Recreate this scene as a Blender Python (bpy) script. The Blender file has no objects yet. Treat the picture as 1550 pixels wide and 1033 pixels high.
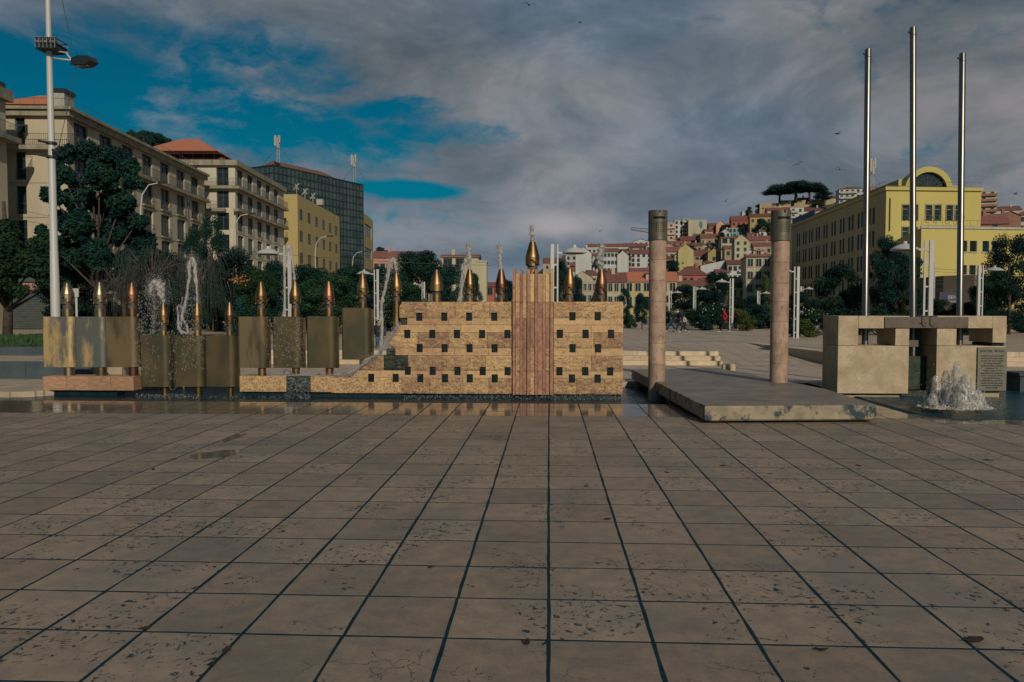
import bpy, bmesh, math, random
import numpy as np
from mathutils import Vector, Matrix, noise

random.seed(7)
NPR = np.random.default_rng(7)
S = bpy.context.scene
COL = S.collection
rad = math.radians

# ------------------------------------------------------------------ camera
CAMZ = 2.1
F = 1150.0
YAW = math.atan(56 / F)
PITCH = math.atan(46.5 / F)
cd = bpy.data.cameras.new('camera')
cam = bpy.data.objects.new('camera', cd)
COL.objects.link(cam)
cam.location = (0, 0, CAMZ)
cam.rotation_euler = (math.pi / 2 - PITCH, 0, YAW)
cd.sensor_width = 36
cd.lens = 36 * F / 1550
cd.clip_start = 0.1
cd.clip_end = 6000
S.camera = cam
CR = cam.rotation_euler.to_matrix()

# ------------------------------------------------------------------ world
SUN_AZ, SUN_EL = 20.0, 27.0          # azimuth to the right of straight behind the camera
w = bpy.data.worlds.new('World')
S.world = w
w.use_nodes = True
nt = w.node_tree
N, L = nt.nodes, nt.links
N.clear()


def nd(tree, t, **k):
    n = tree.nodes.new(t)
    for a, b in k.items():
        setattr(n, a, b)
    return n


def vmath(op, a, b=None, tree=None):
    tree = tree or nt
    n = tree.nodes.new('ShaderNodeMath')
    n.operation = op
    for i, v in enumerate((a, b)):
        if v is None:
            continue
        if isinstance(v, (int, float)):
            n.inputs[i].default_value = v
        else:
            tree.links.new(v, n.inputs[i])
    return n.outputs[0]


out = nd(nt, 'ShaderNodeOutputWorld')
bg = nd(nt, 'ShaderNodeBackground')
bg.inputs[1].default_value = 0.1
L.new(bg.outputs[0], out.inputs[0])
sky = nd(nt, 'ShaderNodeTexSky', sky_type='NISHITA')
sky.sun_disc = False
sky.sun_elevation = rad(SUN_EL)
sky.sun_rotation = rad(180 - SUN_AZ)
sky.air_density = 1.0
sky.dust_density = 0.6
sky.ozone_density = 2.0
tint = nd(nt, 'ShaderNodeMix', data_type='RGBA', blend_type='MULTIPLY')
tint.inputs[0].default_value = 1
L.new(sky.outputs[0], tint.inputs[6])
tint.inputs[7].default_value = (0.002, 0.265, 0.305, 1)
tc = nd(nt, 'ShaderNodeTexCoord')
sx = nd(nt, 'ShaderNodeSeparateXYZ')
L.new(tc.outputs['Generated'], sx.inputs[0])
X_, Y_, Z_ = sx.outputs
mpd = nd(nt, 'ShaderNodeMapping')
mpd.inputs['Scale'].default_value = (3.0, 3.0, 6.0)
L.new(tc.outputs['Generated'], mpd.inputs[0])
zz = vmath('ADD', vmath('MAXIMUM', Z_, 0.0), 0.30)
cx = nd(nt, 'ShaderNodeCombineXYZ')
L.new(vmath('DIVIDE', X_, zz), cx.inputs[0])
L.new(vmath('DIVIDE', Y_, zz), cx.inputs[1])
n1 = nd(nt, 'ShaderNodeTexNoise')
n1.inputs['Scale'].default_value = 1.35
n1.inputs['Detail'].default_value = 9
n1.inputs['Roughness'].default_value = 0.60
n1.inputs['Distortion'].default_value = 0.35
# ragged edges: push the coverage lookup about with a finer noise
nw = nd(nt, 'ShaderNodeTexNoise')
nw.inputs['Scale'].default_value = 4.0
nw.inputs['Detail'].default_value = 6
nw.inputs['Roughness'].default_value = 0.6
L.new(mpd.outputs[0], nw.inputs['Vector'])
wv = nd(nt, 'ShaderNodeVectorMath', operation='MULTIPLY_ADD')
L.new(nw.outputs['Color'], wv.inputs[0])
wv.inputs[1].default_value = (0.26, 0.26, 0.26)
L.new(mpd.outputs[0], wv.inputs[2])
L.new(wv.outputs[0], n1.inputs['Vector'])
n2 = nd(nt, 'ShaderNodeTexNoise')
n2.inputs['Scale'].default_value = 1.5
n2.inputs['Detail'].default_value = 7
n2.inputs['Roughness'].default_value = 0.62
n2.inputs['Distortion'].default_value = 0.3
mp = nd(nt, 'ShaderNodeMapping')
mp.inputs['Location'].default_value = (7.3, 2.2, 3)
L.new(mpd.outputs[0], mp.inputs[0])
L.new(mp.outputs[0], n2.inputs['Vector'])
az = vmath('ARCTAN2', X_, Y_)
el = vmath('ARCSINE', Z_)


def pxdir(px, py):
    v = Vector(((px - 775) / F, (516.5 - py) / F, -1))
    return (CR @ v).normalized()


def blob(px, py, rx, ry, tilt=0.0):
    d = pxdir(px, py)
    a0, e0 = math.atan2(d.x, d.y), math.asin(d.z)
    da = vmath('SUBTRACT', az, a0)
    de = vmath('SUBTRACT', el, e0)
    de = vmath('ADD', de, vmath('MULTIPLY', da, tilt))
    a = vmath('DIVIDE', da, rx / F)
    b = vmath('DIVIDE', de, ry / F)
    s = vmath('ADD', vmath('MULTIPLY', a, a), vmath('MULTIPLY', b, b))
    return vmath('POWER', 2.718, vmath('MULTIPLY', s, -1.0))


gap = None
for b_, amp in ((blob(100, 125, 340, 72, 0.05), 1.02), (blob(290, 158, 270, 60, 0.12), 1.10), (blob(450, 120, 170, 50, 0.0), 0.66), (blob(600, 180, 200, 40, 0.1), 0.58),
                (blob(740, 190, 110, 34), 0.72), (blob(950, 172, 80, 40), 0.60), (blob(620, 288, 120, 15), 0.95), (blob(400, 205, 170, 26, 0.1), 0.8),
                (blob(640, 330, 150, 26), 0.42)):
    t = vmath('MULTIPLY', b_, amp)
    gap = t if gap is None else vmath('MAXIMUM', gap, t)
cov = vmath('ADD', vmath('MULTIPLY', n1.outputs[0], 2.9), -0.72)
# the half of the sky with the sun (behind the camera) and overhead is mostly clear
back = vmath('MINIMUM', vmath('MAXIMUM', vmath('MULTIPLY', vmath('ADD', vmath('MULTIPLY', Y_, -1.0), vmath('MULTIPLY', Z_, 0.9)), 1.6), 0.0), 1.0)
cov = vmath('SUBTRACT', cov, vmath('MULTIPLY', back, 0.55))
cov = vmath('SUBTRACT', vmath('ADD', cov, 0.07), vmath('MULTIPLY', gap, 0.84))
mr = nd(nt, 'ShaderNodeMapRange')
mr.interpolation_type = 'SMOOTHSTEP'
mr.inputs['From Min'].default_value = 0.10
mr.inputs['From Max'].default_value = 0.62
L.new(cov, mr.inputs['Value'])
cr = nd(nt, 'ShaderNodeValToRGB')
e = cr.color_ramp.elements
e[0].position = 0.32
e[0].color = (0.76, 1.10, 1.40, 1)
e[1].position = 0.70
e[1].color = (2.25, 2.40, 2.65, 1)
m_ = cr.color_ramp.elements.new(0.5)
m_.color = (1.26, 1.58, 1.90, 1)
horizon = vmath('MULTIPLY', vmath('POWER', 2.718, vmath('MULTIPLY', vmath('MAXIMUM', Z_, 0.0), -7.0)), 0.13)
L.new(vmath('ADD', vmath('MULTIPLY', vmath('ADD', n2.outputs[0], -0.5), 1.25), vmath('ADD', horizon, 0.50)), cr.inputs[0])
# slow drift of cloud colour between cool blue grey and warm brown grey
n4 = nd(nt, 'ShaderNodeTexNoise')
n4.inputs['Scale'].default_value = 0.75
n4.inputs['Detail'].default_value = 3
mp4 = nd(nt, 'ShaderNodeMapping')
mp4.inputs['Location'].default_value = (1.7, 5.2, 0.4)
L.new(mpd.outputs[0], mp4.inputs[0])
L.new(mp4.outputs[0], n4.inputs['Vector'])
wr = nd(nt, 'ShaderNodeValToRGB')
wr.color_ramp.elements[0].position = 0.38
wr.color_ramp.elements[0].color = (0.90, 1.0, 1.10, 1)
wr.color_ramp.elements[1].position = 0.62
wr.color_ramp.elements[1].color = (1.12, 1.0, 0.93, 1)
L.new(n4.outputs[0], wr.inputs[0])
wm_ = nd(nt, 'ShaderNodeMix', data_type='RGBA', blend_type='MULTIPLY')
wm_.inputs[0].default_value = 1
L.new(cr.outputs[0], wm_.inputs[6])
L.new(wr.outputs[0], wm_.inputs[7])
# a bright lit cloud bank low over the hill, and a dusky one at the top left
low = vmath('MAXIMUM', vmath('MULTIPLY', blob(850, 342, 70, 20), 0.9), vmath('MULTIPLY', blob(1000, 250, 260, 60), 0.16))
br = nd(nt, 'ShaderNodeMix', data_type='RGBA')
L.new(vmath('MULTIPLY', low, n1.outputs[0]), br.inputs[0])
L.new(wm_.outputs[2], br.inputs[6])
br.inputs[7].default_value = (5.2, 4.6, 4.4, 1)
mixs = nd(nt, 'ShaderNodeMix', data_type='RGBA')
L.new(mr.outputs[0], mixs.inputs[0])
L.new(tint.outputs[2], mixs.inputs[6])
L.new(br.outputs[2], mixs.inputs[7])
L.new(mixs.outputs[2], bg.inputs[0])

# ------------------------------------------------------------------ sun
sl = bpy.data.lights.new('sun', 'SUN')
sl.energy = 3.05
sl.angle = rad(0.6)
sl.color = (1.0, 0.865, 0.67)
sun = bpy.data.objects.new('sun', sl)
COL.objects.link(sun)
sd = Vector((math.sin(rad(SUN_AZ)) * math.cos(rad(SUN_EL)), -math.cos(rad(SUN_AZ)) * math.cos(rad(SUN_EL)), math.sin(rad(SUN_EL))))
sun.rotation_euler = sd.to_track_quat('Z', 'Y').to_euler()
S.view_settings.view_transform = 'Standard'
S.view_settings.look = 'None'
S.view_settings.exposure = 0
S.view_settings.gamma = 1
S.render.engine = 'CYCLES'
S.cycles.max_bounces = 5
S.cycles.transparent_max_bounces = 12
S.cycles.use_denoising = True


# ------------------------------------------------------------------ helpers: picture to place
def ray(px, py):
    return CR @ Vector(((px - 775) / F, (516.5 - py) / F, -1))


def at(px, py, D):
    """point at distance D along world Y seen at photo pixel (px,py)"""
    r = ray(px, py)
    k = D / r.y
    return Vector((r.x * k, D, CAMZ + r.z * k))


def gp(px, py, z=0.0):
    r = ray(px, py)
    k = (z - CAMZ) / r.z
    return Vector((r.x * k, r.y * k, z))


def XD(px, D):
    return at(px, 470, D).x


def ZD(py, D, px=831):
    return at(px, py, D).z


# ------------------------------------------------------------------ helpers: objects
def tag(o, label=None, cat=None, group=None, kind=None):
    if label:
        o['label'] = label
    if cat:
        o['category'] = cat
    if group:
        o['group'] = group
    if kind:
        o['kind'] = kind
    return o


def empty(name, loc=(0, 0, 0), rz=0.0, label=None, cat=None, group=None):
    o = bpy.data.objects.new(name, None)
    o.empty_display_size = 0.2
    o.location = loc
    o.rotation_euler = (0, 0, rz)
    COL.objects.link(o)
    return tag(o, label, cat, group)


def inst(name, mesh, parent=None, loc=(0, 0, 0), rz=0.0, scale=None):
    o = bpy.data.objects.new(name, mesh)
    COL.objects.link(o)
    o.location = loc
    o.rotation_euler = (0, 0, rz)
    if scale:
        o.scale = scale
    if parent:
        o.parent = parent
    return o


class MB:
    def __init__(s):
        s.v, s.f, s.m = [], [], []

    def quad(s, a, b, c, d, mi=0):
        n = len(s.v)
        s.v += [tuple(a), tuple(b), tuple(c), tuple(d)]
        s.f.append((n, n + 1, n + 2, n + 3))
        s.m.append(mi)

    def poly(s, pts, mi=0):
        n = len(s.v)
        s.v += [tuple(p) for p in pts]
        s.f.append(tuple(range(n, n + len(pts))))
        s.m.append(mi)

    def box(s, x0, x1, y0, y1, z0, z1, mi=0):
        n = len(s.v)
        s.v += [(x0, y0, z0), (x1, y0, z0), (x1, y1, z0), (x0, y1, z0), (x0, y0, z1), (x1, y0, z1), (x1, y1, z1), (x0, y1, z1)]
        for q in ((0, 3, 2, 1), (4, 5, 6, 7), (0, 1, 5, 4), (1, 2, 6, 5), (2, 3, 7, 6), (3, 0, 4, 7)):
            s.f.append(tuple(n + i for i in q))
            s.m.append(mi)
        return s

    def bar(s, p, q, r, n=6, mi=0, r2=None, cap=True):
        p, q = Vector(p), Vector(q)
        r2 = r if r2 is None else r2
        d = (q - p).normalized()
        u = d.orthogonal().normalized()
        v = d.cross(u)
        b = len(s.v)
        for i in range(n):
            a = 2 * math.pi * i / n
            o = u * math.cos(a) + v * math.sin(a)
            s.v.append(tuple(p + o * r))
            s.v.append(tuple(q + o * r2))
        for i in range(n):
            j = (i + 1) % n
            s.f.append((b + 2 * i, b + 2 * j, b + 2 * j + 1, b + 2 * i + 1))
            s.m.append(mi)
        if cap:
            s.f.append(tuple(b + 2 * i for i in range(n))[::-1])
            s.f.append(tuple(b + 2 * i + 1 for i in range(n)))
            s.m += [mi, mi]
        return s

    def tube(s, pts, rs, n=8, mi=0):
        pts = [Vector(p) for p in pts]
        b = len(s.v)
        u = None
        for k, p in enumerate(pts):
            d = (pts[min(k + 1, len(pts) - 1)] - pts[max(k - 1, 0)]).normalized()
            if u is None:
                u = d.orthogonal().normalized()
            u = (u - d * u.dot(d)).normalized()
            v = d.cross(u)
            r = rs[k] if hasattr(rs, '__len__') else rs
            for i in range(n):
                a = 2 * math.pi * i / n
                s.v.append(tuple(p + (u * math.cos(a) + v * math.sin(a)) * r))
        for k in range(len(pts) - 1):
            for i in range(n):
                j = (i + 1) % n
                s.f.append((b + k * n + i, b + k * n + j, b + (k + 1) * n + j, b + (k + 1) * n + i))
                s.m.append(mi)
        s.f.append(tuple(b + i for i in range(n))[::-1])
        s.f.append(tuple(b + (len(pts) - 1) * n + i for i in range(n)))
        s.m += [mi, mi]
        return s

    def lathe(s, prof, n=24, c=(0, 0, 0), mi=0, a0=0.0, a1=2 * math.pi):
        """prof: list of (r,z)"""
        b = len(s.v)
        full = abs(a1 - a0 - 2 * math.pi) < 1e-6
        m = n if full else n + 1
        for r, z in prof:
            for i in range(m):
                a = a0 + (a1 - a0) * i / n
                s.v.append((c[0] + r * math.cos(a), c[1] + r * math.sin(a), c[2] + z))
        for k in range(len(prof) - 1):
            for i in range(n):
                j = (i + 1) % m
                s.f.append((b + k * m + i, b + k * m + j, b + (k + 1) * m + j, b + (k + 1) * m + i))
                s.m.append(mi)
        return s

    def prism(s, pts, z0, z1, mi=0):
        """pts 2-D (x,y) counter-clockwise"""
        b = len(s.v)
        n = len(pts)
        s.v += [(p[0], p[1], z0) for p in pts] + [(p[0], p[1], z1) for p in pts]
        s.f.append(tuple(range(b, b + n))[::-1])
        s.f.append(tuple(range(b + n, b + 2 * n)))
        s.m += [mi, mi]
        for i in range(n):
            j = (i + 1) % n
            s.f.append((b + i, b + j, b + n + j, b + n + i))
            s.m.append(mi)
        return s

    def vprism(s, pts, y0, y1, mi=0):
        """pts 2-D (x,z) counter-clockwise seen from -Y"""
        b = len(s.v)
        n = len(pts)
        s.v += [(p[0], y0, p[1]) for p in pts] + [(p[0], y1, p[1]) for p in pts]
        s.f.append(tuple(range(b, b + n)))
        s.f.append(tuple(range(b + n, b + 2 * n))[::-1])
        s.m += [mi, mi]
        for i in range(n):
            j = (i + 1) % n
            s.f.append((b + j, b + i, b + n + i, b + n + j))
            s.m.append(mi)
        return s

    def mesh(s, name, mats, smooth=False):
        me = bpy.data.meshes.new(name)
        me.from_pydata(s.v, [], s.f)
        if not isinstance(mats, (list, tuple)):
            mats = [mats]
        for m in mats:
            me.materials.append(m)
        if len(mats) > 1:
            me.polygons.foreach_set('material_index', s.m)
        if smooth:
            me.polygons.foreach_set('use_smooth', [True] * len(s.f))
            if smooth == 'auto':
                me.set_sharp_from_angle(angle=rad(35))
        me.update()
        return me

    def build(s, name, mats, parent=None, smooth=False, loc=(0, 0, 0), rz=0.0):
        return inst(name, s.mesh(name, mats, smooth), parent, loc, rz)


def struct(name, mb, mats, smooth=False):
    return tag(mb.build(name, mats, None, smooth), kind='structure')


# ------------------------------------------------------------------ materials
MATS = {}


def material(name, c, rough=0.7, c2=None, vs=3.0, vd=5, rnd=0.12, bump=0.0, bs=20.0, metal=0.0, stretch=None, pits=None,
             spec=0.4, contrast=(0.35, 0.65), rv=0.0, pit_scale=9.0, pit_t=(0.60, 0.66), hue=0.0, vr=0.62):
    m = bpy.data.materials.new(name)
    m.use_nodes = True
    t = m.node_tree
    p = t.nodes['Principled BSDF']
    p.inputs['Roughness'].default_value = rough
    p.inputs['Metallic'].default_value = metal
    p.inputs['Specular IOR Level'].default_value = spec
    g = nd(t, 'ShaderNodeNewGeometry')
    vec = g.outputs['Position']
    if stretch:
        mpn = nd(t, 'ShaderNodeMapping')
        mpn.inputs['Scale'].default_value = stretch
        t.links.new(vec, mpn.inputs[0])
        vec = mpn.outputs[0]
    n = nd(t, 'ShaderNodeTexNoise')
    n.inputs['Scale'].default_value = vs
    n.inputs['Detail'].default_value = vd
    n.inputs['Roughness'].default_value = vr
    t.links.new(vec, n.inputs['Vector'])
    oi = nd(t, 'ShaderNodeObjectInfo')
    if c2 is None:
        c2 = tuple(x * 0.72 for x in c)
    mr_ = nd(t, 'ShaderNodeMapRange')
    mr_.inputs['From Min'].default_value = contrast[0]
    mr_.inputs['From Max'].default_value = contrast[1]
    fac = n.outputs[0]
    if hue:
        r_ = vmath('MULTIPLY', vmath('SUBTRACT', oi.outputs['Random'], 0.5, t), hue, t)
        fac = vmath('ADD', fac, r_, t)
    t.links.new(fac, mr_.inputs['Value'])
    mx = nd(t, 'ShaderNodeMix', data_type='RGBA')
    t.links.new(mr_.outputs[0], mx.inputs[0])
    mx.inputs[6].default_value = (*c2, 1)
    mx.inputs[7].default_value = (*c, 1)
    col = mx.outputs[2]
    if rnd:
        hsv = nd(t, 'ShaderNodeHueSaturation')
        v = vmath('ADD', vmath('MULTIPLY', oi.outputs['Random'], 2 * rnd, t), 1 - rnd, t)
        t.links.new(v, hsv.inputs['Value'])
        t.links.new(col, hsv.inputs['Color'])
        col = hsv.outputs[0]
    if pits:
        n3 = nd(t, 'ShaderNodeTexNoise')
        n3.inputs['Scale'].default_value = pit_scale
        n3.inputs['Detail'].default_value = 9
        n3.inputs['Roughness'].default_value = 0.7
        t.links.new(vec, n3.inputs['Vector'])
        m3 = nd(t, 'ShaderNodeMapRange')
        m3.inputs['From Min'].default_value = pit_t[0]
        m3.inputs['From Max'].default_value = pit_t[1]
        t.links.new(n3.outputs[0], m3.inputs['Value'])
        mx2 = nd(t, 'ShaderNodeMix', data_type='RGBA')
        t.links.new(m3.outputs[0], mx2.inputs[0])
        t.links.new(col, mx2.inputs[6])
        mx2.inputs[7].default_value = (*pits, 1)
        col = mx2.outputs[2]
    t.links.new(col, p.inputs['Base Color'])
    if rv:
        rr = vmath('ADD', vmath('MULTIPLY', n.outputs[0], rv, t), rough - rv * 0.5, t)
        t.links.new(rr, p.inputs['Roughness'])
    if bump:
        nb = nd(t, 'ShaderNodeTexNoise')
        nb.inputs['Scale'].default_value = bs
        nb.inputs['Detail'].default_value = 6
        nb.inputs['Roughness'].default_value = 0.65
        t.links.new(vec, nb.inputs['Vector'])
        bp = nd(t, 'ShaderNodeBump')
        bp.inputs['Strength'].default_value = 1
        bp.inputs['Distance'].default_value = bump
        t.links.new(nb.outputs[0], bp.inputs['Height'])
        t.links.new(bp.outputs[0], p.inputs['Normal'])
    MATS[name] = m
    return m


def tile_material(name, base, base2, rough, wetness=0.0):
    """pitted, cracked limestone paving with stains; variation from place to place and tile to tile"""
    m = bpy.data.materials.new(name)
    m.use_nodes = True
    t = m.node_tree
    p = t.nodes['Principled BSDF']
    g = nd(t, 'ShaderNodeNewGeometry')
    oi = nd(t, 'ShaderNodeObjectInfo')
    tco = nd(t, 'ShaderNodeTexCoord')
    pos = g.outputs['Position']

    def noi(scale, detail, rough_, dist=0.0, off=None):
        n = nd(t, 'ShaderNodeTexNoise')
        n.inputs['Scale'].default_value = scale
        n.inputs['Detail'].default_value = detail
        n.inputs['Roughness'].default_value = rough_
        n.inputs['Distortion'].default_value = dist
        if off is not None:
            a = nd(t, 'ShaderNodeVectorMath', operation='ADD')
            t.links.new(pos, a.inputs[0])
            a.inputs[1].default_value = off
            t.links.new(a.outputs[0], n.inputs['Vector'])
        else:
            t.links.new(pos, n.inputs['Vector'])
        return n.outputs[0]

    def ramp(v, lo, hi):
        r = nd(t, 'ShaderNodeMapRange')
        r.interpolation_type = 'SMOOTHSTEP'
        r.inputs['From Min'].default_value = lo
        r.inputs['From Max'].default_value = hi
        t.links.new(v, r.inputs['Value'])
        return r.outputs[0]

    def mix(f, a, b, mode='MIX'):
        x = nd(t, 'ShaderNodeMix', data_type='RGBA', blend_type=mode)
        for i, v in ((0, f), (6, a), (7, b)):
            if isinstance(v, tuple):
                x.inputs[i].default_value = (*v, 1)
            elif isinstance(v, (int, float)):
                x.inputs[i].default_value = v
            else:
                t.links.new(v, x.inputs[i])
        return x.outputs[2]
    col = mix(ramp(noi(5.5, 8, 0.65), 0.35, 0.68), base2, base)
    col = mix(vmath('MULTIPLY', ramp(noi(42, 5, 0.75), 0.40, 0.62), 0.35, t), col, (base[0] * 1.25, base[1] * 1.12, base[2] * 0.98))
    col = mix(vmath('MULTIPLY', ramp(noi(30, 4, 0.75, 0, (3, 5, 7)), 0.45, 0.66), 0.42, t), col, (base[0] * 0.62, base[1] * 0.74, base[2] * 0.82))
    # broad damp stains
    col = mix(vmath('MULTIPLY', ramp(noi(0.55, 5, 0.6, 0.4), 0.47, 0.64), 0.50, t), col, (base[0] * 0.42, base[1] * 0.56, base[2] * 0.68))
    hsv = nd(t, 'ShaderNodeHueSaturation')
    t.links.new(vmath('ADD', vmath('MULTIPLY', oi.outputs['Random'], 0.34, t), 0.83, t), hsv.inputs['Value'])
    t.links.new(col, hsv.inputs['Color'])
    col = hsv.outputs[0]
    # pits: fine noise gated by a coarse mask and by a per-tile random
    gate = ramp(vmath('ADD', noi(1.25, 4, 0.6, 0, (9, 3, 0)), vmath('MULTIPLY', oi.outputs['Random'], 0.16, t), t), 0.50, 0.68)
    pit = noi(16, 9, 0.72, 0.6)
    thr = vmath('SUBTRACT', 0.69, vmath('MULTIPLY', gate, 0.13, t), t)
    pm = ramp(vmath('SUBTRACT', pit, thr, t), 0.0, 0.035)
    # hairline veins
    v = nd(t, 'ShaderNodeTexVoronoi', feature='DISTANCE_TO_EDGE')
    v.inputs['Scale'].default_value = 2.1
    dn = nd(t, 'ShaderNodeTexNoise')
    dn.inputs['Scale'].default_value = 3.2
    dn.inputs['Detail'].default_value = 6
    t.links.new(pos, dn.inputs['Vector'])
    ad = nd(t, 'ShaderNodeVectorMath', operation='ADD')
    t.links.new(pos, ad.inputs[0])
    t.links.new(dn.outputs['Color'], ad.inputs[1])
    t.links.new(ad.outputs[0], v.inputs['Vector'])
    crk = vmath('MULTIPLY', ramp(vmath('MULTIPLY', v.outputs[0], -1, t), -0.014, -0.002),
                ramp(noi(1.1, 3, 0.5, 0, (4, 8, 1)), 0.56, 0.64), t)
    dark = vmath('MAXIMUM', pm, vmath('MULTIPLY', crk, 0.8, t), t)
    col = mix(dark, col, (0.006, 0.028, 0.040))
    t.links.new(col, p.inputs['Base Color'])
    p.inputs['Specular IOR Level'].default_value = 0.35 + 0.5 * wetness
    rr = vmath('ADD', vmath('MULTIPLY', noi(3.0, 6, 0.6), 0.35 * (1 - wetness * 0.85), t), rough - 0.17 * (1 - wetness), t)
    rr = vmath('ADD', rr, vmath('MULTIPLY', dark, 0.3, t), t)
    t.links.new(rr, p.inputs['Roughness'])
    h = vmath('SUBTRACT', vmath('MULTIPLY', noi(26, 6, 0.7), 0.35, t), dark, t)
    bp = nd(t, 'ShaderNodeBump')
    bp.inputs['Strength'].default_value = 1
    bp.inputs['Distance'].default_value = 0.004 * (1 - wetness * 0.9)
    t.links.new(h, bp.inputs['Height'])
    t.links.new(bp.outputs[0], p.inputs['Normal'])
    MATS[name] = m
    return m


M_tile = tile_material('paving_limestone', (0.272, 0.203, 0.153), (0.170, 0.142, 0.120), 0.50)
M_tilewet = tile_material('wet_paving_limestone', (0.165, 0.128, 0.10), (0.115, 0.094, 0.078), 0.06, 1.0)
M_joint = material('joint_moss', (0.002, 0.018, 0.032), 0.8, (0.006, 0.028, 0.042), vs=8, rnd=0, spec=0.15)
M_far = material('far_paving', (0.45, 0.355, 0.265), 0.5, (0.34, 0.27, 0.205), vs=1.3, rnd=0.05, bump=0.003, bs=30, rv=0.4,
                 pits=(0.06, 0.06, 0.055), pit_scale=1.6, pit_t=(0.64, 0.72))
M_step = material('step_limestone', (0.52, 0.415, 0.29), 0.75, (0.40, 0.32, 0.22), vs=4, rnd=0.12, bump=0.004, bs=30,
                  pits=(0.12, 0.09, 0.05), pit_scale=5, pit_t=(0.62, 0.70))
M_trav = material('ochre_travertine_rough', (0.51, 0.345, 0.175), 0.85, (0.28, 0.15, 0.105), vs=8, vd=9, rnd=0.12, bump=0.022, bs=30,
                  stretch=(1, 1, 1.35), pits=(0.12, 0.065, 0.045), pit_scale=20, pit_t=(0.51, 0.63), contrast=(0.38, 0.58), hue=0.12, vr=.78)
M_travs = material('ochre_travertine_sawn', (0.49, 0.325, 0.165), 0.7, (0.33, 0.18, 0.115), vs=8, vd=9, rnd=0.12, bump=0.004, bs=40,
                   pits=(0.17, 0.09, 0.045), pit_scale=22, pit_t=(0.56, 0.66), contrast=(0.34, 0.58), hue=0.12, vr=.78)
M_pink = material('pink_travertine', (0.38, 0.21, 0.13), 0.65, (0.19, 0.075, 0.06), vs=9, vd=9, rnd=0.16, vr=.78, bump=0.005, bs=40,
                  pits=(0.10, 0.04, 0.035), pit_scale=16, pit_t=(0.57, 0.66), stretch=(1, 1, 0.5))
M_base = material('striated_pink_stone', (0.44, 0.26, 0.16), 0.75, (0.27, 0.14, 0.09), vs=7, vd=6, rnd=0.14, bump=0.014, bs=16,
                  stretch=(0.8, 1, 5), pits=(0.10, 0.05, 0.03), pit_scale=9, pit_t=(0.60, 0.68))
M_wet = material('algae_wet_stone', (0.040, 0.050, 0.030), 0.45, (0.006, 0.016, 0.016), vs=9, vd=8, rnd=0.1, bump=0.012, bs=30, spec=0.3)
M_plinth = material('dark_wet_plinth', (0.010, 0.026, 0.034), 0.35, (0.004, 0.012, 0.018), vs=6, rnd=0.1, bump=0.006, bs=18)
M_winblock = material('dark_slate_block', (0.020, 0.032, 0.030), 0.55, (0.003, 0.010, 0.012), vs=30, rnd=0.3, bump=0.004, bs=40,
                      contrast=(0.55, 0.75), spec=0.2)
M_mon = material('honey_limestone', (0.45, 0.36, 0.25), 0.8, (0.32, 0.245, 0.16), vs=2.2, vd=8, rnd=0.04, bump=0.003, bs=90,
                 pits=(0.25, 0.185, 0.115), pit_scale=24, pit_t=(0.54, 0.66))
M_slab = material('weathered_slab_stone', (0.22, 0.18, 0.145), 0.5, (0.12, 0.105, 0.092), vs=1.8, vd=8, rnd=0, bump=0.003, bs=40, rv=0.55)
M_slabside = material('stained_slab_edge', (0.31, 0.245, 0.165), 0.75, (0.17, 0.15, 0.115), vs=3.5, vd=8, rnd=0, bump=0.006, bs=30,
                      pits=(0.018, 0.042, 0.055), pit_scale=2.6, pit_t=(0.52, 0.60))
M_colm = material('pink_marble_drum', (0.38, 0.265, 0.195), 0.6, (0.25, 0.16, 0.125), vs=5, vd=8, rnd=0.15, bump=0.003, bs=50,
                  pits=(0.16, 0.085, 0.07), pit_scale=11, pit_t=(0.56, 0.66), stretch=(1, 1, 0.6))
M_capm = material('patinated_bronze_cap', (0.15, 0.13, 0.10), 0.5, (0.095, 0.09, 0.075), vs=6, rnd=0.05, metal=0.55, bump=0.002, bs=30)
M_black = material('recess_black', (0.004, 0.008, 0.010), 0.6, rnd=0, spec=0.2)
M_steel = material('brushed_steel', (0.20, 0.185, 0.17), 0.36, (0.15, 0.14, 0.13), vs=3, rnd=0.04, metal=1.0, stretch=(6, 6, 0.6))
M_rust = material('weathered_iron_beam', (0.115, 0.088, 0.072), 0.6, (0.08, 0.065, 0.055), vs=5, rnd=0.05, metal=0.25, bump=0.002, bs=30)
M_plaque = material('plaque_bronze', (0.185, 0.16, 0.125), 0.45, (0.13, 0.115, 0.095), vs=9, rnd=0.02, metal=0.35, bump=0.001)
M_letter = material('engraved_letter', (0.012, 0.022, 0.026), 0.5, rnd=0)
M_white = material('painted_white_steel', (0.42, 0.42, 0.42), 0.45, (0.40, 0.40, 0.40), vs=2, rnd=0.05, stretch=(1, 1, 0.3))
M_dkmetal = material('black_luminaire', (0.018, 0.024, 0.03), 0.4, rnd=0.05)


def brass(name, c, c2, rough, con=(0.40, 0.60), vs=2.4, stretch=(1.2, 1.2, 0.55), metal=1.0):
    return material(name, c, rough, c2, vs=vs, vd=6, rnd=0.10, bump=0.0015, bs=45, metal=metal, contrast=con, stretch=stretch, rv=0.22)


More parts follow.
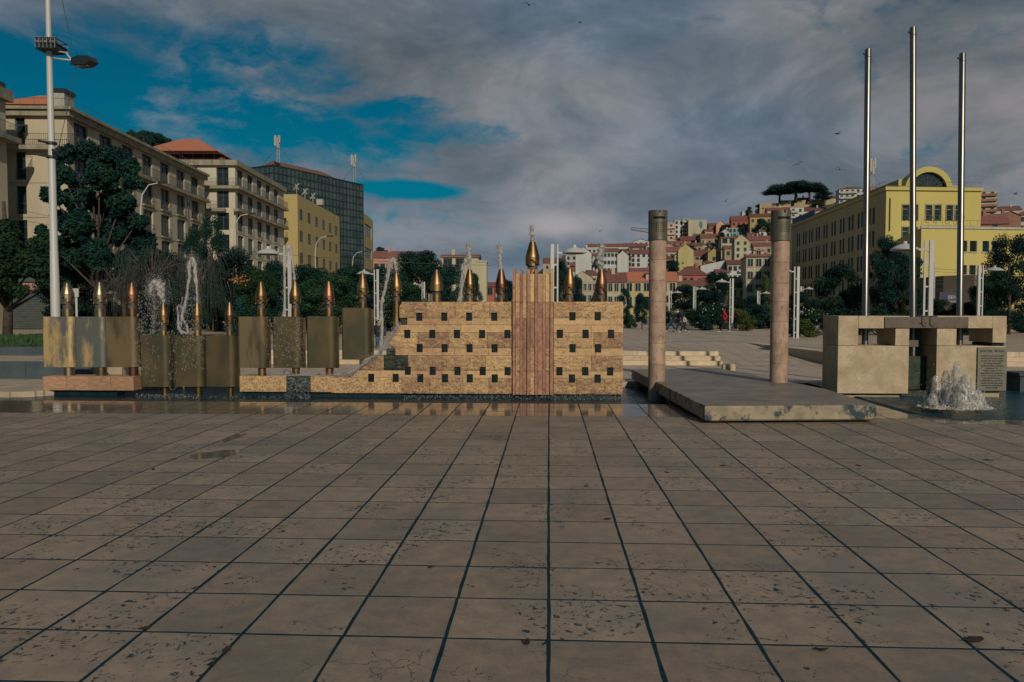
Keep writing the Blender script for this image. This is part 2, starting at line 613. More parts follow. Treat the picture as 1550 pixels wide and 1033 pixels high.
M_brass = brass('golden_brass', (0.30, 0.195, 0.085), (0.15, 0.095, 0.050), 0.46)
M_copper = brass('brown_copper', (0.27, 0.14, 0.08), (0.14, 0.075, 0.048), 0.46)
M_panel_gold = brass('gold_sheet_tarnish_reflection', (0.44, 0.31, 0.155), (0.12, 0.125, 0.12), 0.62, metal=.6, con=(0.45, 0.56), vs=1.6, stretch=(1.5, 1.5, .5))  # gold and blue-grey patches paint reflections into the tarnished sheet
M_panel_dark = brass('dark_olive_sheet', (0.115, 0.088, 0.046), (0.070, 0.062, 0.038), 0.62, vs=1.6, metal=.6)
M_panel_mid = brass('brown_olive_sheet', (0.18, 0.13, 0.075), (0.085, 0.07, 0.045), 0.62, metal=.6, con=(0.44, 0.56), vs=1.3, stretch=(1.5, 1.5, .4))
M_silver = brass('pale_brass', (0.36, 0.28, 0.18), (0.22, 0.16, 0.10), 0.36)
# ================================================================== GROUND
# far paving joints drawn by a brick pattern where the pieces are too small to build
def add_brick(m, sx_, sy_, dark=0.45, mortar=0.018):
    t = m.node_tree
    p = t.nodes['Principled BSDF']
    src = p.inputs['Base Color'].links[0].from_socket
    g = nd(t, 'ShaderNodeNewGeometry')
    b = nd(t, 'ShaderNodeTexBrick')
    b.offset = 0.0
    b.inputs['Scale'].default_value = 1
    b.inputs['Brick Width'].default_value = sx_
    b.inputs['Row Height'].default_value = sy_
    b.inputs['Mortar Size'].default_value = mortar
    b.inputs['Color1'].default_value = (1, 1, 1, 1)
    b.inputs['Color2'].default_value = (0.88, 0.88, 0.88, 1)
    b.inputs['Mortar'].default_value = (dark, dark, dark, 1)
    t.links.new(g.outputs['Position'], b.inputs['Vector'])
    x = nd(t, 'ShaderNodeMix', data_type='RGBA', blend_type='MULTIPLY')
    x.inputs[0].default_value = 1
    t.links.new(src, x.inputs[6])
    t.links.new(b.outputs['Color'], x.inputs[7])
    t.links.new(x.outputs[2], p.inputs['Base Color'])


add_brick(M_far, 0.662, 0.683, 0.5, 0.02)
M_earth = material('city_ground', (0.12, 0.10, 0.08), 0.9, (0.08, 0.09, 0.06), vs=0.05, rnd=0)
M_grass = material('grass_green', (0.03, 0.09, 0.02), 0.9, (0.015, 0.045, 0.015), vs=3, rnd=0)

b = MB()
b.quad((-4000, -3000, -0.7), (4000, -3000, -0.7), (4000, 5000, -0.7), (-4000, 5000, -0.7))
struct('ground', b, M_earth)

TW, TD0, TS = 0.662, 4.767, 0.6834
PE = TD0 + 18 * TS                      # pool edge, 17.07 m
XR = 7.45
# edge of the overflowing right-hand pool
edge = [gp(x, y) for x, y in ((1304, 604), (1322, 609), (1342, 616), (1362, 622), (1385, 627), (1412, 631.5), (1440, 634), (1475, 635), (1515, 635.6), (1560, 636))]
edge = [(p.x, p.y) for p in edge]


def edge_y(x):
    if x <= edge[0][0]:
        return 99
    for (xa, ya), (xb, yb) in zip(edge, edge[1:]):
        if xa <= x <= xb and xb > xa:
            return ya + (yb - ya) * (x - xa) / (xb - xa)
    return edge[-1][1]


# bed under the paving (dark mossy joints)
b = MB()
b.prism([(-26, 1.3), (26, 1.3), (26, 14.35), (XR + 0.1, 14.35), (XR + 0.1, 19.2), (6.0, 19.2), (6.0, PE - .01), (-26, PE - 0.01)], -0.65, -0.0010)
struct('joint_bed', b, M_joint)
b = MB()
b.prism([(-60, -40), (60, -40), (60, 1.3), (-60, 1.3)], -0.65, 0.0)
b.prism([(-60, 1.3), (-26, 1.3), (-26, PE - 0.01), (-60, PE - .01)], -0.65, 0.0)
b.prism([(26, 1.3), (60, 1.3), (60, 14.35), (26, 14.35)], -0.65, 0.0)
struct('near_plaza_floor', b, M_far)


def tile_outline(seed, w, d):
    r = random.Random(seed)
    gx, gy = 0.014, 0.0135
    x0, x1, y0, y1 = -w / 2 + gx, w / 2 - gx, -d / 2 + gy, d / 2 - gy
    P = []
    for (ax, ay), (bx, by) in (((x0, y0), (x1, y0)), ((x1, y0), (x1, y1)), ((x1, y1), (x0, y1)), ((x0, y1), (x0, y0))):
        horiz = ay == by
        for k in range(3):
            t = k / 3
            j = r.uniform(-0.004, 0.003) if horiz else r.uniform(-0.006, 0.004)
            px, py = ax + (bx - ax) * t, ay + (by - ay) * t
            if horiz:
                py += j * (1 if ay < 0 else -1)
            else:
                px += j * (1 if ax < 0 else -1)
            P.append((px, py))
    return P


def tile_into(mb, P, cx_, cy_, zt, zb, ch=0.0006, mi=0):
    n = len(P)
    base = len(mb.v)
    mb.v += [(cx_ + x, cy_ + y, zb) for x, y in P]
    mb.v += [(cx_ + x, cy_ + y, zt - ch) for x, y in P]
    mb.v += [(cx_ + x - math.copysign(min(ch, abs(x)), x), cy_ + y - math.copysign(min(ch, abs(y)), y), zt) for x, y in P]
    for i in range(n):
        j = (i + 1) % n
        mb.f.append((base + i, base + j, base + n + j, base + n + i))
        mb.f.append((base + n + i, base + n + j, base + 2 * n + j, base + 2 * n + i))
        mb.m += [mi, mi]
    mb.f.append(tuple(base + 2 * n + i for i in range(n)))
    mb.m.append(mi)


pave = empty('paving', (0, 0, 0))
tag(pave, kind='structure')
variants = []
for s_ in range(10):
    b = MB()
    tile_into(b, tile_outline(s_, TW, TS), 0, 0, 0.0, -0.05)
    variants.append(b.mesh('paving_tile', M_tile))
cells = []
for k in range(-5, 18):
    for c in range(-39, 39):
        xc, yc = (c + 0.5) * TW, TD0 + (k + 0.5) * TS
        if xc > XR - 0.2 and k > 13:
            continue
        cells.append((xc, yc, k, c))
vis = []
for xc, yc, k, c in cells:
    u = xc / yc
    inview = -0.76 < u < 0.66 and yc > 4.1
    vis.append((0 if inview else 1, yc, abs(xc), xc, yc, k, c))
vis.sort()
rest, restw = MB(), MB()
for i, (o_, d_, _, xc, yc, k, c) in enumerate(vis):
    tz = abs(noise.noise(Vector((xc * 3.1, yc * 2.7, 0)))) * 0.0012
    if i < 296 and o_ == 0:
        o = inst('paving_tile', variants[(k * 7 + c * 3) % 10], pave, (xc, yc, tz))
        o.rotation_euler = (random.uniform(-.0004, .0004), random.uniform(-.0004, .0004), random.choice((0, math.pi)))
    elif k >= 15:
        tile_into(restw, tile_outline(i % 31, TW, TS), xc, yc, 0.0, -0.05)
    else:
        tile_into(rest, tile_outline(i % 31, TW, TS), xc, yc, tz, -0.05)
# closing strip of cut tiles along the curved pool edge
for c in range(11, 39):
    x0 = c * TW
    for k in range(14, 21):
        y0 = TD0 + k * TS
        if x0 < XR - 0.3 and k < 18:
            continue
        pts = [(x0 + 0.012, y0 + .005), (x0 + TW - 0.012, y0 + .005)]
        ya, yb = min(y0 + TS - .005, edge_y(x0 + TW) + 0.12), min(y0 + TS - .005, edge_y(x0) + 0.12)
        if min(ya, yb) < y0 + 0.03 or x0 > 15 or y0 > 18.6 or (c < 12 and k > 20):
            continue
        restw.prism(pts + [(x0 + TW - .012, ya), (x0 + .012, yb)], -0.05, 0.0)
o = rest.build('paving_tiles_far', M_tile, pave)
tag(o, kind='stuff')
o = restw.build('paving_tiles_wet', M_tilewet, pave)
tag(o, kind='stuff')

# lower floor behind the pool, far plaza (0.5 m higher) with the ramp cut into it
b = MB()
b.prism([(-60, 18.9), (-13.6, 18.9), (-11.5, 21.0), (-9.5, 22.4), (60, 22.4), (60, 37.6), (-60, 37.6)], -0.65, -0.004)
b.prism([(16, 14.35), (60, 14.35), (60, 22.4), (16, 22.4)], -0.65, -0.008)
struct('lower_plaza', b, M_far)
b = MB()
b.prism([(-160, 22.5), (-14.2, 22.5), (-13.4, 23.2), (-13.4, 30.25), (6.6, 30.25), (6.6, 38.0), (9.75, 38.0), (10.6, 30.25), (60, 30.25), (160, 60), (160, 190), (-160, 190)], -0.65, 0.5)
struct('upper_plaza', b, M_far)
b = MB()
b.poly([(6.6, 29.2, 0.0), (10.6, 29.2, 0.0), (9.75, 38.0, 0.503), (6.6, 38.0, 0.503)])
b.poly([(6.6, 29.2, -0.1), (6.6, 38, -0.1), (9.75, 38, -0.1), (10.6, 29.2, -0.1)])
struct('ramp', b, M_far)
# drain and seam lines on the plaza, their shadow painted as dark strips
b = MB()
for pa, pb, wd in (((945, 497), (1040, 508), .14), ((1040, 508), (1098, 517), .22), ((1016, 517.5), (1128, 518), .12)):
    A, B_ = gp(*pa, 0.5), gp(*pb, 0.5)
    b.prism([(A.x, A.y - wd), (B_.x, B_.y - wd), (B_.x, B_.y + wd), (A.x, A.y + wd)], 0.496, 0.504)
struct('drain_shadow_lines', b, material('drain_shadow_grey', (0.10, 0.095, 0.08), 0.8, rnd=0))

# steps
st = empty('plaza_steps', (0, 29.2, 0), 0, 'long flight of three pale stone steps behind the fountain wall', 'steps')
st2 = empty('plaza_steps', (0, 29.2, 0), 0, 'short pale stone steps seen at the right edge beyond the flagpole monument', 'steps')
for root, xa, xb in ((st, -13.3, 6.6), (st2, 10.6, 34.0)):
    for k in range(3):
        x = xa
        while x < xb - 0.05:
            ln = min(random.uniform(1.3, 2.0), xb - x)
            if xb - x - ln < 0.6:
                ln = xb - x
            b = MB()
            ov = 0.0 if k == 0 else 0.02
            b.box(x + 0.006, x + ln - 0.006, 0.36 * k - ov + random.uniform(-.006, .006), 0.36 * k + 0.42, 0.167 * k - 0.045 * (k > 0), 0.167 * (k + 1) + random.uniform(-.003, .003))
            b.build('step_stone', M_step, root)
            x += ln
        b = MB()
        b.box(xa + .01, xb - .01, 0.36 * k + 0.03, 0.36 * k + 0.40, 0.167 * k - 0.1, 0.167 * (k + 1) - 0.012)
        b.build('step_core', M_step, root)
# side wall of the ramp, blocks with falling height
rw = empty('ramp_side_wall', (10.6, 29.2, 0), 0, 'low stepped block wall along the right side of the ramp', 'wall')
nb = 11
for i in range(nb):
    t0, t1 = i / nb, (i + 1) / nb
    xa, xb = 10.6 + (9.75 - 10.6) * t0, 10.6 + (9.75 - 10.6) * t1
    ya, yb = 29.2 + 8.8 * t0, 29.2 + 8.8 * t1
    b = MB()
    b.prism([(xa, ya + .01), (xa + 0.5, ya + .01), (xb + 0.5, yb - .01), (xb, yb - .01)], -0.1, 0.508)
    b.build('wall_block', M_step, rw).location = (-10.6, -29.2, 0)
# small arched marker stone
mk = gp(1106, 561)
b = MB()
arc = [(-0.13, 0.0), (0.13, 0.0), (0.13, 0.17)] + [(0.13 * math.cos(a), 0.17 + 0.07 * math.sin(a)) for a in np.linspace(0.3, 2.85, 7)] + [(-0.13, 0.17)]
b.vprism(arc, -0.14, 0.14)
b.box(-0.28, -0.13, -.10, .20, 0.0, 0.2)
tag(b.build('marker_stone', M_step, loc=(mk.x, mk.y, 0)), 'small pale arched marker stone on the floor below the steps', 'marker stone')

# planter and terraces at the far left
M_conc = material('grey_concrete', (0.16, 0.155, 0.145), 0.8, (0.11, 0.11, 0.105), vs=1.5, rnd=0.05, bump=.002)
M_conc2 = material('shade_blue_concrete', (0.060, 0.082, 0.095), 0.8, (0.038, 0.055, 0.066), vs=1.2, rnd=0.08, bump=.002)  # concrete with a bluish shade put into its base colour
pl = empty('planter_wall', (-14, 22.45, 0), 0, 'low grey concrete terrace wall at the left edge behind the first pedestal', 'wall')
x = -46.0
while x < -14.2:
    b = MB()
    b.box(x + .006, x + 1.994, 0, 0.28, -.02, 0.52)
    b.build('wall_block', M_conc2, pl, loc=(14, 0, 0))
    x += 2
pl = empty('planter_wall', (-17, 26, 0.5), 0, 'second low grey planter wall at the left edge with grass on top', 'wall')
b = MB()
b.box(-30, 0.6, 0, 0.25, 0, 0.30)
b.box(0.35, 0.6, 0.25, 9, 0, .30)
b.build('wall_face', M_conc2, pl)
b = MB()
for i in range(46):
    for j in range(11):
        def hz(ii, jj):
            x_, y_ = -30 + ii * 0.66, 0.25 + jj * 0.8
            return (x_, y_, 0.27 + 0.25 * math.sin(jj / 11 * 3.1) + 0.12 * noise.noise(Vector((x_ * .5, y_ * .5, 0))))
        b.quad(hz(i, j), hz(i + 1, j), hz(i + 1, j + 1), hz(i, j + 1))
struct('planter_soil', b, M_grass).location = (-17, 26, 0.5)


# ================================================================== WATER
def water_mat(name, col, rough, bumpd, scale, foam=0.0):
    m = bpy.data.materials.new(name)
    m.use_nodes = True
    t = m.node_tree
    p = t.nodes['Principled BSDF']
    p.inputs['Base Color'].default_value = (*col, 1)
    p.inputs['Roughness'].default_value = rough
    p.inputs['IOR'].default_value = 1.33
    g = nd(t, 'ShaderNodeNewGeometry')
    mpn = nd(t, 'ShaderNodeMapping')
    mpn.inputs['Scale'].default_value = (0.8, 1.6, 1)
    t.links.new(g.outputs['Position'], mpn.inputs[0])
    n = nd(t, 'ShaderNodeTexNoise')
    n.inputs['Scale'].default_value = scale
    n.inputs['Detail'].default_value = 6
    n.inputs['Roughness'].default_value = 0.6
    n.inputs['Distortion'].default_value = 0.8
    t.links.new(mpn.outputs[0], n.inputs['Vector'])
    bp = nd(t, 'ShaderNodeBump')
    bp.inputs['Strength'].default_value = 1
    bp.inputs['Distance'].default_value = bumpd
    t.links.new(n.outputs[0], bp.inputs['Height'])
    t.links.new(bp.outputs[0], p.inputs['Normal'])
    if foam:
        f = nd(t, 'ShaderNodeTexNoise')
        f.inputs['Scale'].default_value = 9
        f.inputs['Detail'].default_value = 8
        f.inputs['Roughness'].default_value = 0.75
        t.links.new(mpn.outputs[0], f.inputs['Vector'])
        r = nd(t, 'ShaderNodeMapRange')
        r.inputs['From Min'].default_value = 0.60
        r.inputs['From Max'].default_value = 0.68
        t.links.new(f.outputs[0], r.inputs['Value'])
        x = nd(t, 'ShaderNodeMix', data_type='RGBA')
        t.links.new(vmath('MULTIPLY', r.outputs[0], foam, t), x.inputs[0])
        x.inputs[6].default_value = (*col, 1)
        x.inputs[7].default_value = (0.45, 0.47, 0.48, 1)
        t.links.new(x.outputs[2], p.inputs['Base Color'])
    return m


M_water = water_mat('pool_water', (0.004, 0.022, 0.035), 0.12, 0.05, 5.0, 0.12)
M_water2 = water_mat('overflow_pool_water', (0.006, 0.045, 0.066), 0.14, 0.09, 5.5, 0.25)


def wavy(xa, xb, ya, yb, z, step, amp, inside):
    b_ = MB()
    nx, ny = int((xb - xa) / step), int((yb - ya) / step)
    idx = {}
    for i in range(nx + 1):
        for j in range(ny + 1):
            x_, y_ = xa + i * step, ya + j * step
            idx[i, j] = len(b_.v)
            h = noise.noise(Vector((x_ * 2.3, y_ * 4.2, 1))) + 0.5 * noise.noise(Vector((x_ * 6, y_ * 9, 4)))
            b_.v.append((x_, y_, z + amp * h))
    for i in range(nx):
        for j in range(ny):
            if inside(xa + (i + .5) * step, ya + (j + .5) * step):
                b_.f.append((idx[i, j], idx[i + 1, j], idx[i + 1, j + 1], idx[i, j + 1]))
                b_.m.append(0)
    return b_


b = wavy(-24, XR, PE - 0.02, 22.5, -0.15, 0.10, 0.012, lambda x, y: True)
struct('pool_water', b, M_water, True)
b = MB()
b.box(-24, 16, 14.36, 22.5, -0.66, -0.6)
struct('pool_floor', b, M_plinth)
# right pool: sheet with the curved overflow edge
b = MB()
NY = 40
cols_ = np.linspace(edge[0][0], 16.0, 120)
vid = {}
for i, x_ in enumerate(cols_):
    y0 = edge_y(x_) if x_ > edge[0][0] else edge[0][1]
    y0 += 0.05 * noise.noise(Vector((x_ * 2.5, 0, 0)))
    for j in range(NY + 1):
        y_ = y0 + (22.4 - y0) * (j / NY)
        h = 0.6 * noise.noise(Vector((x_ * 2.6, y_ * 4.0, 1))) + 0.5 * noise.noise(Vector((x_ * 5, y_ * 7, 4)))
        vid[i, j] = len(b.v)
        b.v.append((x_, y_, 0.005 + min(j / 3, 1) * (0.012 + 0.014 * h)))
for i in range(len(cols_) - 1):
    for j in range(NY):
        b.f.append((vid[i, j], vid[i + 1, j], vid[i + 1, j + 1], vid[i, j + 1]))
        b.m.append(0)
struct('overflow_pool_water', b, M_water2, True)
b = MB()
b.box(XR + 0.1, 16, 14.36, 22.4, -0.1, -0.02)
struct('right_pool_floor', b, M_plinth)
b = MB()
b.box(12.05, 15.5, 20.0, 20.6, -0.02, 0.42)
b.box(12.0, 15.55, 19.95, 20.65, 0.42, 0.50)
tag(b.build('pool_kerb', M_conc2), 'low grey pool wall at the right edge beyond the plaque', 'wall')

# ================================================================== STONE SLAB BRIDGE
sl_ = empty('stone_slab', (4.3, 18, 0), 0, 'large low weathered stone slab lying beside the pool under the two round columns', 'stone slab')
A, B_, C_, D_ = gp(1067, 615, .33), gp(1331, 613.5, .33), gp(1084, 557, .33), gp(956, 559.5, .33)
E_ = gp(1247, 589, .33)
top = [(A.x, A.y), (B_.x - 0.12, B_.y), (B_.x, B_.y + 0.12), (E_.x + .05, E_.y), (C_.x + .05, C_.y), (D_.x, D_.y)]
b = MB()
lowp = [(x + (0.05 if i in (0, 5) else 0), y + (0.03 if i in (0, 1) else 0)) for i, (x, y) in enumerate(top)]
n0 = len(top)
zt, zc, zb = .33, .30, .045
rings = []
for z_, inset in ((zb, 0.03), (zb + .03, 0.0), (zc, 0.0), (zt - .006, 0.008), (zt, 0.03)):
    rings.append(len(b.v))
    cxm, cym = sum(p[0] for p in top) / n0, sum(p[1] for p in top) / n0
    for x, y in top:
        dx, dy = cxm - x, cym - y
        b.v.append((x + math.copysign(inset, dx), y + math.copysign(inset, dy), z_))
for r0, r1 in zip(rings, rings[1:]):
    for i in range(n0):
        j = (i + 1) % n0
        b.f.append((r0 + i, r0 + j, r1 + j, r1 + i))
        b.m.append(1)
b.f.append(tuple(rings[-1] + i for i in range(n0)))
b.m.append(0)
b.f.append(tuple(rings[0] + i for i in range(n0))[::-1])
b.m.append(1)
o = b.build('slab_block', [M_slab, M_slabside], sl_)
o.location = (-4.3, -18, 0)
b = MB()
b.prism([(A.x + .35, A.y + .4), (B_.x - .35, B_.y + .4), (E_.x - .3, E_.y), (C_.x - .3, C_.y - .3), (D_.x + .35, D_.y - .3)], -0.6, zb + .002)
o = b.build('support', M_plinth, sl_)
o.location = (-4.3, -18, 0)

# ================================================================== FOUNTAIN WALL
FD = 19.3
fx = lambda p: XD(p, FD)
fz = lambda y: ZD(y, FD, 700)


def stone_mesh(x0, x1, z0, z1, y, depth, holes, rough, cell, mat, rnd_left=None, name='stone', seed=0):
    g_ = 0.0035
    x0, x1, z0, z1 = x0 + g_, x1 - g_, z0 + g_, z1 - g_
    xs, zs = {x0, x1}, {z0, z1}
    hs = []
    for a, b2, c, d in holes:
        if b2 > x0 and a < x1 and d > z0 and c < z1:
            hs.append((a, b2, c, d))
            for v_ in (a, b2):
                if x0 < v_ < x1:
                    xs.add(v_)
            for v_ in (c, d):
                if z0 < v_ < z1:
                    zs.add(v_)

    def fill(s):
        s = sorted(s)
        o_ = []
        for p_, q_ in zip(s, s[1:]):
            n_ = max(1, int(round((q_ - p_) / cell)))
            o_ += [p_ + (q_ - p_) * i / n_ for i in range(n_)]
        return o_ + [s[-1]]
    xs, zs = fill(xs), fill(zs)
    nx_, nz_ = len(xs) - 1, len(zs) - 1
    keep = [[True] * nz_ for _ in range(nx_)]
    for i in range(nx_):
        for j in range(nz_):
            mx_, mz_ = (xs[i] + xs[i + 1]) / 2, (zs[j] + zs[j + 1]) / 2
            if any(a < mx_ < b2 and c < mz_ < d for a, b2, c, d in hs):
                keep[i][j] = False
    b_ = MB()

    def P(i, j, back=False):
        x_, z_ = xs[i], zs[j]
        yy = y
        if not back and rough:
            yy += rough * (noise.noise(Vector((x_ * 7 + seed, z_ * 16, 3))) * 1.1 + 0.8 * noise.noise(Vector((x_ * 22, z_ * 34 + seed, 9))))
            if i in (0, nx_) or j in (0, nz_):
                yy += rough * 0.7
        if back:
            yy = y + depth
        if rnd_left:
            r_, mode = rnd_left
            if x_ < x0 + r_:
                if mode == 'top':
                    dz = max(0.0, z_ - (z1 - r_))
                else:
                    dz = abs(z_ - (z0 + z1) / 2) / ((z1 - z0) / 2) * r_
                ins = r_ - math.sqrt(max(0, r_ * r_ - dz * dz))
                x_ += ins * (1 - (x_ - x0) / r_)
        return (x_, yy, z_)
    vid_ = {}

    def V(i, j, k):
        if (i, j, k) not in vid_:
            vid_[i, j, k] = len(b_.v)
            b_.v.append(P(i, j, k))
        return vid_[i, j, k]
    for i in range(nx_):
        for j in range(nz_):
            if not keep[i][j]:
                continue
            b_.f.append((V(i, j, 0), V(i + 1, j, 0), V(i + 1, j + 1, 0), V(i, j + 1, 0)))
            b_.m.append(0)
            for (di, dj, p_, q_) in ((-1, 0, (i, j + 1), (i, j)), (1, 0, (i + 1, j), (i + 1, j + 1)), (0, -1, (i, j), (i + 1, j)), (0, 1, (i + 1, j + 1), (i, j + 1))):
                a_, c_ = i + di, j + dj
                if not (0 <= a_ < nx_ and 0 <= c_ < nz_) or not keep[a_][c_]:
                    b_.f.append((V(*p_, 0), V(*p_, 1), V(*q_, 1), V(*q_, 0)))
                    b_.m.append(0)
    return b_.mesh(name, mat)


fw = empty('fountain_wall', (fx(770), FD, -.15), 0, 'stepped ochre and pink stone fountain wall with small dark square openings', 'fountain wall')
FO = (-fx(770), -FD, .15)
holes_px = [(634.3, 479.7), (672.3, 479.7), (710, 479.7), (748, 479.7), (866.5, 479), (904.7, 479),
            (616, 506), (654, 506), (691.5, 506), (729.5, 506), (768, 506), (847.5, 505.5), (886.5, 505.5), (925, 505.5),
            (634.7, 527.5), (672.6, 527.5), (710.5, 527.5), (748.4, 527.5), (866.8, 527), (905.3, 527),
            (616.5, 562), (654.4, 562), (692, 562), (730.4, 562), (768.3, 562), (847, 561.7), (886, 561.7), (924, 561.7),
            (560.6, 573), (598, 573), (635.6, 573), (673, 573), (710.8, 573), (748.7, 573), (866, 572.7), (905, 572.7)]
HW, HH = 4.75, 6.3
holes = [(fx(x - HW), fx(x + HW), fz(y + HH), fz(y - HH)) for x, y in holes_px]
courses = [(457, 481.8, 1, 604, (0.16, 'top')), (481.8, 492, 0, 616, None), (492, 503.5, 0, 599, None), (503.5, 527, 1, 587, (0.19, 'both')),
           (527, 538.5, 0, 598, None), (538.5, 561.5, 1, 617, None), (561.5, 572.8, 0, 530, None), (572.8, 596.5, 1, 500, None)]
TWL, TWR = 776.5, 838
rr = random.Random(3)
for ci, (yt, yb_, rough, xl, rl) in enumerate(courses):
    for sxa, sxb in ((xl, TWL), (TWR, 943.5)):
        x = sxa
        first = sxa == xl
        while x < sxb - 1:
            ln = rr.uniform(34, 62) if rough else rr.uniform(26, 70)
            if sxb - x - ln < 20:
                ln = sxb - x
            jit = rr.uniform(-.010, .010)
            me = stone_mesh(fx(x), fx(x + ln), fz(yb_), fz(yt), FD + jit + (0 if rough else 0.012), 0.14 - jit, holes, 0.016 if rough else 0.0,
                            0.045 if rough else 0.3, M_trav if rough else M_travs, rl if first else None, seed=ci * 9 + int(x))
            inst('stone', me, fw, FO)
            first = False
            x += ln
# the sloping left blocks and the mossy green block under the steps of the wall
me = stone_mesh(fx(545), fx(580), fz(561.5), fz(538.5), FD + .02, 0.3, [], 0.012, 0.045, M_trav, (0.34, 'top'), seed=2)
inst('stone', me, fw, FO)
me = stone_mesh(fx(580), fx(617), fz(560.5), fz(539), FD + .05, 0.3, [], 0.006, 0.045, M_wet, seed=5)
inst('mossy_stone', me, fw, FO)
me = stone_mesh(fx(583), fx(598), fz(539), fz(529), FD + .08, 0.3, [], 0.012, 0.045, M_wet, seed=6)
inst('mossy_stone', me, fw, FO)
me = stone_mesh(fx(604.5), fx(616), fz(492), fz(482.3), FD + .07, 0.3, [], 0.012, 0.045, M_wet, seed=7)
inst('mossy_stone', me, fw, FO)
# core
b = MB()
TH = 0.62
for yt, yb_, rough, xl, rl in courses:
    b.box(fx(xl + 3), fx(943), FD + .13, FD + TH, fz(yb_) + .002, fz(yt) - .004)
o = b.build('wall_core', M_travs, fw, loc=FO)
b = MB()
b.box(fx(364), fx(941), FD + 0.10, FD + TH - .05, -0.55, fz(597) + .004)
b.build('plinth', M_plinth, fw, loc=FO)
# recessed dark blocks in the openings
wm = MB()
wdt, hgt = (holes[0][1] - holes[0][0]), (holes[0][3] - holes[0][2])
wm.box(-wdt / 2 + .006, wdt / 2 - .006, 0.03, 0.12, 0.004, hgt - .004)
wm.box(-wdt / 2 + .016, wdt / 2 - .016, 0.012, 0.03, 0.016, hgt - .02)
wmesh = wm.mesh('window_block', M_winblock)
for a, c, d, e_ in holes:
    inst('window_block', wmesh, fw, (FO[0] + (a + c) / 2, 0.02, FO[2] + d))
# low plinth course running left to the second pedestal
for xa, xb in ((361, 396), (396, 432), (432, 469), (469, 505)):
    wet = xa == 432
    me = stone_mesh(fx(xa), fx(xb), fz(595), fz(570.8), FD + random.uniform(-.006, .006), 0.13, holes, 0.010, 0.045, M_wet if wet else M_trav, seed=xa)
    inst('stone', me, fw, FO)
me = stone_mesh(fx(500), fx(530), fz(572.8), fz(568), FD + .02, .1, [], 0.01, .045, M_trav, (0.12, 'top'), seed=31)
b = MB()
b.box(fx(361.5), fx(545), FD + .13, FD + TH, fz(595.5), fz(571.5))
b.build('pedestal_core', M_trav, fw, loc=FO)
# tower: pink vertical slabs with ochre panels between
slabs = [(776.2, 780.8, 407.5, -.10), (787.4, 791.4, 408, -.08), (798.0, 802.6, 407.8, -.10), (809.4, 814.0, 408, -.08), (821.6, 825.8, 411, -.06), (832.8, 837.6, 407.5, -.10)]
for x0, x1, yt, dy in slabs:
    z = fz(597)
    yj = [597, 527 + rr.uniform(-9, 20), 457.5, yt]
    for ya, yb_ in zip(yj, yj[1:]):
        m_ = M_pink if not (x0 > 820 and ya < 530) else M_travs
        me = stone_mesh(fx(x0), fx(x1), fz(ya), fz(yb_), FD + dy + rr.uniform(-.004, .004), 0.5, [], 0, .3, m_, name='pilaster')
        inst('pilaster', me, fw, FO)
pan = [(780.8, 787.4), (791.4, 798.0), (802.6, 809.4), (814.0, 821.6), (825.8, 832.8)]
for x0, x1 in pan:
    for ya, yb_ in ((597, 562), (562, 527), (527, 481.5), (481.5, 457.5), (457.5, 415)):
        hi = yb_ < 450
        mt = M_travs if hi else (M_pink if rr.random() < .5 else M_trav)
        me = stone_mesh(fx(x0), fx(x1), fz(ya), fz(yb_), FD - .04 + rr.uniform(-.006, .006), 0.3, [], 0.006 if not hi else 0.004, .05, mt, name='panel')
        inst('panel', me, fw, FO)
b = MB()
b.box(fx(777), fx(837), FD + .12, FD + TH - .02, fz(597), fz(416))
b.build('tower_core', M_travs, fw, loc=FO)

# first pedestal at the far left
p1 = empty('pedestal', (fx(130), FD, -.15), 0, 'long striated pink stone pedestal carrying the three leftmost brass nozzles', 'pedestal')
PO = (-fx(130), -FD, .15)
for xa, xb in ((62, 97), (97, 131.5), (131.5, 165), (165, 200)):
    me = stone_mesh(fx(xa), fx(xb), fz(594.3), fz(573), FD + random.uniform(-.005, .005), 0.6, [], 0.008, 0.05, M_base, seed=xa)
    inst('stone', me, p1, PO)
b = MB()
b.box(fx(66), fx(199), FD + .1, FD + .62, fz(594), fz(572.6))
b.build('pedestal_core', M_base, p1, loc=PO)
b = MB()
b.box(fx(68), fx(170), FD + .12, FD + .5, -.5, fz(594))
b.build('plinth', M_plinth, p1, loc=PO)

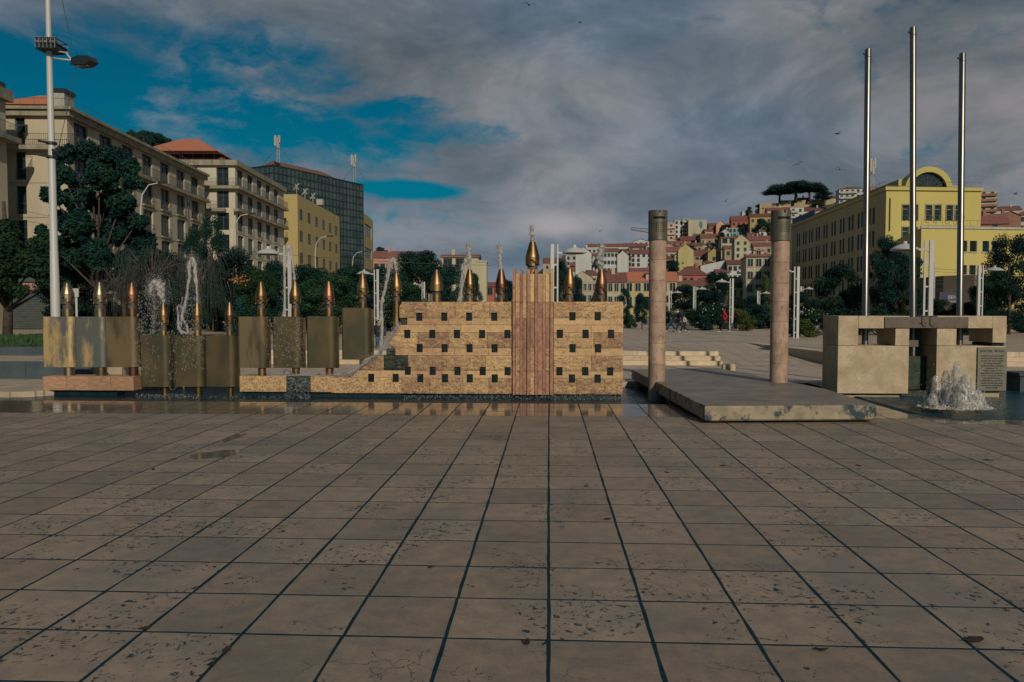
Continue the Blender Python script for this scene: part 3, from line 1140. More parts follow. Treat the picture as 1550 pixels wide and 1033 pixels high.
# ================================================================== NOZZLES
def sheet(xl, xr, R, z0, z1, back=0.25, curl=0.05):
    """thin metal sheet: curls back at the left, straight front, wraps round the tube at the right (local tube centre at x=0,y=0)"""
    P = []
    for a in np.linspace(200, 270, 5):
        P.append((xl + curl + curl * math.cos(rad(a)), -R + curl + curl * math.sin(rad(a))))
    for a in np.linspace(-90, 35, 12):
        P.append((xr - R + R * math.cos(rad(a)), R * math.sin(rad(a))))
    b_ = MB()
    th = 0.012
    n_ = len(P)
    nrm = []
    for i in range(n_):
        p_, q_ = P[max(i - 1, 0)], P[min(i + 1, n_ - 1)]
        dx, dy = q_[0] - p_[0], q_[1] - p_[1]
        l_ = math.hypot(dx, dy)
        nrm.append((-dy / l_ * th, dx / l_ * th))
    for i in range(n_ - 1):
        (ax, ay), (bx, by) = P[i], P[i + 1]
        (ex, ey), (gx, gy) = nrm[i], nrm[i + 1]
        b_.quad((ax, ay, z0), (bx, by, z0), (bx, by, z1), (ax, ay, z1))
        b_.quad((bx + gx, by + gy, z0), (ax + ex, ay + ey, z0), (ax + ex, ay + ey, z1), (bx + gx, by + gy, z1))
        b_.quad((ax, ay, z1), (bx, by, z1), (bx + gx, by + gy, z1), (ax + ex, ay + ey, z1))
        b_.quad((bx, by, z0), (ax, ay, z0), (ax + ex, ay + ey, z0), (bx + gx, by + gy, z0))
    for i in (0, n_ - 1):
        ax, ay = P[i]
        ex, ey = nrm[i]
        b_.quad((ax, ay, z0), (ax, ay, z1), (ax + ex, ay + ey, z1), (ax + ex, ay + ey, z0))
    return b_


def nozzle(label, px, D, tip, wide, capb, capw, tipw, neckw, zbase, mat, group, panel=None, mpanel=None, legbot=None, teeth=True, ang=0.0):
    x = XD(px, D)
    z = lambda y: ZD(y, D, px)
    s = D / F * math.sqrt(1 + (x / D) ** 2) * 0.985
    s = D / F
    rc, rt, rn = capw / 2 * s, tipw / 2 * s, neckw / 2 * s
    root = empty('water_nozzle', (x, D, zbase), ang, label, 'nozzle', group)
    zt, zw, zc = z(tip) - zbase, z(wide) - zbase, z(capb) - zbase
    h = zt - zw
    # cone, slightly ogival
    prof = [(rc, zw)]
    for t in np.linspace(0.12, 1, 8):
        r_ = rc + (rt - rc) * (t ** 1.18)
        prof.append((r_, zw + h * t))
    prof += [(rt * 0.72, zt), (rt * 0.68, zt - 0.06), (0.001, zt - 0.06)]
    MB().lathe(prof, 32).build('cone', mat, root, 'auto')
    # band with notches
    n_ = 40
    b_ = MB()
    rb = rc * 1.0
    hb = zw - zc
    lv = [0.0, 0.30, 0.48, 0.78, 1.0]
    for i in range(n_):
        a0, a1 = 2 * math.pi * i / n_, 2 * math.pi * (i + 1) / n_
        ph = (i + 2) % 10
        for k in range(4):
            za, zb_ = zw - hb * lv[k + 1] - .0, zw - hb * lv[k]
            if teeth and ((k == 1 and ph in (0, 1, 2)) or (k == 2 and ph in (2, 3, 4)) or (k == 3 and ph in (4, 5, 6, 7))):
                continue
            ro, ri = rb, rb - 0.018
            A0, A1 = (math.cos(a0), math.sin(a0)), (math.cos(a1), math.sin(a1))
            b_.quad((A0[0] * ro, A0[1] * ro, za), (A1[0] * ro, A1[1] * ro, za), (A1[0] * ro, A1[1] * ro, zb_), (A0[0] * ro, A0[1] * ro, zb_))
            b_.quad((A1[0] * ri, A1[1] * ri, za), (A0[0] * ri, A0[1] * ri, za), (A0[0] * ri, A0[1] * ri, zb_), (A1[0] * ri, A1[1] * ri, zb_))
            b_.quad((A0[0] * ri, A0[1] * ri, za), (A1[0] * ri, A1[1] * ri, za), (A1[0] * ro, A1[1] * ro, za), (A0[0] * ro, A0[1] * ro, za))
            b_.quad((A0[0] * ri, A0[1] * ri, za), (A0[0] * ro, A0[1] * ro, za), (A0[0] * ro, A0[1] * ro, zb_), (A0[0] * ri, A0[1] * ri, zb_))
            b_.quad((A1[0] * ro, A1[1] * ro, za), (A1[0] * ri, A1[1] * ri, za), (A1[0] * ri, A1[1] * ri, zb_), (A1[0] * ro, A1[1] * ro, zb_))
    b_.build('collar', mat, root, 'auto')
    MB().lathe([(rn * 0.9, zc - hb * 0.55), (rn * 0.9, zw + .01)], 28).build('inner_sleeve', M_rust, root, True)
    zl = (z(legbot) - zbase) if legbot else 0.0
    MB().lathe([(rn, min(zl, 0.0) - .02), (rn, zc - hb * 0.5), (rn * .93, zc - hb * 0.5)], 28).build('tube', mat, root, 'auto')
    for k in range(3):
        a = rad(-90 + 40 * (k - 1))
        MB().bar((math.cos(a) * rc * .98, math.sin(a) * rc * .98, zw - hb * .1), (math.cos(a) * rc * 1.04, math.sin(a) * rc * 1.04, zw - hb * .1), 0.014, 8).build('screw', M_copper, root)
    if panel:
        x0, x1, y0, y1 = panel
        XL, XRr = XD(x0, D) - x, XD(x1, D) - x
        R = max(rn + 0.02, 0.15)
        za, zb_ = z(y1) - zbase, z(y0) - zbase
        sheet(XL, XRr, R, za, zb_).build('sheet_panel', mpanel, root, 'auto')
        b2 = MB()
        b2.box(XRr - R * .4, XRr + 0.035, R * 0.75, R * 0.75 + .012, za - .02, zb_ - .03)
        b2.build('rear_plate', M_silver, root)
        for zz_ in (za + .15, zb_ - .15):
            b2 = MB()
            b2.box(XL + .1, -rn * .5, -R + .013, 0.02, zz_, zz_ + .03)
            b2.build('bracket', M_copper, root)
    return root


zp1 = fz(573)
G1 = 'three nozzles with wide sheet panels on the far left pedestal'
DN = FD + 0.30
nozzle('pale brass nozzle with gold streaked sheet panel, leftmost on the left pedestal', 102.5, DN, 428.5, 445, 460.5, 19.5, 6.5, 15.5, zp1, M_silver, G1,
       (68.5, 115, 479.5, 555.5), M_panel_gold, teeth=True)
nozzle('brass nozzle with half blue, half gold sheet panel, middle one on the left pedestal', 151.7, DN, 427.5, 446, 460.5, 18.5, 5, 16, zp1, M_silver, G1,
       (117.5, 163.5, 479.5, 555.5), M_panel_gold)
nozzle('copper nozzle with olive and rust sheet panel, right end of the left pedestal', 200.3, DN, 428, 446, 460, 17.5, 5, 14, zp1, M_copper, G1,
       (162.8, 209.5, 479.5, 555.5), M_panel_mid)
G2 = 'three low thin nozzles standing in the pool'
DW = 19.75
for lab, px, p0, p1_ in (('short thin brass nozzle in the pool right next to the left pedestal', 247.5, 215, 257.5),
                         ('short thin brass nozzle in the pool with the tallest curling water jet', 298.5, 266, 308.5),
                         ('short thin brass nozzle in the pool spraying nothing, before the second pedestal', 347.5, 313, 357.5)):
    nozzle(lab, px, DW, 458, 477.5, 492.5, 14, 4.6, 9.5 if px != 298.5 else 12, -.15, M_brass, G2, (p0, p1_, 508, 585), M_panel_dark, legbot=606)
G3 = 'four nozzles with sheet panels on the low right-hand pedestal'
zp2 = fz(571)
for lab, px, tipy, wid, cb, pn, mt, mp_ in (
        ('brass nozzle with pale edged panel, first on the long low pedestal', 395.5, 427, 448, 460.5, (363, 405, 479.4, 556.7), M_brass, M_panel_mid),
        ('brass nozzle with a thin straight water jet behind a dripping panel', 447, 426.5, 448, 460.5, (415, 458, 479.4, 556.7), M_brass, M_panel_dark),
        ('reddish copper nozzle with smooth olive panel, third on the long low pedestal', 498, 426.5, 448, 460.5, (466, 509, 479, 556.7), M_copper, M_panel_dark),
        ('taller brass nozzle with raised panel nearest the stepped stone wall', 549.3, 413, 436, 450.5, (519, 562, 466.5, 544), M_brass, M_panel_dark)):
    nozzle(lab, px, DN, tipy, wid, cb, 17.5, 5, 12, zp2, mt, G3, pn, mp_)
nozzle('tall brass nozzle without panel rising at the stepped left end of the wall', 600.3, DN - .05, 411, 434, 448.5, 16, 5, 11, fz(492) - .1, M_brass, G3)
G4 = 'bare nozzles standing on top of the fountain wall'
zt_ = fz(457)
for lab, px, tipy, wid, cb, cw, mt, th in (
        ('plain capped brass nozzle on the wall top, leftmost and without water', 661, 408.5, 431, 441, 19, M_brass, False),
        ('gold brass nozzle on the wall top with tall plume, second from left', 711, 408.5, 431, 445, 17, M_brass, True),
        ('dark wet copper nozzle on the wall top just left of the tower', 758.6, 408, 430, 445, 17, M_copper, True),
        ('gold brass nozzle on the wall top just right of the tower', 862, 407.5, 430, 445, 17, M_brass, True),
        ('copper nozzle under a water plume near the right end of the wall top', 910, 407.5, 430, 445, 17, M_copper, True)):
    nozzle(lab, px, FD + .32, tipy, wid, cb, cw, 6.5, 13, zt_, mt, G4, teeth=th)
nozzle('largest brass nozzle crowning the tower of the fountain wall', 806, FD + .32, 366.5, 390, 403, 21, 8.5, 17, fz(417), M_brass, G4, teeth=True)

# puddles left on the paving
M_pud = material('puddle_film', (0.12, 0.10, 0.085), 0.08, (0.085, 0.075, 0.066), vs=4, rnd=0, spec=.6)
for k, (px, py, w_, h_) in enumerate(((330, 688, .55, .30), (356, 662, .16, .40))):
    c = gp(px, py)
    pr_ = random.Random(k)
    pts = []
    for i in range(28):
        a = 2 * math.pi * i / 28
        q = 1 + .35 * noise.noise(Vector((math.cos(a) * 1.6, math.sin(a) * 1.6, k * 3))) + .22 * noise.noise(Vector((math.cos(a) * 5, math.sin(a) * 5, k)))
        pts.append((c.x + w_ * q * math.cos(a) * .6, c.y + h_ * q * math.sin(a) + .25 * w_ * math.cos(a), .0022))
    b = MB()
    b.poly(pts)
    struct('puddle', b, M_pud)
# ================================================================== ROUND COLUMNS
def round_column(label, px, D, zb, r, ytop, ycap, caph, joints, az):
    x = XD(px, D)
    root = empty('stone_column', (x, D, zb), az, label, 'column', 'two round pink stone columns with bronze caps')
    zs = [0.0] + [ZD(y, D, px) - zb for y in joints] + [ZD(ycap, D, px) - zb]
    zs.sort()
    for a, c in zip(zs, zs[1:]):
        if c - a < 0.03:
            continue
        g_ = 0.004
        MB().lathe([(r - .012, a + .0), (r, a + g_), (r, c - g_), (r - .012, c)], 40).build('drum', M_colm, root, 'auto')
    zt = ZD(ytop, D, px) - zb
    zc = zs[-1] - 0.02
    R = r * 1.11
    # cap shell with slot, notch and a perforated grille
    b_ = MB()
    n_ = 64
    H = zt - zc
    lv = [0, .05, .055, .24, .27, .30, .33, .36, .39, .42, .45, .48, .51, .54, .57, .60, .63, .70, .78, .86, .90, 1.0]
    for i in range(n_):
        a0, a1 = 2 * math.pi * i / n_, 2 * math.pi * (i + 1) / n_
        am = math.degrees((a0 + a1) / 2)
        d = (am - 270 + 180) % 360 - 180
        for k in range(len(lv) - 1):
            f0, f1 = lv[k], lv[k + 1]
            fm = (f0 + f1) / 2
            if abs(d) < 40 and 0.70 < fm < 0.78:
                continue                       # wide slot
            if abs(d) < 5 and fm > 0.88:
                continue                       # top notch
            if 0.24 < fm < 0.63 and abs(d - 4) < 34 and (int(round((fm - .255) / .03)) % 2 == 1) and (i % 2 == 0):
                continue                       # grille holes
            Rr = R if f0 >= .05 else R * 1.015
            p = [(Rr * math.cos(a0), Rr * math.sin(a0), zc + H * f0), (Rr * math.cos(a1), Rr * math.sin(a1), zc + H * f0),
                 (Rr * math.cos(a1), Rr * math.sin(a1), zc + H * f1), (Rr * math.cos(a0), Rr * math.sin(a0), zc + H * f1)]
            b_.quad(*p)
    b_.lathe([(R * .94, zt - .005), (R, zt)], n_)
    b_.lathe([(R * 1.015, zc), (r * .98, zc - 0.005)], n_)
    b_.build('cap_shell', M_capm, root, 'auto')
    MB().lathe([(R * .94, zc), (R * .94, zt - .02), (0.01, zt - .02)], 40).build('cap_lining', M_black, root, 'auto')
    return root


c1 = at(995, 470, 19.3)
round_column('left round pink stone column standing in the water through the slab edge', 994.8, 19.2, -.3, .212, 319.5, 363, 43,
             [394, 425, 457, 488, 519.5, 550.5, 581], 0.05)
round_column('right round pink stone column standing on the slab near its right edge', 1180, 19.0, .33, .214, 319.5, 364, 43,
             [398, 430, 457, 487.5, 519, 550.5], 0.08)

# ================================================================== FLAGPOLE MONUMENT
MD = 18.6
mx_ = lambda p: XD(p, MD)
mz_ = lambda y: ZD(y, MD, 1390)
mo = empty('flagpole_monument', (mx_(1396), MD, 0), 0, 'honey coloured limestone block monument with window openings and iron beam', 'monument')
MO = (-mx_(1396), -MD, 0)


def mbox(name, xa, xb, ya, yb, dy0=0.0, dy1=1.03, mat=None):
    b_ = MB()
    b_.box(mx_(xa) + .002, mx_(xb) - .002, MD + dy0, MD + dy1, mz_(yb) + .002, mz_(ya) - .002)
    o_ = b_.build(name, mat or M_mon, mo, loc=MO)
    bv = o_.modifiers.new('bevel', 'BEVEL')
    bv.width = 0.008
    bv.segments = 2
    return o_


mbox('stone_block', 1269.3, 1377.3, 523.8, 596.5)
mbox('stone_block', 1269.3, 1300, 478.5, 523.6)
mbox('stone_block', 1300, 1377.3, 478.5, 497.6, 0.0, 1.03)
mbox('stone_block', 1356, 1377.3, 497.6, 523.6)
mbox('stone_block', 1419, 1524.4, 523.8, 592.5)
mbox('stone_block', 1419, 1449, 497.4, 523.6)
mbox('stone_block', 1503.4, 1524.4, 478.5, 519)
mbox('stone_block', 1419, 1503.4, 478.5, 497.2)
mbox('lintel', 1377.3, 1419, 481, 497, 0.3, 1.03)
mbox('plinth', 1277, 1368, 597.5, 612, .12, .9, M_mon)
mbox('plinth', 1426, 1519, 592.6, 604, .08, .9, M_mon)
mbox('mossy_block', 1377.6, 1418.6, 541, 593, 0.45, .95, M_wet)
mbox('mossy_block', 1368.5, 1425, 593.5, 612, 0.25, .9, M_wet)
mbox('back_wall', 1392, 1418.6, 497.2, 540.5, 0.80, 1.03, M_conc)
# iron beam with rivets and two hooked straps
beam = mbox('iron_beam', 1338.8, 1465.5, 480, 497, -.035, 0.0, M_rust)
for i, x0 in enumerate([1343, 1350, 1357, 1364, 1371, 1377.5, 1426, 1432.5, 1439, 1445.5, 1452, 1458.5]):
    yy = 484 if i % 2 == 0 else 493.5
    b = MB()
    b.bar((mx_(x0), MD - .035, mz_(yy)), (mx_(x0), MD - .046, mz_(yy)), .013, 10, r2=.009)
    b.build('rivet', M_rust, mo, loc=MO)
for xc in (1399.5, 1411.7):
    X0, r_ = mx_(xc), 0.078
    zt2, zc2 = mz_(480), mz_(489.2)
    pts = [(X0 - r_, zt2), (X0 - r_, zc2)] + [(X0 - r_ * math.cos(a), zc2 - r_ * math.sin(a)) for a in np.linspace(.25, 2.9, 9)] + [(X0 + r_, zc2), (X0 + r_, zt2)]
    b = MB()
    b.vprism(pts, MD - .062, MD - .036)
    b.build('strap', M_rust, mo, loc=MO)
    b = MB()
    b.bar((X0 + .01, MD - .06, mz_(489.8)), (X0 + .01, MD - .078, mz_(489.8)), .017, 10)
    b.build('bolt', M_rust, mo, loc=MO)
    b = MB()
    b.box(X0 - r_ - .055, X0 - r_ + .004, MD - .05, MD - .038, mz_(490.2), mz_(489))
    b.build('hook', M_black, mo, loc=MO)
mbox('bracket', 1376, 1401, 516, 526.5, 0.30, 0.42, M_rust)
mbox('slot', 1504, 1522.8, 519.2, 525.6, 0.05, 0.9, M_black)
# plaque with its inscription
px0, px1, py0, py1 = 1480.4, 1524.8, 525.7, 591.3
plq = empty('plaque', ((mx_(px0) + mx_(px1)) / 2, MD - .04, mz_(py1)), 0, 'bronze plaque headed MARTIM MONIZ on the right end of the monument', 'plaque')
PW, PH = mx_(px1) - mx_(px0), mz_(py0) - mz_(py1)
b = MB()
b.box(-PW / 2, PW / 2, 0, 0.038, 0, PH)
o = b.build('plate', M_plaque, plq)
bv = o.modifiers.new('bevel', 'BEVEL')
bv.width = .005
lines = ['Cavaleiro e membro do exército', 'de Afonso Henriques, esteve', 'ao lutar valoroso na Batalha', 'de Ourique, teve acção',
         'preponderante na conquista', 'de Lisboa em 1147.', 'Segundo a lenda, terá-se', 'atravessado entre duas portas', 'e com o corpo do castelo,',
         'que permitiu aos seus', 'companheiros a entrada no', 'castelo, Sacrificando assim', 'a sua própria vida, decidiu pela', 'vitória cristã.']


def lettering(body, width, size, loc, parent, name='inscription', mat=None, ext=.001):
    cu = bpy.data.curves.new(name, 'FONT')
    cu.body = body
    cu.size = size
    cu.align_x = 'CENTER'
    cu.extrude = ext
    cu.resolution_u = 2
    cu.offset = .0016 if size < .1 else .004
    tmp = bpy.data.objects.new('tmp', cu)
    COL.objects.link(tmp)
    dg = bpy.context.evaluated_depsgraph_get()
    me = bpy.data.meshes.new_from_object(tmp.evaluated_get(dg))
    me.name = name
    xs_ = [v.co.x for v in me.vertices]
    wd_ = max(xs_) - min(xs_)
    bpy.data.objects.remove(tmp)
    bpy.data.curves.remove(cu)
    me.materials.clear()
    me.materials.append(mat or M_letter)
    o_ = inst(name, me, parent, loc)
    o_.rotation_euler = (math.pi / 2, 0, 0)
    if width:
        o_.scale = (width / wd_, 1, 1)
    return o_


def text(body, width, size, x, z):
    return lettering(body, width, size, (x, -.0015, z), plq)


text('MARTIM   MONIZ', PW * .84, .066, 0.0, PH * .895)
for i, s_ in enumerate(lines):
    text(s_, PW * (.76 if len(s_) > 24 else .60 if len(s_) > 18 else .42), .050, 0.0, PH * (.79 - i * .0565))

# three poles
for lab, px, D, xb, ytop, r_ in (('left steel flagpole rising behind the monument block', 1314, 19.25, 1310.8, 73.5, .083),
                                 ('middle and tallest steel flagpole with a small dent near its foot', 1382, 19.25, 1384.6, 40.5, .083),
                                 ('right steel flagpole rising behind the monument beside the plaque', 1457, 19.25, 1454.5, 80, .083)):
    x = XD(xb, D)
    r_ *= .90
    root = empty('flagpole', (x, D, -.1), 0, lab, 'flagpole', 'three bare steel flagpoles')
    zt_p = ZD(ytop, D, px) + .1
    tl_ = math.atan2(at(px, ytop, D).x - x, zt_p)      # the poles lean by less than a degree
    root.rotation_euler = (0, tl_, 0)
    MB().lathe([(r_, 0), (r_, zt_p * .5), (r_ * .97, zt_p * .5 + .004), (r_ * .97, zt_p - .02), (r_ * .5, zt_p)], 28).build('pole', M_steel, root, 'auto')
    MB().lathe([(r_ * 1.0, 0), (r_ * 1.04, .01), (r_ * 1.04, .03), (r_ * 1.0, .035)], 28, (0, 0, zt_p - .22)).build('band', M_steel, root, True)
    b = MB()
    b.bar((-r_, -.02, zt_p - .16), (-r_ - .05, -.02, zt_p - .12), .022, 8)
    b.build('pulley', M_dkmetal, root)
    if ytop == 40.5:
        pass


# ================================================================== WATER JETS
def jet_mat(name, alpha, col=(0.50, 0.48, 0.46)):
    m = bpy.data.materials.new(name)
    m.use_nodes = True
    t = m.node_tree
    p = t.nodes['Principled BSDF']
    p.inputs['Base Color'].default_value = (*col, 1)
    p.inputs['Roughness'].default_value = 0.18
    p.inputs['IOR'].default_value = 1.33
    g = nd(t, 'ShaderNodeNewGeometry')
    n = nd(t, 'ShaderNodeTexNoise')
    n.inputs['Scale'].default_value = 26
    n.inputs['Detail'].default_value = 6
    n.inputs['Roughness'].default_value = .7
    mp_ = nd(t, 'ShaderNodeMapping')
    mp_.inputs['Scale'].default_value = (1, 1, .28)
    t.links.new(g.outputs['Position'], mp_.inputs[0])
    t.links.new(mp_.outputs[0], n.inputs['Vector'])
    r = nd(t, 'ShaderNodeMapRange')
    r.inputs['From Min'].default_value = 0.40
    r.inputs['From Max'].default_value = 0.62
    r.inputs['To Min'].default_value = alpha * 0.12
    r.inputs['To Max'].default_value = min(1, alpha * 1.3)
    t.links.new(n.outputs[0], r.inputs['Value'])
    t.links.new(r.outputs[0], p.inputs['Alpha'])
    bp = nd(t, 'ShaderNodeBump')
    bp.inputs['Strength'].default_value = 1
    bp.inputs['Distance'].default_value = 0.008
    t.links.new(n.outputs[0], bp.inputs['Height'])
    t.links.new(bp.outputs[0], p.inputs['Normal'])
    return m


M_jet = jet_mat('aerated_water', 0.55)
M_film = jet_mat('water_film', 0.16)
M_foam = jet_mat('foaming_water', 1.25, (0.44, 0.42, 0.40))
M_drop = jet_mat('water_droplets', 1.0, (0.42, 0.44, 0.46))


def drops(pts, rs):
    """pts Nx3, rs N: small octahedra"""
    n = len(pts)
    base = np.array([(1, 0, 0), (-1, 0, 0), (0, 1, 0), (0, -1, 0), (0, 0, 1.3), (0, 0, -1.3)], float)
    fc = np.array([(0, 2, 4), (2, 1, 4), (1, 3, 4), (3, 0, 4), (2, 0, 5), (1, 2, 5), (3, 1, 5), (0, 3, 5)])
    v = (pts[:, None, :] + base[None] * rs[:, None, None]).reshape(-1, 3)
    f = (fc[None] + (np.arange(n) * 6)[:, None, None]).reshape(-1, 3)
    me = bpy.data.meshes.new('droplets')
    me.from_pydata(v.tolist(), [], f.tolist())
    me.materials.append(M_drop)
    return me


def jet(label, path, D, radii, ndrop=200, spread=0.08, mat=None, seed=0, strands=3, drift=None, group='water jets of the brass fountain'):
    """path: list of (px,py); radii in px; ragged strand bundle plus drops"""
    s = D / F
    P0 = at(path[0][0], path[0][1], D)
    root = empty('water_jet', P0, 0, label, 'water jet', group)
    r_ = np.random.default_rng(seed)
    # resample
    pts = [at(x, y, D) - P0 for x, y in path]
    n_ = 34
    strands = strands + 2 if strands > 1 else 1
    ndrop = int(ndrop * 4.5)
    seg = np.linspace(0, len(pts) - 1, n_)
    PP, RR = [], []
    for q in seg:
        i = min(int(q), len(pts) - 2)
        f_ = q - i
        PP.append(pts[i].lerp(pts[i + 1], f_))
        RR.append((radii[i] * (1 - f_) + radii[i + 1] * f_) * s)
    b_ = MB()
    for k in range(strands):
        ph = r_.uniform(0, 50)
        pl_, rl_ = [], []
        for i, (p, rr_) in enumerate(zip(PP, RR)):
            off = Vector((noise.noise(Vector((i * .45, ph, 0))), noise.noise(Vector((i * .45, ph, 7))) * .8, 0.3 * noise.noise(Vector((i * .6, ph, 3))))) * rr_ * (1.1 if strands > 1 else .3)
            pl_.append(p + off)
            rl_.append(max(0.004, rr_ * (0.46 if strands > 1 else .8) * (1 + .9 * noise.noise(Vector((i * .8, ph, 20))))))
        b_.tube(pl_, rl_, 9)
    b_.build('stream', mat or M_jet, root, True)
    if ndrop:
        idx = r_.integers(0, n_, ndrop)
        P = np.array([tuple(p) for p in PP])[idx]
        Rr = np.array(RR)[idx]
        d = r_.normal(0, 1, (ndrop, 3)) * (Rr[:, None] * .9 + spread * r_.random((ndrop, 1)) ** 2)
        if drift:
            d[:, 0] += drift * r_.random(ndrop) ** 1.5
        o_ = inst('droplets', drops(P + d, r_.uniform(.002, .009, ndrop) * (1.1 - .6 * r_.random(ndrop))), root)
        tag(o_, kind='stuff')
    return root


DJ = DN
jet('short bent white jet blown left off the first short pool nozzle', [(247, 459), (246, 449), (244, 438), (240, 430), (234, 427), (229, 434), (227, 447)], DW, [2.5, 6, 8.5, 9, 7, 5, 3], 620, .10, M_jet, 1)
jet('tall leaning water jet with a falling strand from the second pool nozzle', [(298.5, 459), (298, 440), (296, 415), (293, 395), (290, 390), (287, 400), (286, 425), (283, 450), (277, 475), (272, 500)], DW, [1.5, 2.5, 3.5, 4, 4.5, 4, 3, 2.5, 2.5, 2], 500, .10, M_jet, 2)
jet('curling water ribbon hanging left of the second pool nozzle', [(285, 505), (274, 503), (270, 495), (270, 480), (268, 466), (272, 462), (277, 468), (275, 480), (283, 494), (285, 505)], DW - .25, [2, 3, 3, 1.6, 1.3, 1.2, 1.3, 1.8, 2, 2], 120, .06, M_jet, 3, 1)
jet('thin upright water jet falling back in a wavy strand, beside a white lamp post', [(446, 427), (444, 405), (440, 380), (437, 374), (433, 384), (431, 410), (431, 440), (430, 470), (428, 480)], DJ, [2, 2.2, 3, 3.5, 2.6, 2, 1.8, 2, 3], 260, .06, M_jet, 4)
jet('ragged water plume and falling chain of water at the tall nozzle left of the wall', [(600, 412), (598, 400), (593, 391), (589, 402), (586, 425), (581, 446), (577, 466), (577, 485), (578, 505), (577, 530), (577, 552)], DJ - .1, [2, 4.5, 5.5, 4.5, 3, 3.5, 4, 3.5, 4, 3, 2], 520, .11, M_jet, 5)
jet('grey translucent water plume above the second wall top nozzle', [(711, 410), (710, 398), (709, 384), (708.5, 373), (708, 369)], FD + .32, [3, 4, 5.5, 5.5, 3], 160, .05, M_jet, 6)
jet('loose water strand falling left of the second wall top nozzle', [(706, 394), (701, 404), (700, 420), (698, 440), (696, 457)], FD + .2, [3, 4, 3.5, 3, 5], 180, .07, M_jet, 16)
jet('grey translucent water plume above the third wall top nozzle', [(758, 410), (757, 397), (756.5, 384), (756, 374), (755.5, 369)], FD + .32, [3, 3.2, 4.2, 4.5, 2.5], 140, .05, M_jet, 7)
jet('water plume at the very top of the tower', [(806, 368), (805.5, 360), (805, 350), (804.5, 344), (804, 342)], FD + .32, [3, 3.6, 4, 3.5, 2], 90, .03, M_jet, 8)
jet('faint grey water plume above the rightmost wall top nozzle', [(910, 409), (908, 400), (908, 386), (910, 375), (911, 370)], FD + .32, [4, 6, 6.5, 5.5, 3], 160, .06, M_jet, 9)


def spray(label, boxes, D, n, seed, rmax=.010):
    """loose drops in picture boxes at distance D"""
    r_ = np.random.default_rng(seed)
    c = at((boxes[0][0] + boxes[0][1]) / 2, (boxes[0][2] + boxes[0][3]) / 2, D)
    P = []
    tot = sum((b_[1] - b_[0]) * (b_[3] - b_[2]) * b_[4] for b_ in boxes)
    for x0, x1, y0, y1, wgt in boxes:
        k = int(n * (x1 - x0) * (y1 - y0) * wgt / tot)
        for _ in range(k):
            q = at(r_.uniform(x0, x1), r_.uniform(y0, y1), D + r_.uniform(-.15, .2)) - c
            # cluster along short strings
            st_ = r_.integers(1, 4)
            for j in range(st_):
                P.append((q.x + j * r_.normal(0, .008), q.y, q.z - j * .014))
    P = np.array(P)
    o_ = inst('water_spray', drops(P, r_.uniform(.003, rmax, len(P))), None, c)
    tag(o_, label, 'spray', kind='stuff')
    return o_


spray('cloud of drops falling between the first pedestal and first pool nozzle', [(208, 235, 440, 505, 1.2), (205, 216, 480, 560, .8), (226, 246, 455, 505, 1)], DW - .2, 620, 21)
spray('drops falling between the two left pool nozzles', [(270, 297, 450, 506, 1), (255, 268, 500, 590, .6), (218, 240, 500, 580, .25), (275, 310, 508, 560, .7)], DW - .3, 600, 22)
spray('drops running down the second panel of the long pedestal', [(414, 455, 478, 556, .7), (400, 416, 480, 560, .5), (445, 460, 500, 565, .8)], FD + .02, 380, 23)
spray('splashes on the water along the foot of the fountain wall', [(205, 300, 596, 605, 1.5), (430, 470, 572, 606, 1.4), (610, 940, 598, 606, 1.0), (300, 430, 600, 606, .6)], FD - .3, 1500, 24, .008)
spray('drops falling over the tower face and wall openings', [(785, 830, 420, 595, .3), (620, 770, 475, 580, .09), (845, 940, 470, 580, .08)], FD - .18, 420, 25, .007)
# sloping film of falling water over the step of the wall
jet('thin sheet of water sliding down the steps of the wall', [(603, 490), (594, 506), (583, 524), (570, 538), (556, 548), (544, 556), (532, 566)], FD - .06, [1.5, 2.5, 3, 3.5, 3.5, 3, 2], 700, .09, M_film, 26, 5)
jet('low band of spray along the top of the long pedestal', [(530, 566), (505, 568), (480, 569), (455, 568), (430, 569), (405, 569)], FD + .05, [1.6, 1.5, 1.2, 2.4, 1.6, .6], 420, .05, M_film, 27, 3)
# bubbling mound in the right pool
md = 15.9
mb_root = empty('bubbling_fountain', at(1446, 618, md), 0, 'foaming white mound of bubbling water before the monument', 'fountain')
c0 = at(1446, 618, md)
r_ = np.random.default_rng(5)
peaks = [(1417, 568, 7, 620), (1431, 561, 7, 619), (1448, 547, 7.5, 620), (1462, 567, 9, 620), (1480, 590, 8, 618), (1411, 596, 6, 614), (1440, 580, 11, 621), (1456, 580, 11, 621), (1470, 588, 11, 620), (1424, 590, 9, 618)]
for i, (x, y, rr_, yb_) in enumerate(peaks):
    b_ = MB()
    pts, rs = [], []
    dd = r_.uniform(-.25, .35)
    for k, t in enumerate(np.linspace(0, 1, 14)):
        q = at(x + noise.noise(Vector((k * .4, i * 5, 0))) * 2.5, yb_ + (y - yb_) * t, md + dd) - c0
        pts.append(q)
        rs.append(max(.012, (rr_ * (1.55 - 1.0 * t ** 1.1)) * md / F * (1 + .25 * noise.noise(Vector((k * .9, i * 3, 9)))) * (0.55 if t > .97 else 1)))
    b_.tube(pts, rs, 16)
    o_ = b_.build('water_peak', M_foam, mb_root, True)
    dtx = bpy.data.textures.new('lumps', 'CLOUDS')
    dtx.noise_scale = 0.05
    sb = o_.modifiers.new('sub', 'SUBSURF')
    sb.levels = sb.render_levels = 1
    dm = o_.modifiers.new('disp', 'DISPLACE')
    dm.texture = dtx
    dm.texture_coords = 'GLOBAL'
    dm.strength = 0.045
b_ = MB()
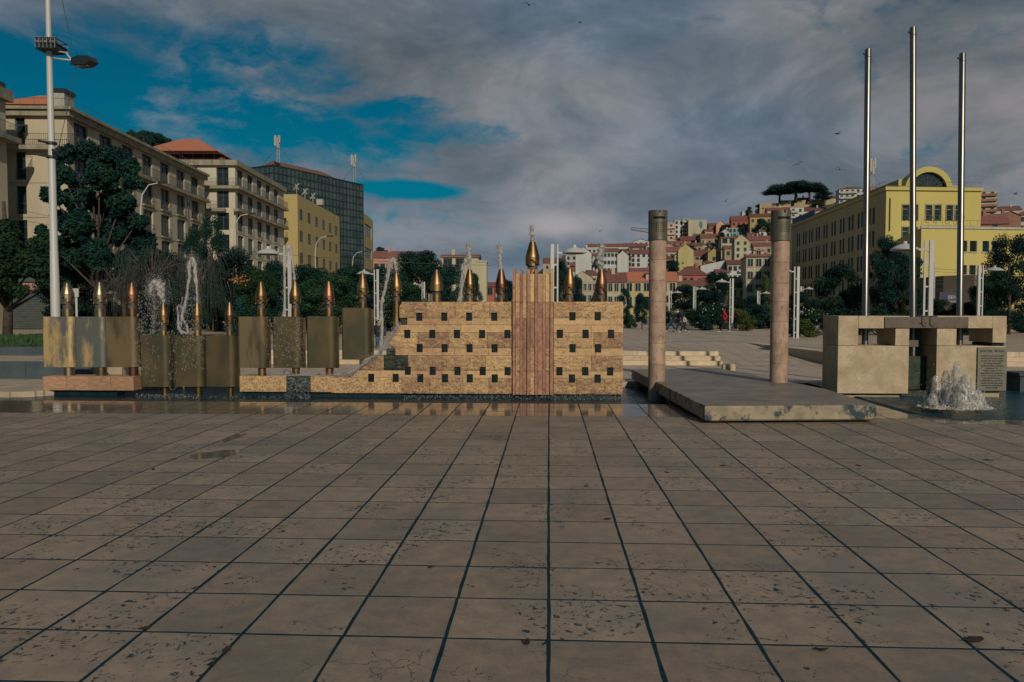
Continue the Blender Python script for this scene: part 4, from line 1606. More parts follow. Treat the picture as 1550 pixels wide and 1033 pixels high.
for k_ in range(46):
    a_ = 2 * math.pi * k_ / 46
    q_ = r_.uniform(.40, .62)
    b_.lathe([(.001, r_.uniform(.05, .12)), (r_.uniform(.05, .1), .02), (r_.uniform(.1, .2), -.012)], 8, (q_ * math.cos(a_), q_ * math.sin(a_), 0))
o_ = b_.build('foam_skirt', M_foam, mb_root, True)
o_.location = (0.02, .05, 0.02)
o_.scale = (1.05, .7, 1)
P = np.column_stack([r_.normal(0, .28, 3200), r_.normal(0, .25, 3200), np.abs(r_.normal(.12, .30, 3200))])
P[:, 2] = np.minimum(P[:, 2], .95 - np.abs(P[:, 0]) * 1.4)
P = P[P[:, 2] > 0]
tag(inst('droplets', drops(P, r_.uniform(.004, .012, len(P))), mb_root), kind='stuff')

# ================================================================== TALL LAMP POLE, LEFT
D = 24.0
lx = XD(84, D)
lp = empty('street_lamp', (lx, D, 0.0), 0, 'very tall white steel lamp pole at the left rising out of the picture', 'street lamp')
lz = lambda y: ZD(y, D, 80)
b = MB()
b.lathe([(.142, 0), (.136, lz(430)), (.132, lz(430) + .01), (.122, lz(381)), (.116, lz(380)), (.106, lz(236)), (.100, lz(235)), (.086, lz(84)), (.08, lz(60)), (.07, 15.5), (.04, 15.6)], 28)
b.build('pole', M_white, lp, 'auto')
for y in (246, 225):
    b = MB()
    b.lathe([(.12, -.05), (.16, -.04), (.16, .03), (.12, .04)], 20, (0, 0, lz(y - 8)))
    b.bar((-.05, -.1, lz(y - 8)), (-.25, -.3, lz(y - 9)), .04, 6)
    b.build('clamp', M_dkmetal, lp, 'auto')
b = MB()
b.bar((.1, -.1, lz(228)), (.33, -.14, lz(235)), .05, 6)
b.bar((.1, -.1, lz(234)), (.36, -.1, lz(228)), .05, 6)
b.build('camera_bracket', M_dkmetal, lp)
# basket of floodlight gear
b = MB()
zb_, zt2 = lz(78), lz(63)
for k in range(3):
    zz_ = zb_ + (zt2 - zb_) * k / 2
    for (x0, y0), (x1, y1) in (((-.22, -.35), (.42, -.35)), ((.42, -.35), (.42, .3)), ((.42, .3), (-.22, .3)), ((-.22, .3), (-.22, -.35))):
        b.bar((x0, y0, zz_), (x1, y1, zz_ - .02), .018, 5)
for i in range(12):
    x0 = -.22 + .64 * (i % 6) / 5
    y0 = -.35 if i < 6 else .3
    b.bar((x0, y0, zb_), (x0, y0, zt2), .014, 5)
b.box(-.20, .40, -.33, .28, zb_, zb_ + .14)
b.build('basket', M_dkmetal, lp)
for x0 in (-.12, .08, .28):
    b = MB()
    b.box(x0 - .07, x0 + .07, -.3, -.1, zb_ + .15, zt2 + .05)
    b.build('floodlight', M_conc, lp)
b = MB()
b.tube([(.08, 0, lz(88)), (.5, -.1, lz(92)), (.86, -.2, lz(95))], .03, 8)
b.tube([(.35, -.1, lz(80)), (.65, -.15, lz(83)), (.86, -.2, lz(94))], .025, 8)
b.build('arm', M_white, lp, True)
b = MB()
z0 = lz(99)
hd = [(-.28, -.09), (.32, -.13), (.52, -.02), (.42, .14), (.0, .18), (-.25, .10)]
b.vprism(hd, -.17, .17)
o = b.build('lamp_head', M_dkmetal, lp)
o.location = (1.2, -.22, z0)
o.rotation_euler = (0, rad(2), rad(-14))
b = MB()
b.box(-.12, .34, -.12, .12, -.16, -.11)
o2 = b.build('lamp_glass', M_conc, lp)
o2.location = (1.2, -.22, z0)
o2.rotation_euler = (0, rad(2), rad(-14))


# ================================================================== DOUBLE POST LAMPS
def make_post():
    root = empty('plaza_lamp', (0, 0, 0))
    h = 4.15
    b_ = MB()
    b_.box(-.16, -.02, -.06, .06, 0, h)
    b_.build('main_post', M_white, root)
    b_ = MB()
    b_.box(.09, .15, -.04, .04, 0, h)
    b_.build('side_post', M_white, root)
    b_ = MB()
    b_.box(-.02, .09, -.03, .03, 0, .05)
    rm = b_.mesh('rung', M_white)
    k = .3
    while k < h:
        inst('rung', rm, root, (0, 0, k))
        k += .78
    b_ = MB()
    b_.box(.15, .62, -.03, .03, h - .32, h - .26)
    b_.build('arm', M_white, root)
    b_ = MB()
    b_.lathe([(.10, -.32), (.46, -.30), (.47, -.26), (.25, -.14), (.08, -.10), (.07, -.02), (.001, -.02)], 28, (.78, 0, h))
    b_.build('lamp_shade', M_white, root, 'auto')
    b_ = MB()
    b_.lathe([(.001, -.335), (.36, -.325)], 28, (.78, 0, h))
    b_.build('diffuser', M_conc, root)
    return root


def copy_tree(o, parent=None):
    c = o.copy()
    COL.objects.link(c)
    if parent:
        c.parent = parent
    for ch in list(o.children):
        copy_tree(ch, c)
    return c


proto = make_post()
posts = [(839, 370, 'tall double-post plaza lamp just right of the fountain tower', 0.15, None),
         (1404, 364, 'largest double-post plaza lamp behind the middle flagpole', math.pi - .2, None),
         (1205, 404, 'double-post plaza lamp immediately right of the right round column', math.pi + .1, None),
         (1107, 422, 'double-post plaza lamp beside the walker in the red coat', math.pi, None),
         (1483, 402, 'double-post plaza lamp by the trees right of the right flagpole', 0.1, None),
         (436, 372, 'double-post plaza lamp behind the dripping panel nozzle', math.pi, None),
         (570, 408, 'double-post plaza lamp between the pedestal panels and the stone wall', math.pi, None),
         (641, 427, 'small distant double-post plaza lamp before the round dark tree left of centre', math.pi, None),
         (1213, 434, 'small distant double-post plaza lamp in the bushes right of the columns', 0.1, None),
         (1317, 422, 'double-post plaza lamp close to the left flagpole', 0.05, None),
         (1051, 434, 'lampless looking thin double post behind the walking group', 0.3, 73),
         (646, 438, 'lamp post half hidden right behind the leftmost wall top nozzle', math.pi, 74),
         (1014, 440, 'distant white post just right of the left round column', 0, 80),
         (1148, 441, 'distant white post against the trees left of the right round column', 0, 82)]
for i, (px, yt, lab, rz, dd) in enumerate(posts):
    D = dd or 2.55 * F / (470 - yt)
    g_ = 0.5 if D > 30.2 else 0.0
    o = proto if i == 0 else copy_tree(proto)
    o.name = 'plaza_lamp'
    o.location = (XD(px, D), D, g_)
    o.rotation_euler = (0, 0, rz)
    zt_ = ZD(yt, D, px) - g_
    o.scale = (1, 1, zt_ / 4.15)
    tag(o, lab, 'lamp', 'white double post plaza lamps')

# ================================================================== FALLEN LEAVES, PEBBLES
M_leaf = material('dead_leaf', (0.030, 0.012, 0.014), 0.7, (0.02, 0.016, 0.016), vs=20, rnd=0.3)
leafs = [(219.5, 952, .030, 'dark withered leaf on the left foreground paving near a cracked tile'), (343, 985, .040, 'large dark leaf lying on a joint at lower left'),
         (319, 1008, .028, 'small curled leaf below the large one at lower left'), (231.5, 711, .034, 'small dark leaf clump left, seventh row from the pool'),
         (264, 696, .034, 'dark leaf on a joint left of the wet patch'), (117, 862, .018, 'tiny leaf far left in the middle of a tile'),
         (548, 851, .022, 'round dark pebble-like leaf left of centre'), (652, 860, .028, 'flat dark leaf on a joint below the centre left tiles'),
         (918, 787, .034, 'dark round clump of leaf right of the central joint'), (887, 737, .030, 'thin leaf scrap right of the central joint near the wall'),
         (1477, 971, .052, 'large dark red leaf at lower right'), (1241, 985, .036, 'flat dark leaf on the joint at lower centre right'),
         (1301, 706, .040, 'dark leaf scrap before the bubbling fountain'), (1095, 706, .034, 'dark leaf scrap before the stone slab'),
         (1498, 698, .045, 'dark leaf scrap at far right before the overflowing pool'), (797, 973, .034, 'flat dark leaf touching the central joint near the bottom'),
         (716, 889, .014, 'tiny reddish leaf in the middle of a centre left tile'), (1010, 716, .026, 'small leaf scrap right of centre, middle distance')]
for px, py, r_, lab in leafs:
    p = gp(px, py)
    rr_ = random.Random(px)
    b = MB()
    n_ = 9
    ring = []
    for k in range(n_):
        a = 2 * math.pi * k / n_
        q = r_ * (1.5 if k in (0,) else rr_.uniform(.7, 1.1))
        ring.append((q * 1.25 * math.cos(a), q * .8 * math.sin(a), rr_.uniform(.0, r_ * .45)))
    for k in range(n_):
        b.poly([(0, 0, r_ * .35), ring[k], ring[(k + 1) % n_]])
        b.poly([(0, 0, r_ * .28), ring[(k + 1) % n_], ring[k]])
    o = b.build('fallen_leaf', M_leaf, None, loc=(p.x, p.y, .003), rz=rr_.uniform(0, 6))
    tag(o, lab, 'leaf', 'fallen leaves on the paving')

# ================================================================== PEOPLE
def skin_obj(name, joints, bones, mat, parent, sub=2):
    me = bpy.data.meshes.new(name)
    keys = list(joints)
    me.from_pydata([joints[k][0] for k in keys], [(keys.index(a), keys.index(c)) for a, c in bones], [])
    o_ = inst(name, me, parent)
    me.materials.append(mat)
    sk = o_.modifiers.new('skin', 'SKIN')
    sk.use_smooth_shade = True
    me.skin_vertices[0].data[0].use_root = True
    for i, k in enumerate(keys):
        r_ = joints[k][1]
        me.skin_vertices[0].data[i].radius = r_ if isinstance(r_, tuple) else (r_, r_)
    ss = o_.modifiers.new('sub', 'SUBSURF')
    ss.levels = ss.render_levels = sub
    return o_


M_skin = material('skin_tone', (0.36, 0.21, 0.15), 0.6, (0.33, 0.19, 0.13), rnd=0)
M_hair = material('dark_hair', (0.02, 0.014, 0.012), 0.6, rnd=0)
M_shoe = material('pale_shoes', (0.40, 0.39, 0.37), 0.6, rnd=0)


def person(label, px, py, h, top, bottom, rz, stride, coat_len=0.0, hood=False, phone=False, z=0.5):
    p = gp(px, py, z)
    root = empty('person', (p.x, p.y, z), rz, label, 'person')
    k = h / 1.72
    mt = material('top_' + label[:6], top, .8, rnd=0)
    mb = material('bottom_' + label[:6], bottom, .8, rnd=0)

    def J(d):
        return {a: (tuple(c * k for c in v[0]), (v[1] * k if not isinstance(v[1], tuple) else tuple(q * k for q in v[1]))) for a, v in d.items()}
    s = stride
    # walks towards -X local (picture left); Y is sideways
    base = {'pelvis': ((0, 0, .93), (.11, .15)), 'chest': ((-.03, 0, 1.30), (.11, .17)), 'neck': ((-.05, 0, 1.48), .05), 'head': ((-.08, 0, 1.60), (.085, .075)), 'crown': ((-.07, 0, 1.68), (.06, .055)),
            'hipL': ((0, -.09, .90), .09), 'hipR': ((0, .09, .90), .09), 'kneeL': ((-.16 * s, -.10, .50), .058), 'kneeR': ((.04 * s, .10, .50), .058),
            'anL': ((-.30 * s, -.10, .10), .040), 'anR': ((.34 * s, .10, .14), .040), 'toeL': ((-.46 * s - .04, -.10, .05), .035), 'toeR': ((.24 * s, .10, .04), .035),
            'shL': ((-.03, -.19, 1.42), .06), 'shR': ((-.03, .19, 1.42), .06), 'elL': ((.10 * s, -.23, 1.16), .043), 'elR': ((-.12 * s, .23, 1.16), .043),
            'haL': ((.02 - .1 * s, -.22, .95), .03), 'haR': ((-.28 * s, .2, 1.0), .03)}
    if phone:
        base['elR'] = ((-.05, .23, 1.16), .043)
        base['haR'] = ((-.27, .12, 1.25), .03)
    J0 = J(base)
    bones = [('pelvis', 'chest'), ('chest', 'neck'), ('neck', 'head'), ('head', 'crown'), ('pelvis', 'hipL'), ('pelvis', 'hipR'), ('hipL', 'kneeL'), ('hipR', 'kneeR'),
             ('kneeL', 'anL'), ('kneeR', 'anR'), ('anL', 'toeL'), ('anR', 'toeR'), ('chest', 'shL'), ('chest', 'shR'), ('shL', 'elL'), ('shR', 'elR'), ('elL', 'haL'), ('elR', 'haR')]
    skin_obj('body', J0, bones, M_skin, root)

    def grow(keys, g_):
        return {a: (J0[a][0], tuple(q + g_ for q in J0[a][1]) if isinstance(J0[a][1], tuple) else J0[a][1] + g_) for a in keys}
    tr = grow(['pelvis', 'hipL', 'hipR', 'kneeL', 'kneeR', 'anL', 'anR'], .022)
    skin_obj('trousers', tr, bones[4:10], mb, root)
    jk = grow(['pelvis', 'chest', 'shL', 'shR', 'elL', 'elR', 'haL', 'haR', 'neck'], .03)
    jk['haL'] = (tuple(np.array(jk['elL'][0]) * .25 + np.array(jk['haL'][0]) * .75), .045 * k)
    jk['haR'] = (tuple(np.array(jk['elR'][0]) * .25 + np.array(jk['haR'][0]) * .75), .045 * k)
    jb = [('pelvis', 'chest'), ('chest', 'neck'), ('chest', 'shL'), ('chest', 'shR'), ('shL', 'elL'), ('shR', 'elR'), ('elL', 'haL'), ('elR', 'haR')]
    if coat_len:
        jk['hem'] = ((.03 * k, 0, (.93 - coat_len) * k), (.18 * k, .2 * k))
        jb.append(('pelvis', 'hem'))
    skin_obj('coat' if coat_len else 'jacket', jk, jb, mt, root)
    b_ = MB()
    hc = J0['head'][0]
    b_.lathe([(.001, .115), (.06, .10), (.095, .05), (.10, 0), (.09, -.06), (.05, -.09)], 16, (hc[0] + .022, 0, hc[2] + .01), a0=-2.2, a1=2.2)
    b_.build('hair', mt if hood else M_hair, root, True)
    for a in ('L', 'R'):
        q, w_ = J0['an' + a][0], J0['toe' + a][0]
        b_ = MB()
        b_.tube([(q[0] + .05, q[1], q[2] - .04), (q[0] - .03, q[1], q[2] - .04), ((q[0] + w_[0]) / 2 - .02, w_[1], (q[2] + w_[2]) / 2 - .02), (w_[0] - .03, w_[1], max(w_[2], .03))], [.03, .05, .045, .03], 10)
        b_.build('shoe', M_shoe, root, True)
    return root


person('man in a dark green jacket and jeans walking left, first of the group', 1016, 503, 1.76, (.012, .035, .032), (.012, .03, .06), 0, 1.15)
person('man in a navy jacket walking beside the child', 1030, 502.5, 1.72, (.008, .016, .05), (.012, .016, .03), 0, 1.2)
person('child in a white top and dark leggings walking with the group', 1036, 503.5, 1.28, (.45, .43, .45), (.012, .02, .03), 0, 1.35)
person('walker in a long bright red hooded coat looking down', 1097, 503.5, 1.68, (.42, .004, .02), (.008, .008, .012), 0, 1.15, .26, True, True)
person('standing person in a dark coat half hidden by spray, left of the stone wall', 575, 545, 1.70, (.012, .016, .035), (.03, .08, .13), 1.4, .25, z=0.0)

# ================================================================== BIRDS
M_bird = material('gull_grey', (0.10, 0.11, 0.12), 0.8, rnd=.2)
for px, py, D, s, rz, lab in ((1268, 203, 60, .9, .6, 'gull banking steeply between the right flagpoles and column'), (1208, 249, 75, .8, 2.4, 'gull gliding above the umbrella pines'),
                              (1271, 257, 80, 1.0, .1, 'gull with level wings left of the first flagpole'), (1098, 305, 85, .9, .3, 'small gull over the hillside houses right of the left column'),
                              (1537, 294, 80, 1.0, 1.0, 'gull at the right edge above the far roofs'), (801, 8, 60, 1.0, .4, 'gull at the top edge of the sky near the centre'),
                              (878, 35, 80, .8, 1.2, 'gull high in the sky right of centre'), (908, 350, 70, .9, .2, 'dark gull low over the white houses')):
    p = at(px, py, D)
    b = MB()
    b.tube([(0, -.22, 0), (0, -.08, .01), (0, .1, 0), (0, .25, .01)], [.02, .06, .05, .015], 6)
    for sg in (-1, 1):
        b.poly([(0, -.08, .03), (sg * .32, -.12, .16), (sg * .32, .02, .16), (0, .08, .03)])
        b.poly([(sg * .32, -.12, .16), (sg * .72, .05, .06), (sg * .32, .02, .16)])
    o = b.build('gull', M_bird, None, loc=p, rz=rz)
    o.scale = (s, s, s)
    o.rotation_euler = (rad(10), rad(20 * math.sin(px)), rz)
    tag(o, lab, 'bird', 'gulls in the sky')
# ================================================================== BUILDINGS
def wallmat(name, c, c2=None, vs=.5, **k):
    return material(name, c, .85, c2, vs=vs, vd=6, rnd=0.03, stretch=(1, 1, .35), contrast=(.3, .7), **k)


M_stuccoA = wallmat('beige_render', (0.45, 0.385, 0.285), (0.34, 0.29, 0.22))
M_stuccoB = wallmat('pale_beige_render', (0.50, 0.45, 0.36), (0.40, 0.355, 0.28))
M_band = wallmat('stained_concrete_band', (0.30, 0.26, 0.19), (0.13, 0.125, 0.10), vs=1.2)
M_yel = wallmat('lemon_yellow_render', (0.435, 0.365, 0.125), (0.40, 0.33, 0.115), vs=.25)
M_yelC = wallmat('dull_yellow_render', (0.38, 0.30, 0.13), (0.33, 0.26, 0.115), vs=.25)
M_roofo = material('orange_tiles', (0.42, 0.15, 0.085), .85, (0.30, 0.11, 0.07), vs=2, rnd=.08, stretch=(3, 1, 1), bump=.02, bs=3)
M_roofr = material('red_tiles', (0.20, 0.075, 0.062), .85, (0.13, 0.055, 0.05), vs=1.0, rnd=.22, stretch=(3, 1, 1), bump=.02, bs=3)
M_roofb = material('brown_tiles', (0.17, 0.075, 0.055), .85, (0.11, 0.055, 0.045), vs=1, rnd=.15, bump=.02, bs=3)
M_glass = material('window_glass', (0.010, 0.020, 0.026), .22, (0.018, 0.030, 0.038), vs=.6, rnd=.4, spec=.3)
M_shut = material('window_frame_dark', (0.06, 0.075, 0.075), .6, rnd=.1)
M_frw = material('window_frame_pale', (0.36, 0.34, 0.30), .6, rnd=.1)
M_rail = material('iron_railing', (0.05, 0.065, 0.07), .5, rnd=.05)
M_glassw = material('curtain_wall_glass', (0.065, 0.090, 0.090), .12, (0.018, 0.038, 0.045), vs=.35, rnd=0, spec=.7)
M_mull = material('curtain_wall_mullion', (0.018, 0.032, 0.038), .5, rnd=0)


def face(mb, O, U, w_, h, holes_, depth, mi=0, z0=0.0):
    """holed wall in plane through O along unit U (x,y), outward normal = (U.y,-U.x); reveals go inward"""
    Nx, Ny = U[1], -U[0]
    xs = sorted({0.0, w_} | {v for a, b_, c, d in holes_ for v in (a, b_) if 0 < v < w_})
    zs = sorted({z0, h} | {v for a, b_, c, d in holes_ for v in (c, d) if z0 < v < h})

    def P(u, z, dd=0.0):
        return (O[0] + U[0] * u - Nx * dd, O[1] + U[1] * u - Ny * dd, z)
    for xa, xb in zip(xs, xs[1:]):
        for za, zb in zip(zs, zs[1:]):
            mx__, mz__ = (xa + xb) / 2, (za + zb) / 2
            if any(a < mx__ < b_ and c < mz__ < d for a, b_, c, d in holes_):
                continue
            mb.quad(P(xa, za), P(xb, za), P(xb, zb), P(xa, zb), mi)
    for a, b_, c, d in holes_:
        mb.quad(P(a, c), P(a, c, depth), P(a, d, depth), P(a, d), mi)
        mb.quad(P(b_, c, depth), P(b_, c), P(b_, d), P(b_, d, depth), mi)
        mb.quad(P(a, d), P(a, d, depth), P(b_, d, depth), P(b_, d), mi)
        mb.quad(P(a, c, depth), P(a, c), P(b_, c), P(b_, c, depth), mi)


WM = {}


def window(parent, O, U, a, b_, c, d, depth, frame=None, kind='window'):
    """frame part with a pane sub-part, set at the back of its opening; mesh shared by size"""
    w_, h = b_ - a, d - c
    fm = frame or M_shut
    key = (round(w_, 2), round(h, 2), fm.name)
    if key not in WM:
        f = MB()
        t = .07
        f.box(0, t, -.06, .02, 0, h)
        f.box(w_ - t, w_, -.06, .02, 0, h)
        f.box(t, w_ - t, -.06, .02, 0, t)
        f.box(t, w_ - t, -.06, .02, h - t, h)
        if w_ > 1.0:
            f.box(w_ / 2 - t / 2, w_ / 2 + t / 2, -.05, .02, t, h - t)
        if h > 1.6:
            f.box(t, w_ - t, -.048, .018, h * .74, h * .74 + t * .7)
        p = MB()
        p.box(t * .5, w_ - t * .5, .0, .012, t * .5, h - t * .5)
        WM[key] = (f.mesh('window', fm), p.mesh('pane', M_glass))
    ang = math.atan2(U[1], U[0])
    Nx, Ny = U[1], -U[0]
    loc = (O[0] + U[0] * a - Nx * (depth - .05), O[1] + U[1] * a - Ny * (depth - .05), c)
    o_ = inst(kind, WM[key][0], parent, loc, ang)
    inst('pane', WM[key][1], o_)
    return o_


def railing(parent, O, U, a, b_, z, h, out, name='railing', slab=.0, step=.14):
    """balcony railing (bars joined) along the wall, standing 'out' metres proud; returns with side pieces"""
    mb = MB()
    Nx, Ny = U[1], -U[0]

    def P(u, dd, zz__):
        return (O[0] + U[0] * u + Nx * dd, O[1] + U[1] * u + Ny * dd, zz__)
    for zz__ in (z + h, z + .08):
        mb.bar(P(a, out, zz__), P(b_, out, zz__), .022, 4)
        if out > .1:
            mb.bar(P(a, 0, zz__), P(a, out, zz__), .022, 4)
            mb.bar(P(b_, 0, zz__), P(b_, out, zz__), .022, 4)
    k = a
    while k <= b_ + .001:
        mb.bar(P(k, out, z), P(k, out, z + h), .012, 4, cap=False)
        k += step
    return mb.build(name, M_rail, parent)


def obx(mb, O, U, a, b_, dn0, dn1, z0, z1, mi=0):
    """box along wall: u in a..b, outward offset dn0..dn1"""
    Nx, Ny = U[1], -U[0]
    p = [(O[0] + U[0] * u + Nx * dd, O[1] + U[1] * u + Ny * dd) for u, dd in ((a, dn1), (b_, dn1), (b_, dn0), (a, dn0))]
    mb.prism(p, z0, z1, mi)


def unit(p, q):
    d = Vector((q[0] - p[0], q[1] - p[1]))
    return d.normalized(), d.length


GZ = 0.5
# ---- building A (left, long balconied block)
A0 = at(108, 470, 65.0)
A1 = at(312.5, 470, 97.5)
Ux, LA = unit(A0, A1)
UA = (Ux.x, Ux.y)                       # side facade direction; outward normal (U.y,-U.x) = towards +X
UL = (Ux.y, -Ux.x)                      # front face runs leftwards; build it from its left end
FW = 7.4
AL = (A0.x - UL[0] * FW, A0.y - UL[1] * FW)


def block(label, O, U, Ls, FWd, H, floors, bays, front_holes, wall, band, top_full, reveal=.45, roof=None, smallbal=True, base=GZ, pitch=4.5, off=1.2, ww=2.0, drop=None, toprec=.0):
    """corner block: O corner, U direction of the receding side; front face of width FWd to the left"""
    root = empty('apartment_building', (O[0], O[1], base), 0, label, 'building')
    root_off = (-O[0], -O[1], -base)
    V = (U[1], -U[0])            # outward normal of side facade = direction to the right along front
    left = (O[0] - V[0] * FWd, O[1] - V[1] * FWd)
    sub = empty('walls', (0, 0, 0))
    bpy.data.objects.remove(sub)

    def add(mb, name, mats, smooth=False):
        return mb.build(name, mats, root, smooth, loc=root_off)
    side, fr = [], []
    for z0, z1 in floors:
        for k in range(bays):
            a = off + pitch * k
            if a + ww < Ls - .3:
                side.append((a, a + ww, z0, z1))
        for a, b_ in front_holes:
            fr.append((a, b_, z0, z1))
    mb = MB()
    face(mb, O, U, Ls, H, side, reveal, 0, base - 1.2)
    add(mb, 'side_wall', wall)
    mb = MB()
    face(mb, left, V, FWd, H, fr, reveal, 0, base - 1.2)
    add(mb, 'front_wall', wall)
    # hidden faces
    mb = MB()
    E = (O[0] + U[0] * Ls, O[1] + U[1] * Ls)
    EL = (left[0] + U[0] * Ls, left[1] + U[1] * Ls)
    mb.quad((E[0], E[1], base - 1), (EL[0], EL[1], base - 1), (EL[0], EL[1], H), (E[0], E[1], H))
    mb.quad((EL[0], EL[1], base - 1), (left[0], left[1], base - 1), (left[0], left[1], H), (EL[0], EL[1], H))
    mb.quad((O[0], O[1], H), (E[0], E[1], H), (EL[0], EL[1], H), (left[0], left[1], H))
    add(mb, 'rear_wall', wall)
    for a, b_, c, d in side:
        window(root, O, U, a, b_, c, d, reveal).location += Vector(root_off)
    for a, b_, c, d in fr:
        window(root, left, V, a, b_, c, d, reveal).location += Vector(root_off)
    return root, root_off, left, V, E, side, fr, add


floorsA = [(16.45, 18.85), (13.5, 15.9), (10.5, 12.95), (7.55, 10.0), (4.6, 7.0), (0.8, 3.7)]
root, ro, left, V, E, side, fr, add = block('long beige balconied apartment block behind the big left tree with orange hipped roof', (A0.x, A0.y), UA, LA, FW, 19.5,
                                            floorsA, 8, [(2.95, 3.8), ], M_stuccoA, M_band, True, pitch=4.5, off=1.1, ww=2.4, reveal=.28)
OA = (A0.x, A0.y)
for nm, z0, z1, out_ in (('cornice', 18.95, 19.45, .45), ('cornice', 19.45, 19.72, .7), ('balcony_slab', 16.0, 16.35, .75)):
    mb = MB()
    obx(mb, OA, UA, -out_, LA, 0.004, out_, z0, z1)
    obx(mb, left, V, 0, FW, .004, out_, z0, z1)
    add(mb, nm, M_band)
for z in (13.2, 10.2, 7.25, 4.3):
    mb = MB()
    obx(mb, OA, UA, 0, LA, .003, .03, z, z + .05)
    obx(mb, left, V, 0, FW, .003, .03, z, z + .05)
    add(mb, 'string_course', M_band)
o = railing(root, OA, UA, -.65, LA - .2, 16.35, 1.0, .68, step=.16)
o.location = ro
o = railing(root, left, V, 0, FW + .65, 16.35, 1.0, .68, step=.16)
o.location = ro
for a, b_, c, d in side:
    if c < 16:
        mb = MB()
        obx(mb, OA, UA, a - .1, b_ + .1, .003, .22, c - .18, c - .02)
        add(mb, 'balcony_sill', M_band)
        railing(root, OA, UA, a, b_, c - .02, .95, .16, step=.2).location = ro
for a, b_, c, d in fr:
    if c < 16:
        railing(root, left, V, a, b_, c - .02, .95, .03, step=.16).location = ro


def hip(mb, pts4, z0, z1, inset, mi=0, over=.0):
    """hip roof over quad pts4 (ordered around), ridge along the long side"""
    c = [Vector((p[0], p[1], z0)) for p in pts4]
    if (c[1] - c[0]).length < (c[2] - c[1]).length:
        c = c[1:] + c[:1]
    m0, m1 = (c[0] + c[3]) / 2, (c[1] + c[2]) / 2
    d = (m1 - m0)
    l_ = d.length
    d = d / l_
    r0, r1 = m0 + d * min(inset, l_ * .45), m1 - d * min(inset, l_ * .45)
    r0.z = r1.z = z1
    mb.quad(c[0], c[1], r1, r0, mi)
    mb.poly([c[1], c[2], r1], mi)
    mb.quad(c[2], c[3], r0, r1, mi)
    mb.poly([c[3], c[0], r0], mi)
    mb.quad(c[3], c[2], c[1], c[0], mi)


def offs(O, U, V, u, v):
    return (O[0] + U[0] * u + V[0] * v, O[1] + U[1] * u + V[1] * v)


# roofs of A: low brown long roof and raised orange hip at the corner
mb = MB()
hip(mb, [offs(OA, UA, V, 1.0, -.9), offs(OA, UA, V, LA - .5, -.9), offs(OA, UA, V, LA - .5, -11), offs(OA, UA, V, 1.0, -11)], 19.73, 21.2, 5)
add(mb, 'roof', M_roofr)
mb = MB()
hip(mb, [offs(OA, UA, V, 2.2, -1.3), offs(OA, UA, V, 9.0, -1.3), offs(OA, UA, V, 9.0, -8.5), offs(OA, UA, V, 2.2, -8.5)], 20.6, 22.3, 3.2)
add(mb, 'roof_cap', M_roofo)
for u, v, w_, h in ((.5, -7.0, 1.3, 3.6), (.9, -1.0, 1.1, 2.6)):
    mb = MB()
    p = offs(OA, UA, V, u, v)
    q = [offs(p, UA, V, 0, -w_ * .7), offs(p, UA, V, 1.6, -w_ * .7), offs(p, UA, V, 1.6, w_ * .3), offs(p, UA, V, 0, w_ * .3)]
    mb.prism([q[0], q[3], q[2], q[1]], 19.7, 19.7 + h * .62, 0)
    q = [offs(p, UA, V, -.12, -w_ * .7 - .12), offs(p, UA, V, 1.72, -w_ * .7 - .12), offs(p, UA, V, 1.72, w_ * .3 + .12), offs(p, UA, V, -.12, w_ * .3 + .12)]
    mb.prism([q[0], q[3], q[2], q[1]], 19.7 + h * .62, 19.7 + h * .75, 1)
    add(mb, 'chimney', [M_frw, M_dkmetal])
railing(root, OA, UA, 0, LA - 1, 19.72, .75, .3, step=1.6).location = ro
railing(root, left, V, 0, FW, 19.72, .75, .3, step=1.2).location = ro

# ---- building B
B0 = at(358.5, 470, 100)
B1 = at(431.5, 470, 122.6)
Ux, LB = unit(B0, B1)
UB = (Ux.x, Ux.y)
OB = (B0.x, B0.y)
floorsB = [(18.7, 21.1), (15.75, 18.0), (12.8, 15.1), (9.9, 12.2), (7.0, 9.3), (4.0, 6.3), (0.8, 3.4)]
root, ro, left, V, E, side, fr, add = block('pale six storey apartment block behind the first, with red pyramid roof', OB, UB, LB, 11.0, 21.7,
                                            floorsB, 6, [(8.55, 10.15), (4.4, 6.0), (0.8, 2.2)], M_stuccoB, M_band, True, pitch=4.1, off=.9, ww=2.2, reveal=.28)
for nm, z0, z1, out_ in (('cornice', 21.3, 22.0, .5), ('balcony_slab', 18.2, 18.55, .8), ('balcony_slab', 15.2, 15.55, .8)):
    mb = MB()
    obx(mb, OB, UB, -out_, LB, .004, out_, z0, z1)
    obx(mb, left, V, 0, 11.0 - (1.2 if z0 < 16 else 0), .004, out_, z0, z1)
    add(mb, nm, M_band)
    if nm == 'balcony_slab':
        railing(root, OB, UB, -.7 if z0 > 16 else .3, LB, z1, 1.0, .7, step=.16).location = ro
        railing(root, left, V, 0, 11.6 if z0 > 16 else 9.8, z1, 1.0, .7, step=.16).location = ro
for z in (12.4, 9.5, 6.6):
    mb = MB()
    obx(mb, OB, UB, 0, LB, .003, .03, z, z + .06)
    add(mb, 'string_course', M_band)
for a, b_, c, d in side:
    if c < 15:
        railing(root, OB, UB, a, b_, c - .02, .95, .14, step=.2).location = ro
mb = MB()
hip(mb, [offs(OB, UB, V, 1.0, -.8), offs(OB, UB, V, LB - 1, -.8), offs(OB, UB, V, LB - 1, -13), offs(OB, UB, V, 1.0, -13)], 22.0, 25.2, 6)
add(mb, 'roof', M_roofr)
mb = MB()
hip(mb, [offs(OB, UB, V, .6, -2.6), offs(OB, UB, V, 9, -2.6), offs(OB, UB, V, 9, -13), offs(OB, UB, V, .6, -13)], 23.4, 25.9, 4)
add(mb, 'roof_cap', M_roofo)
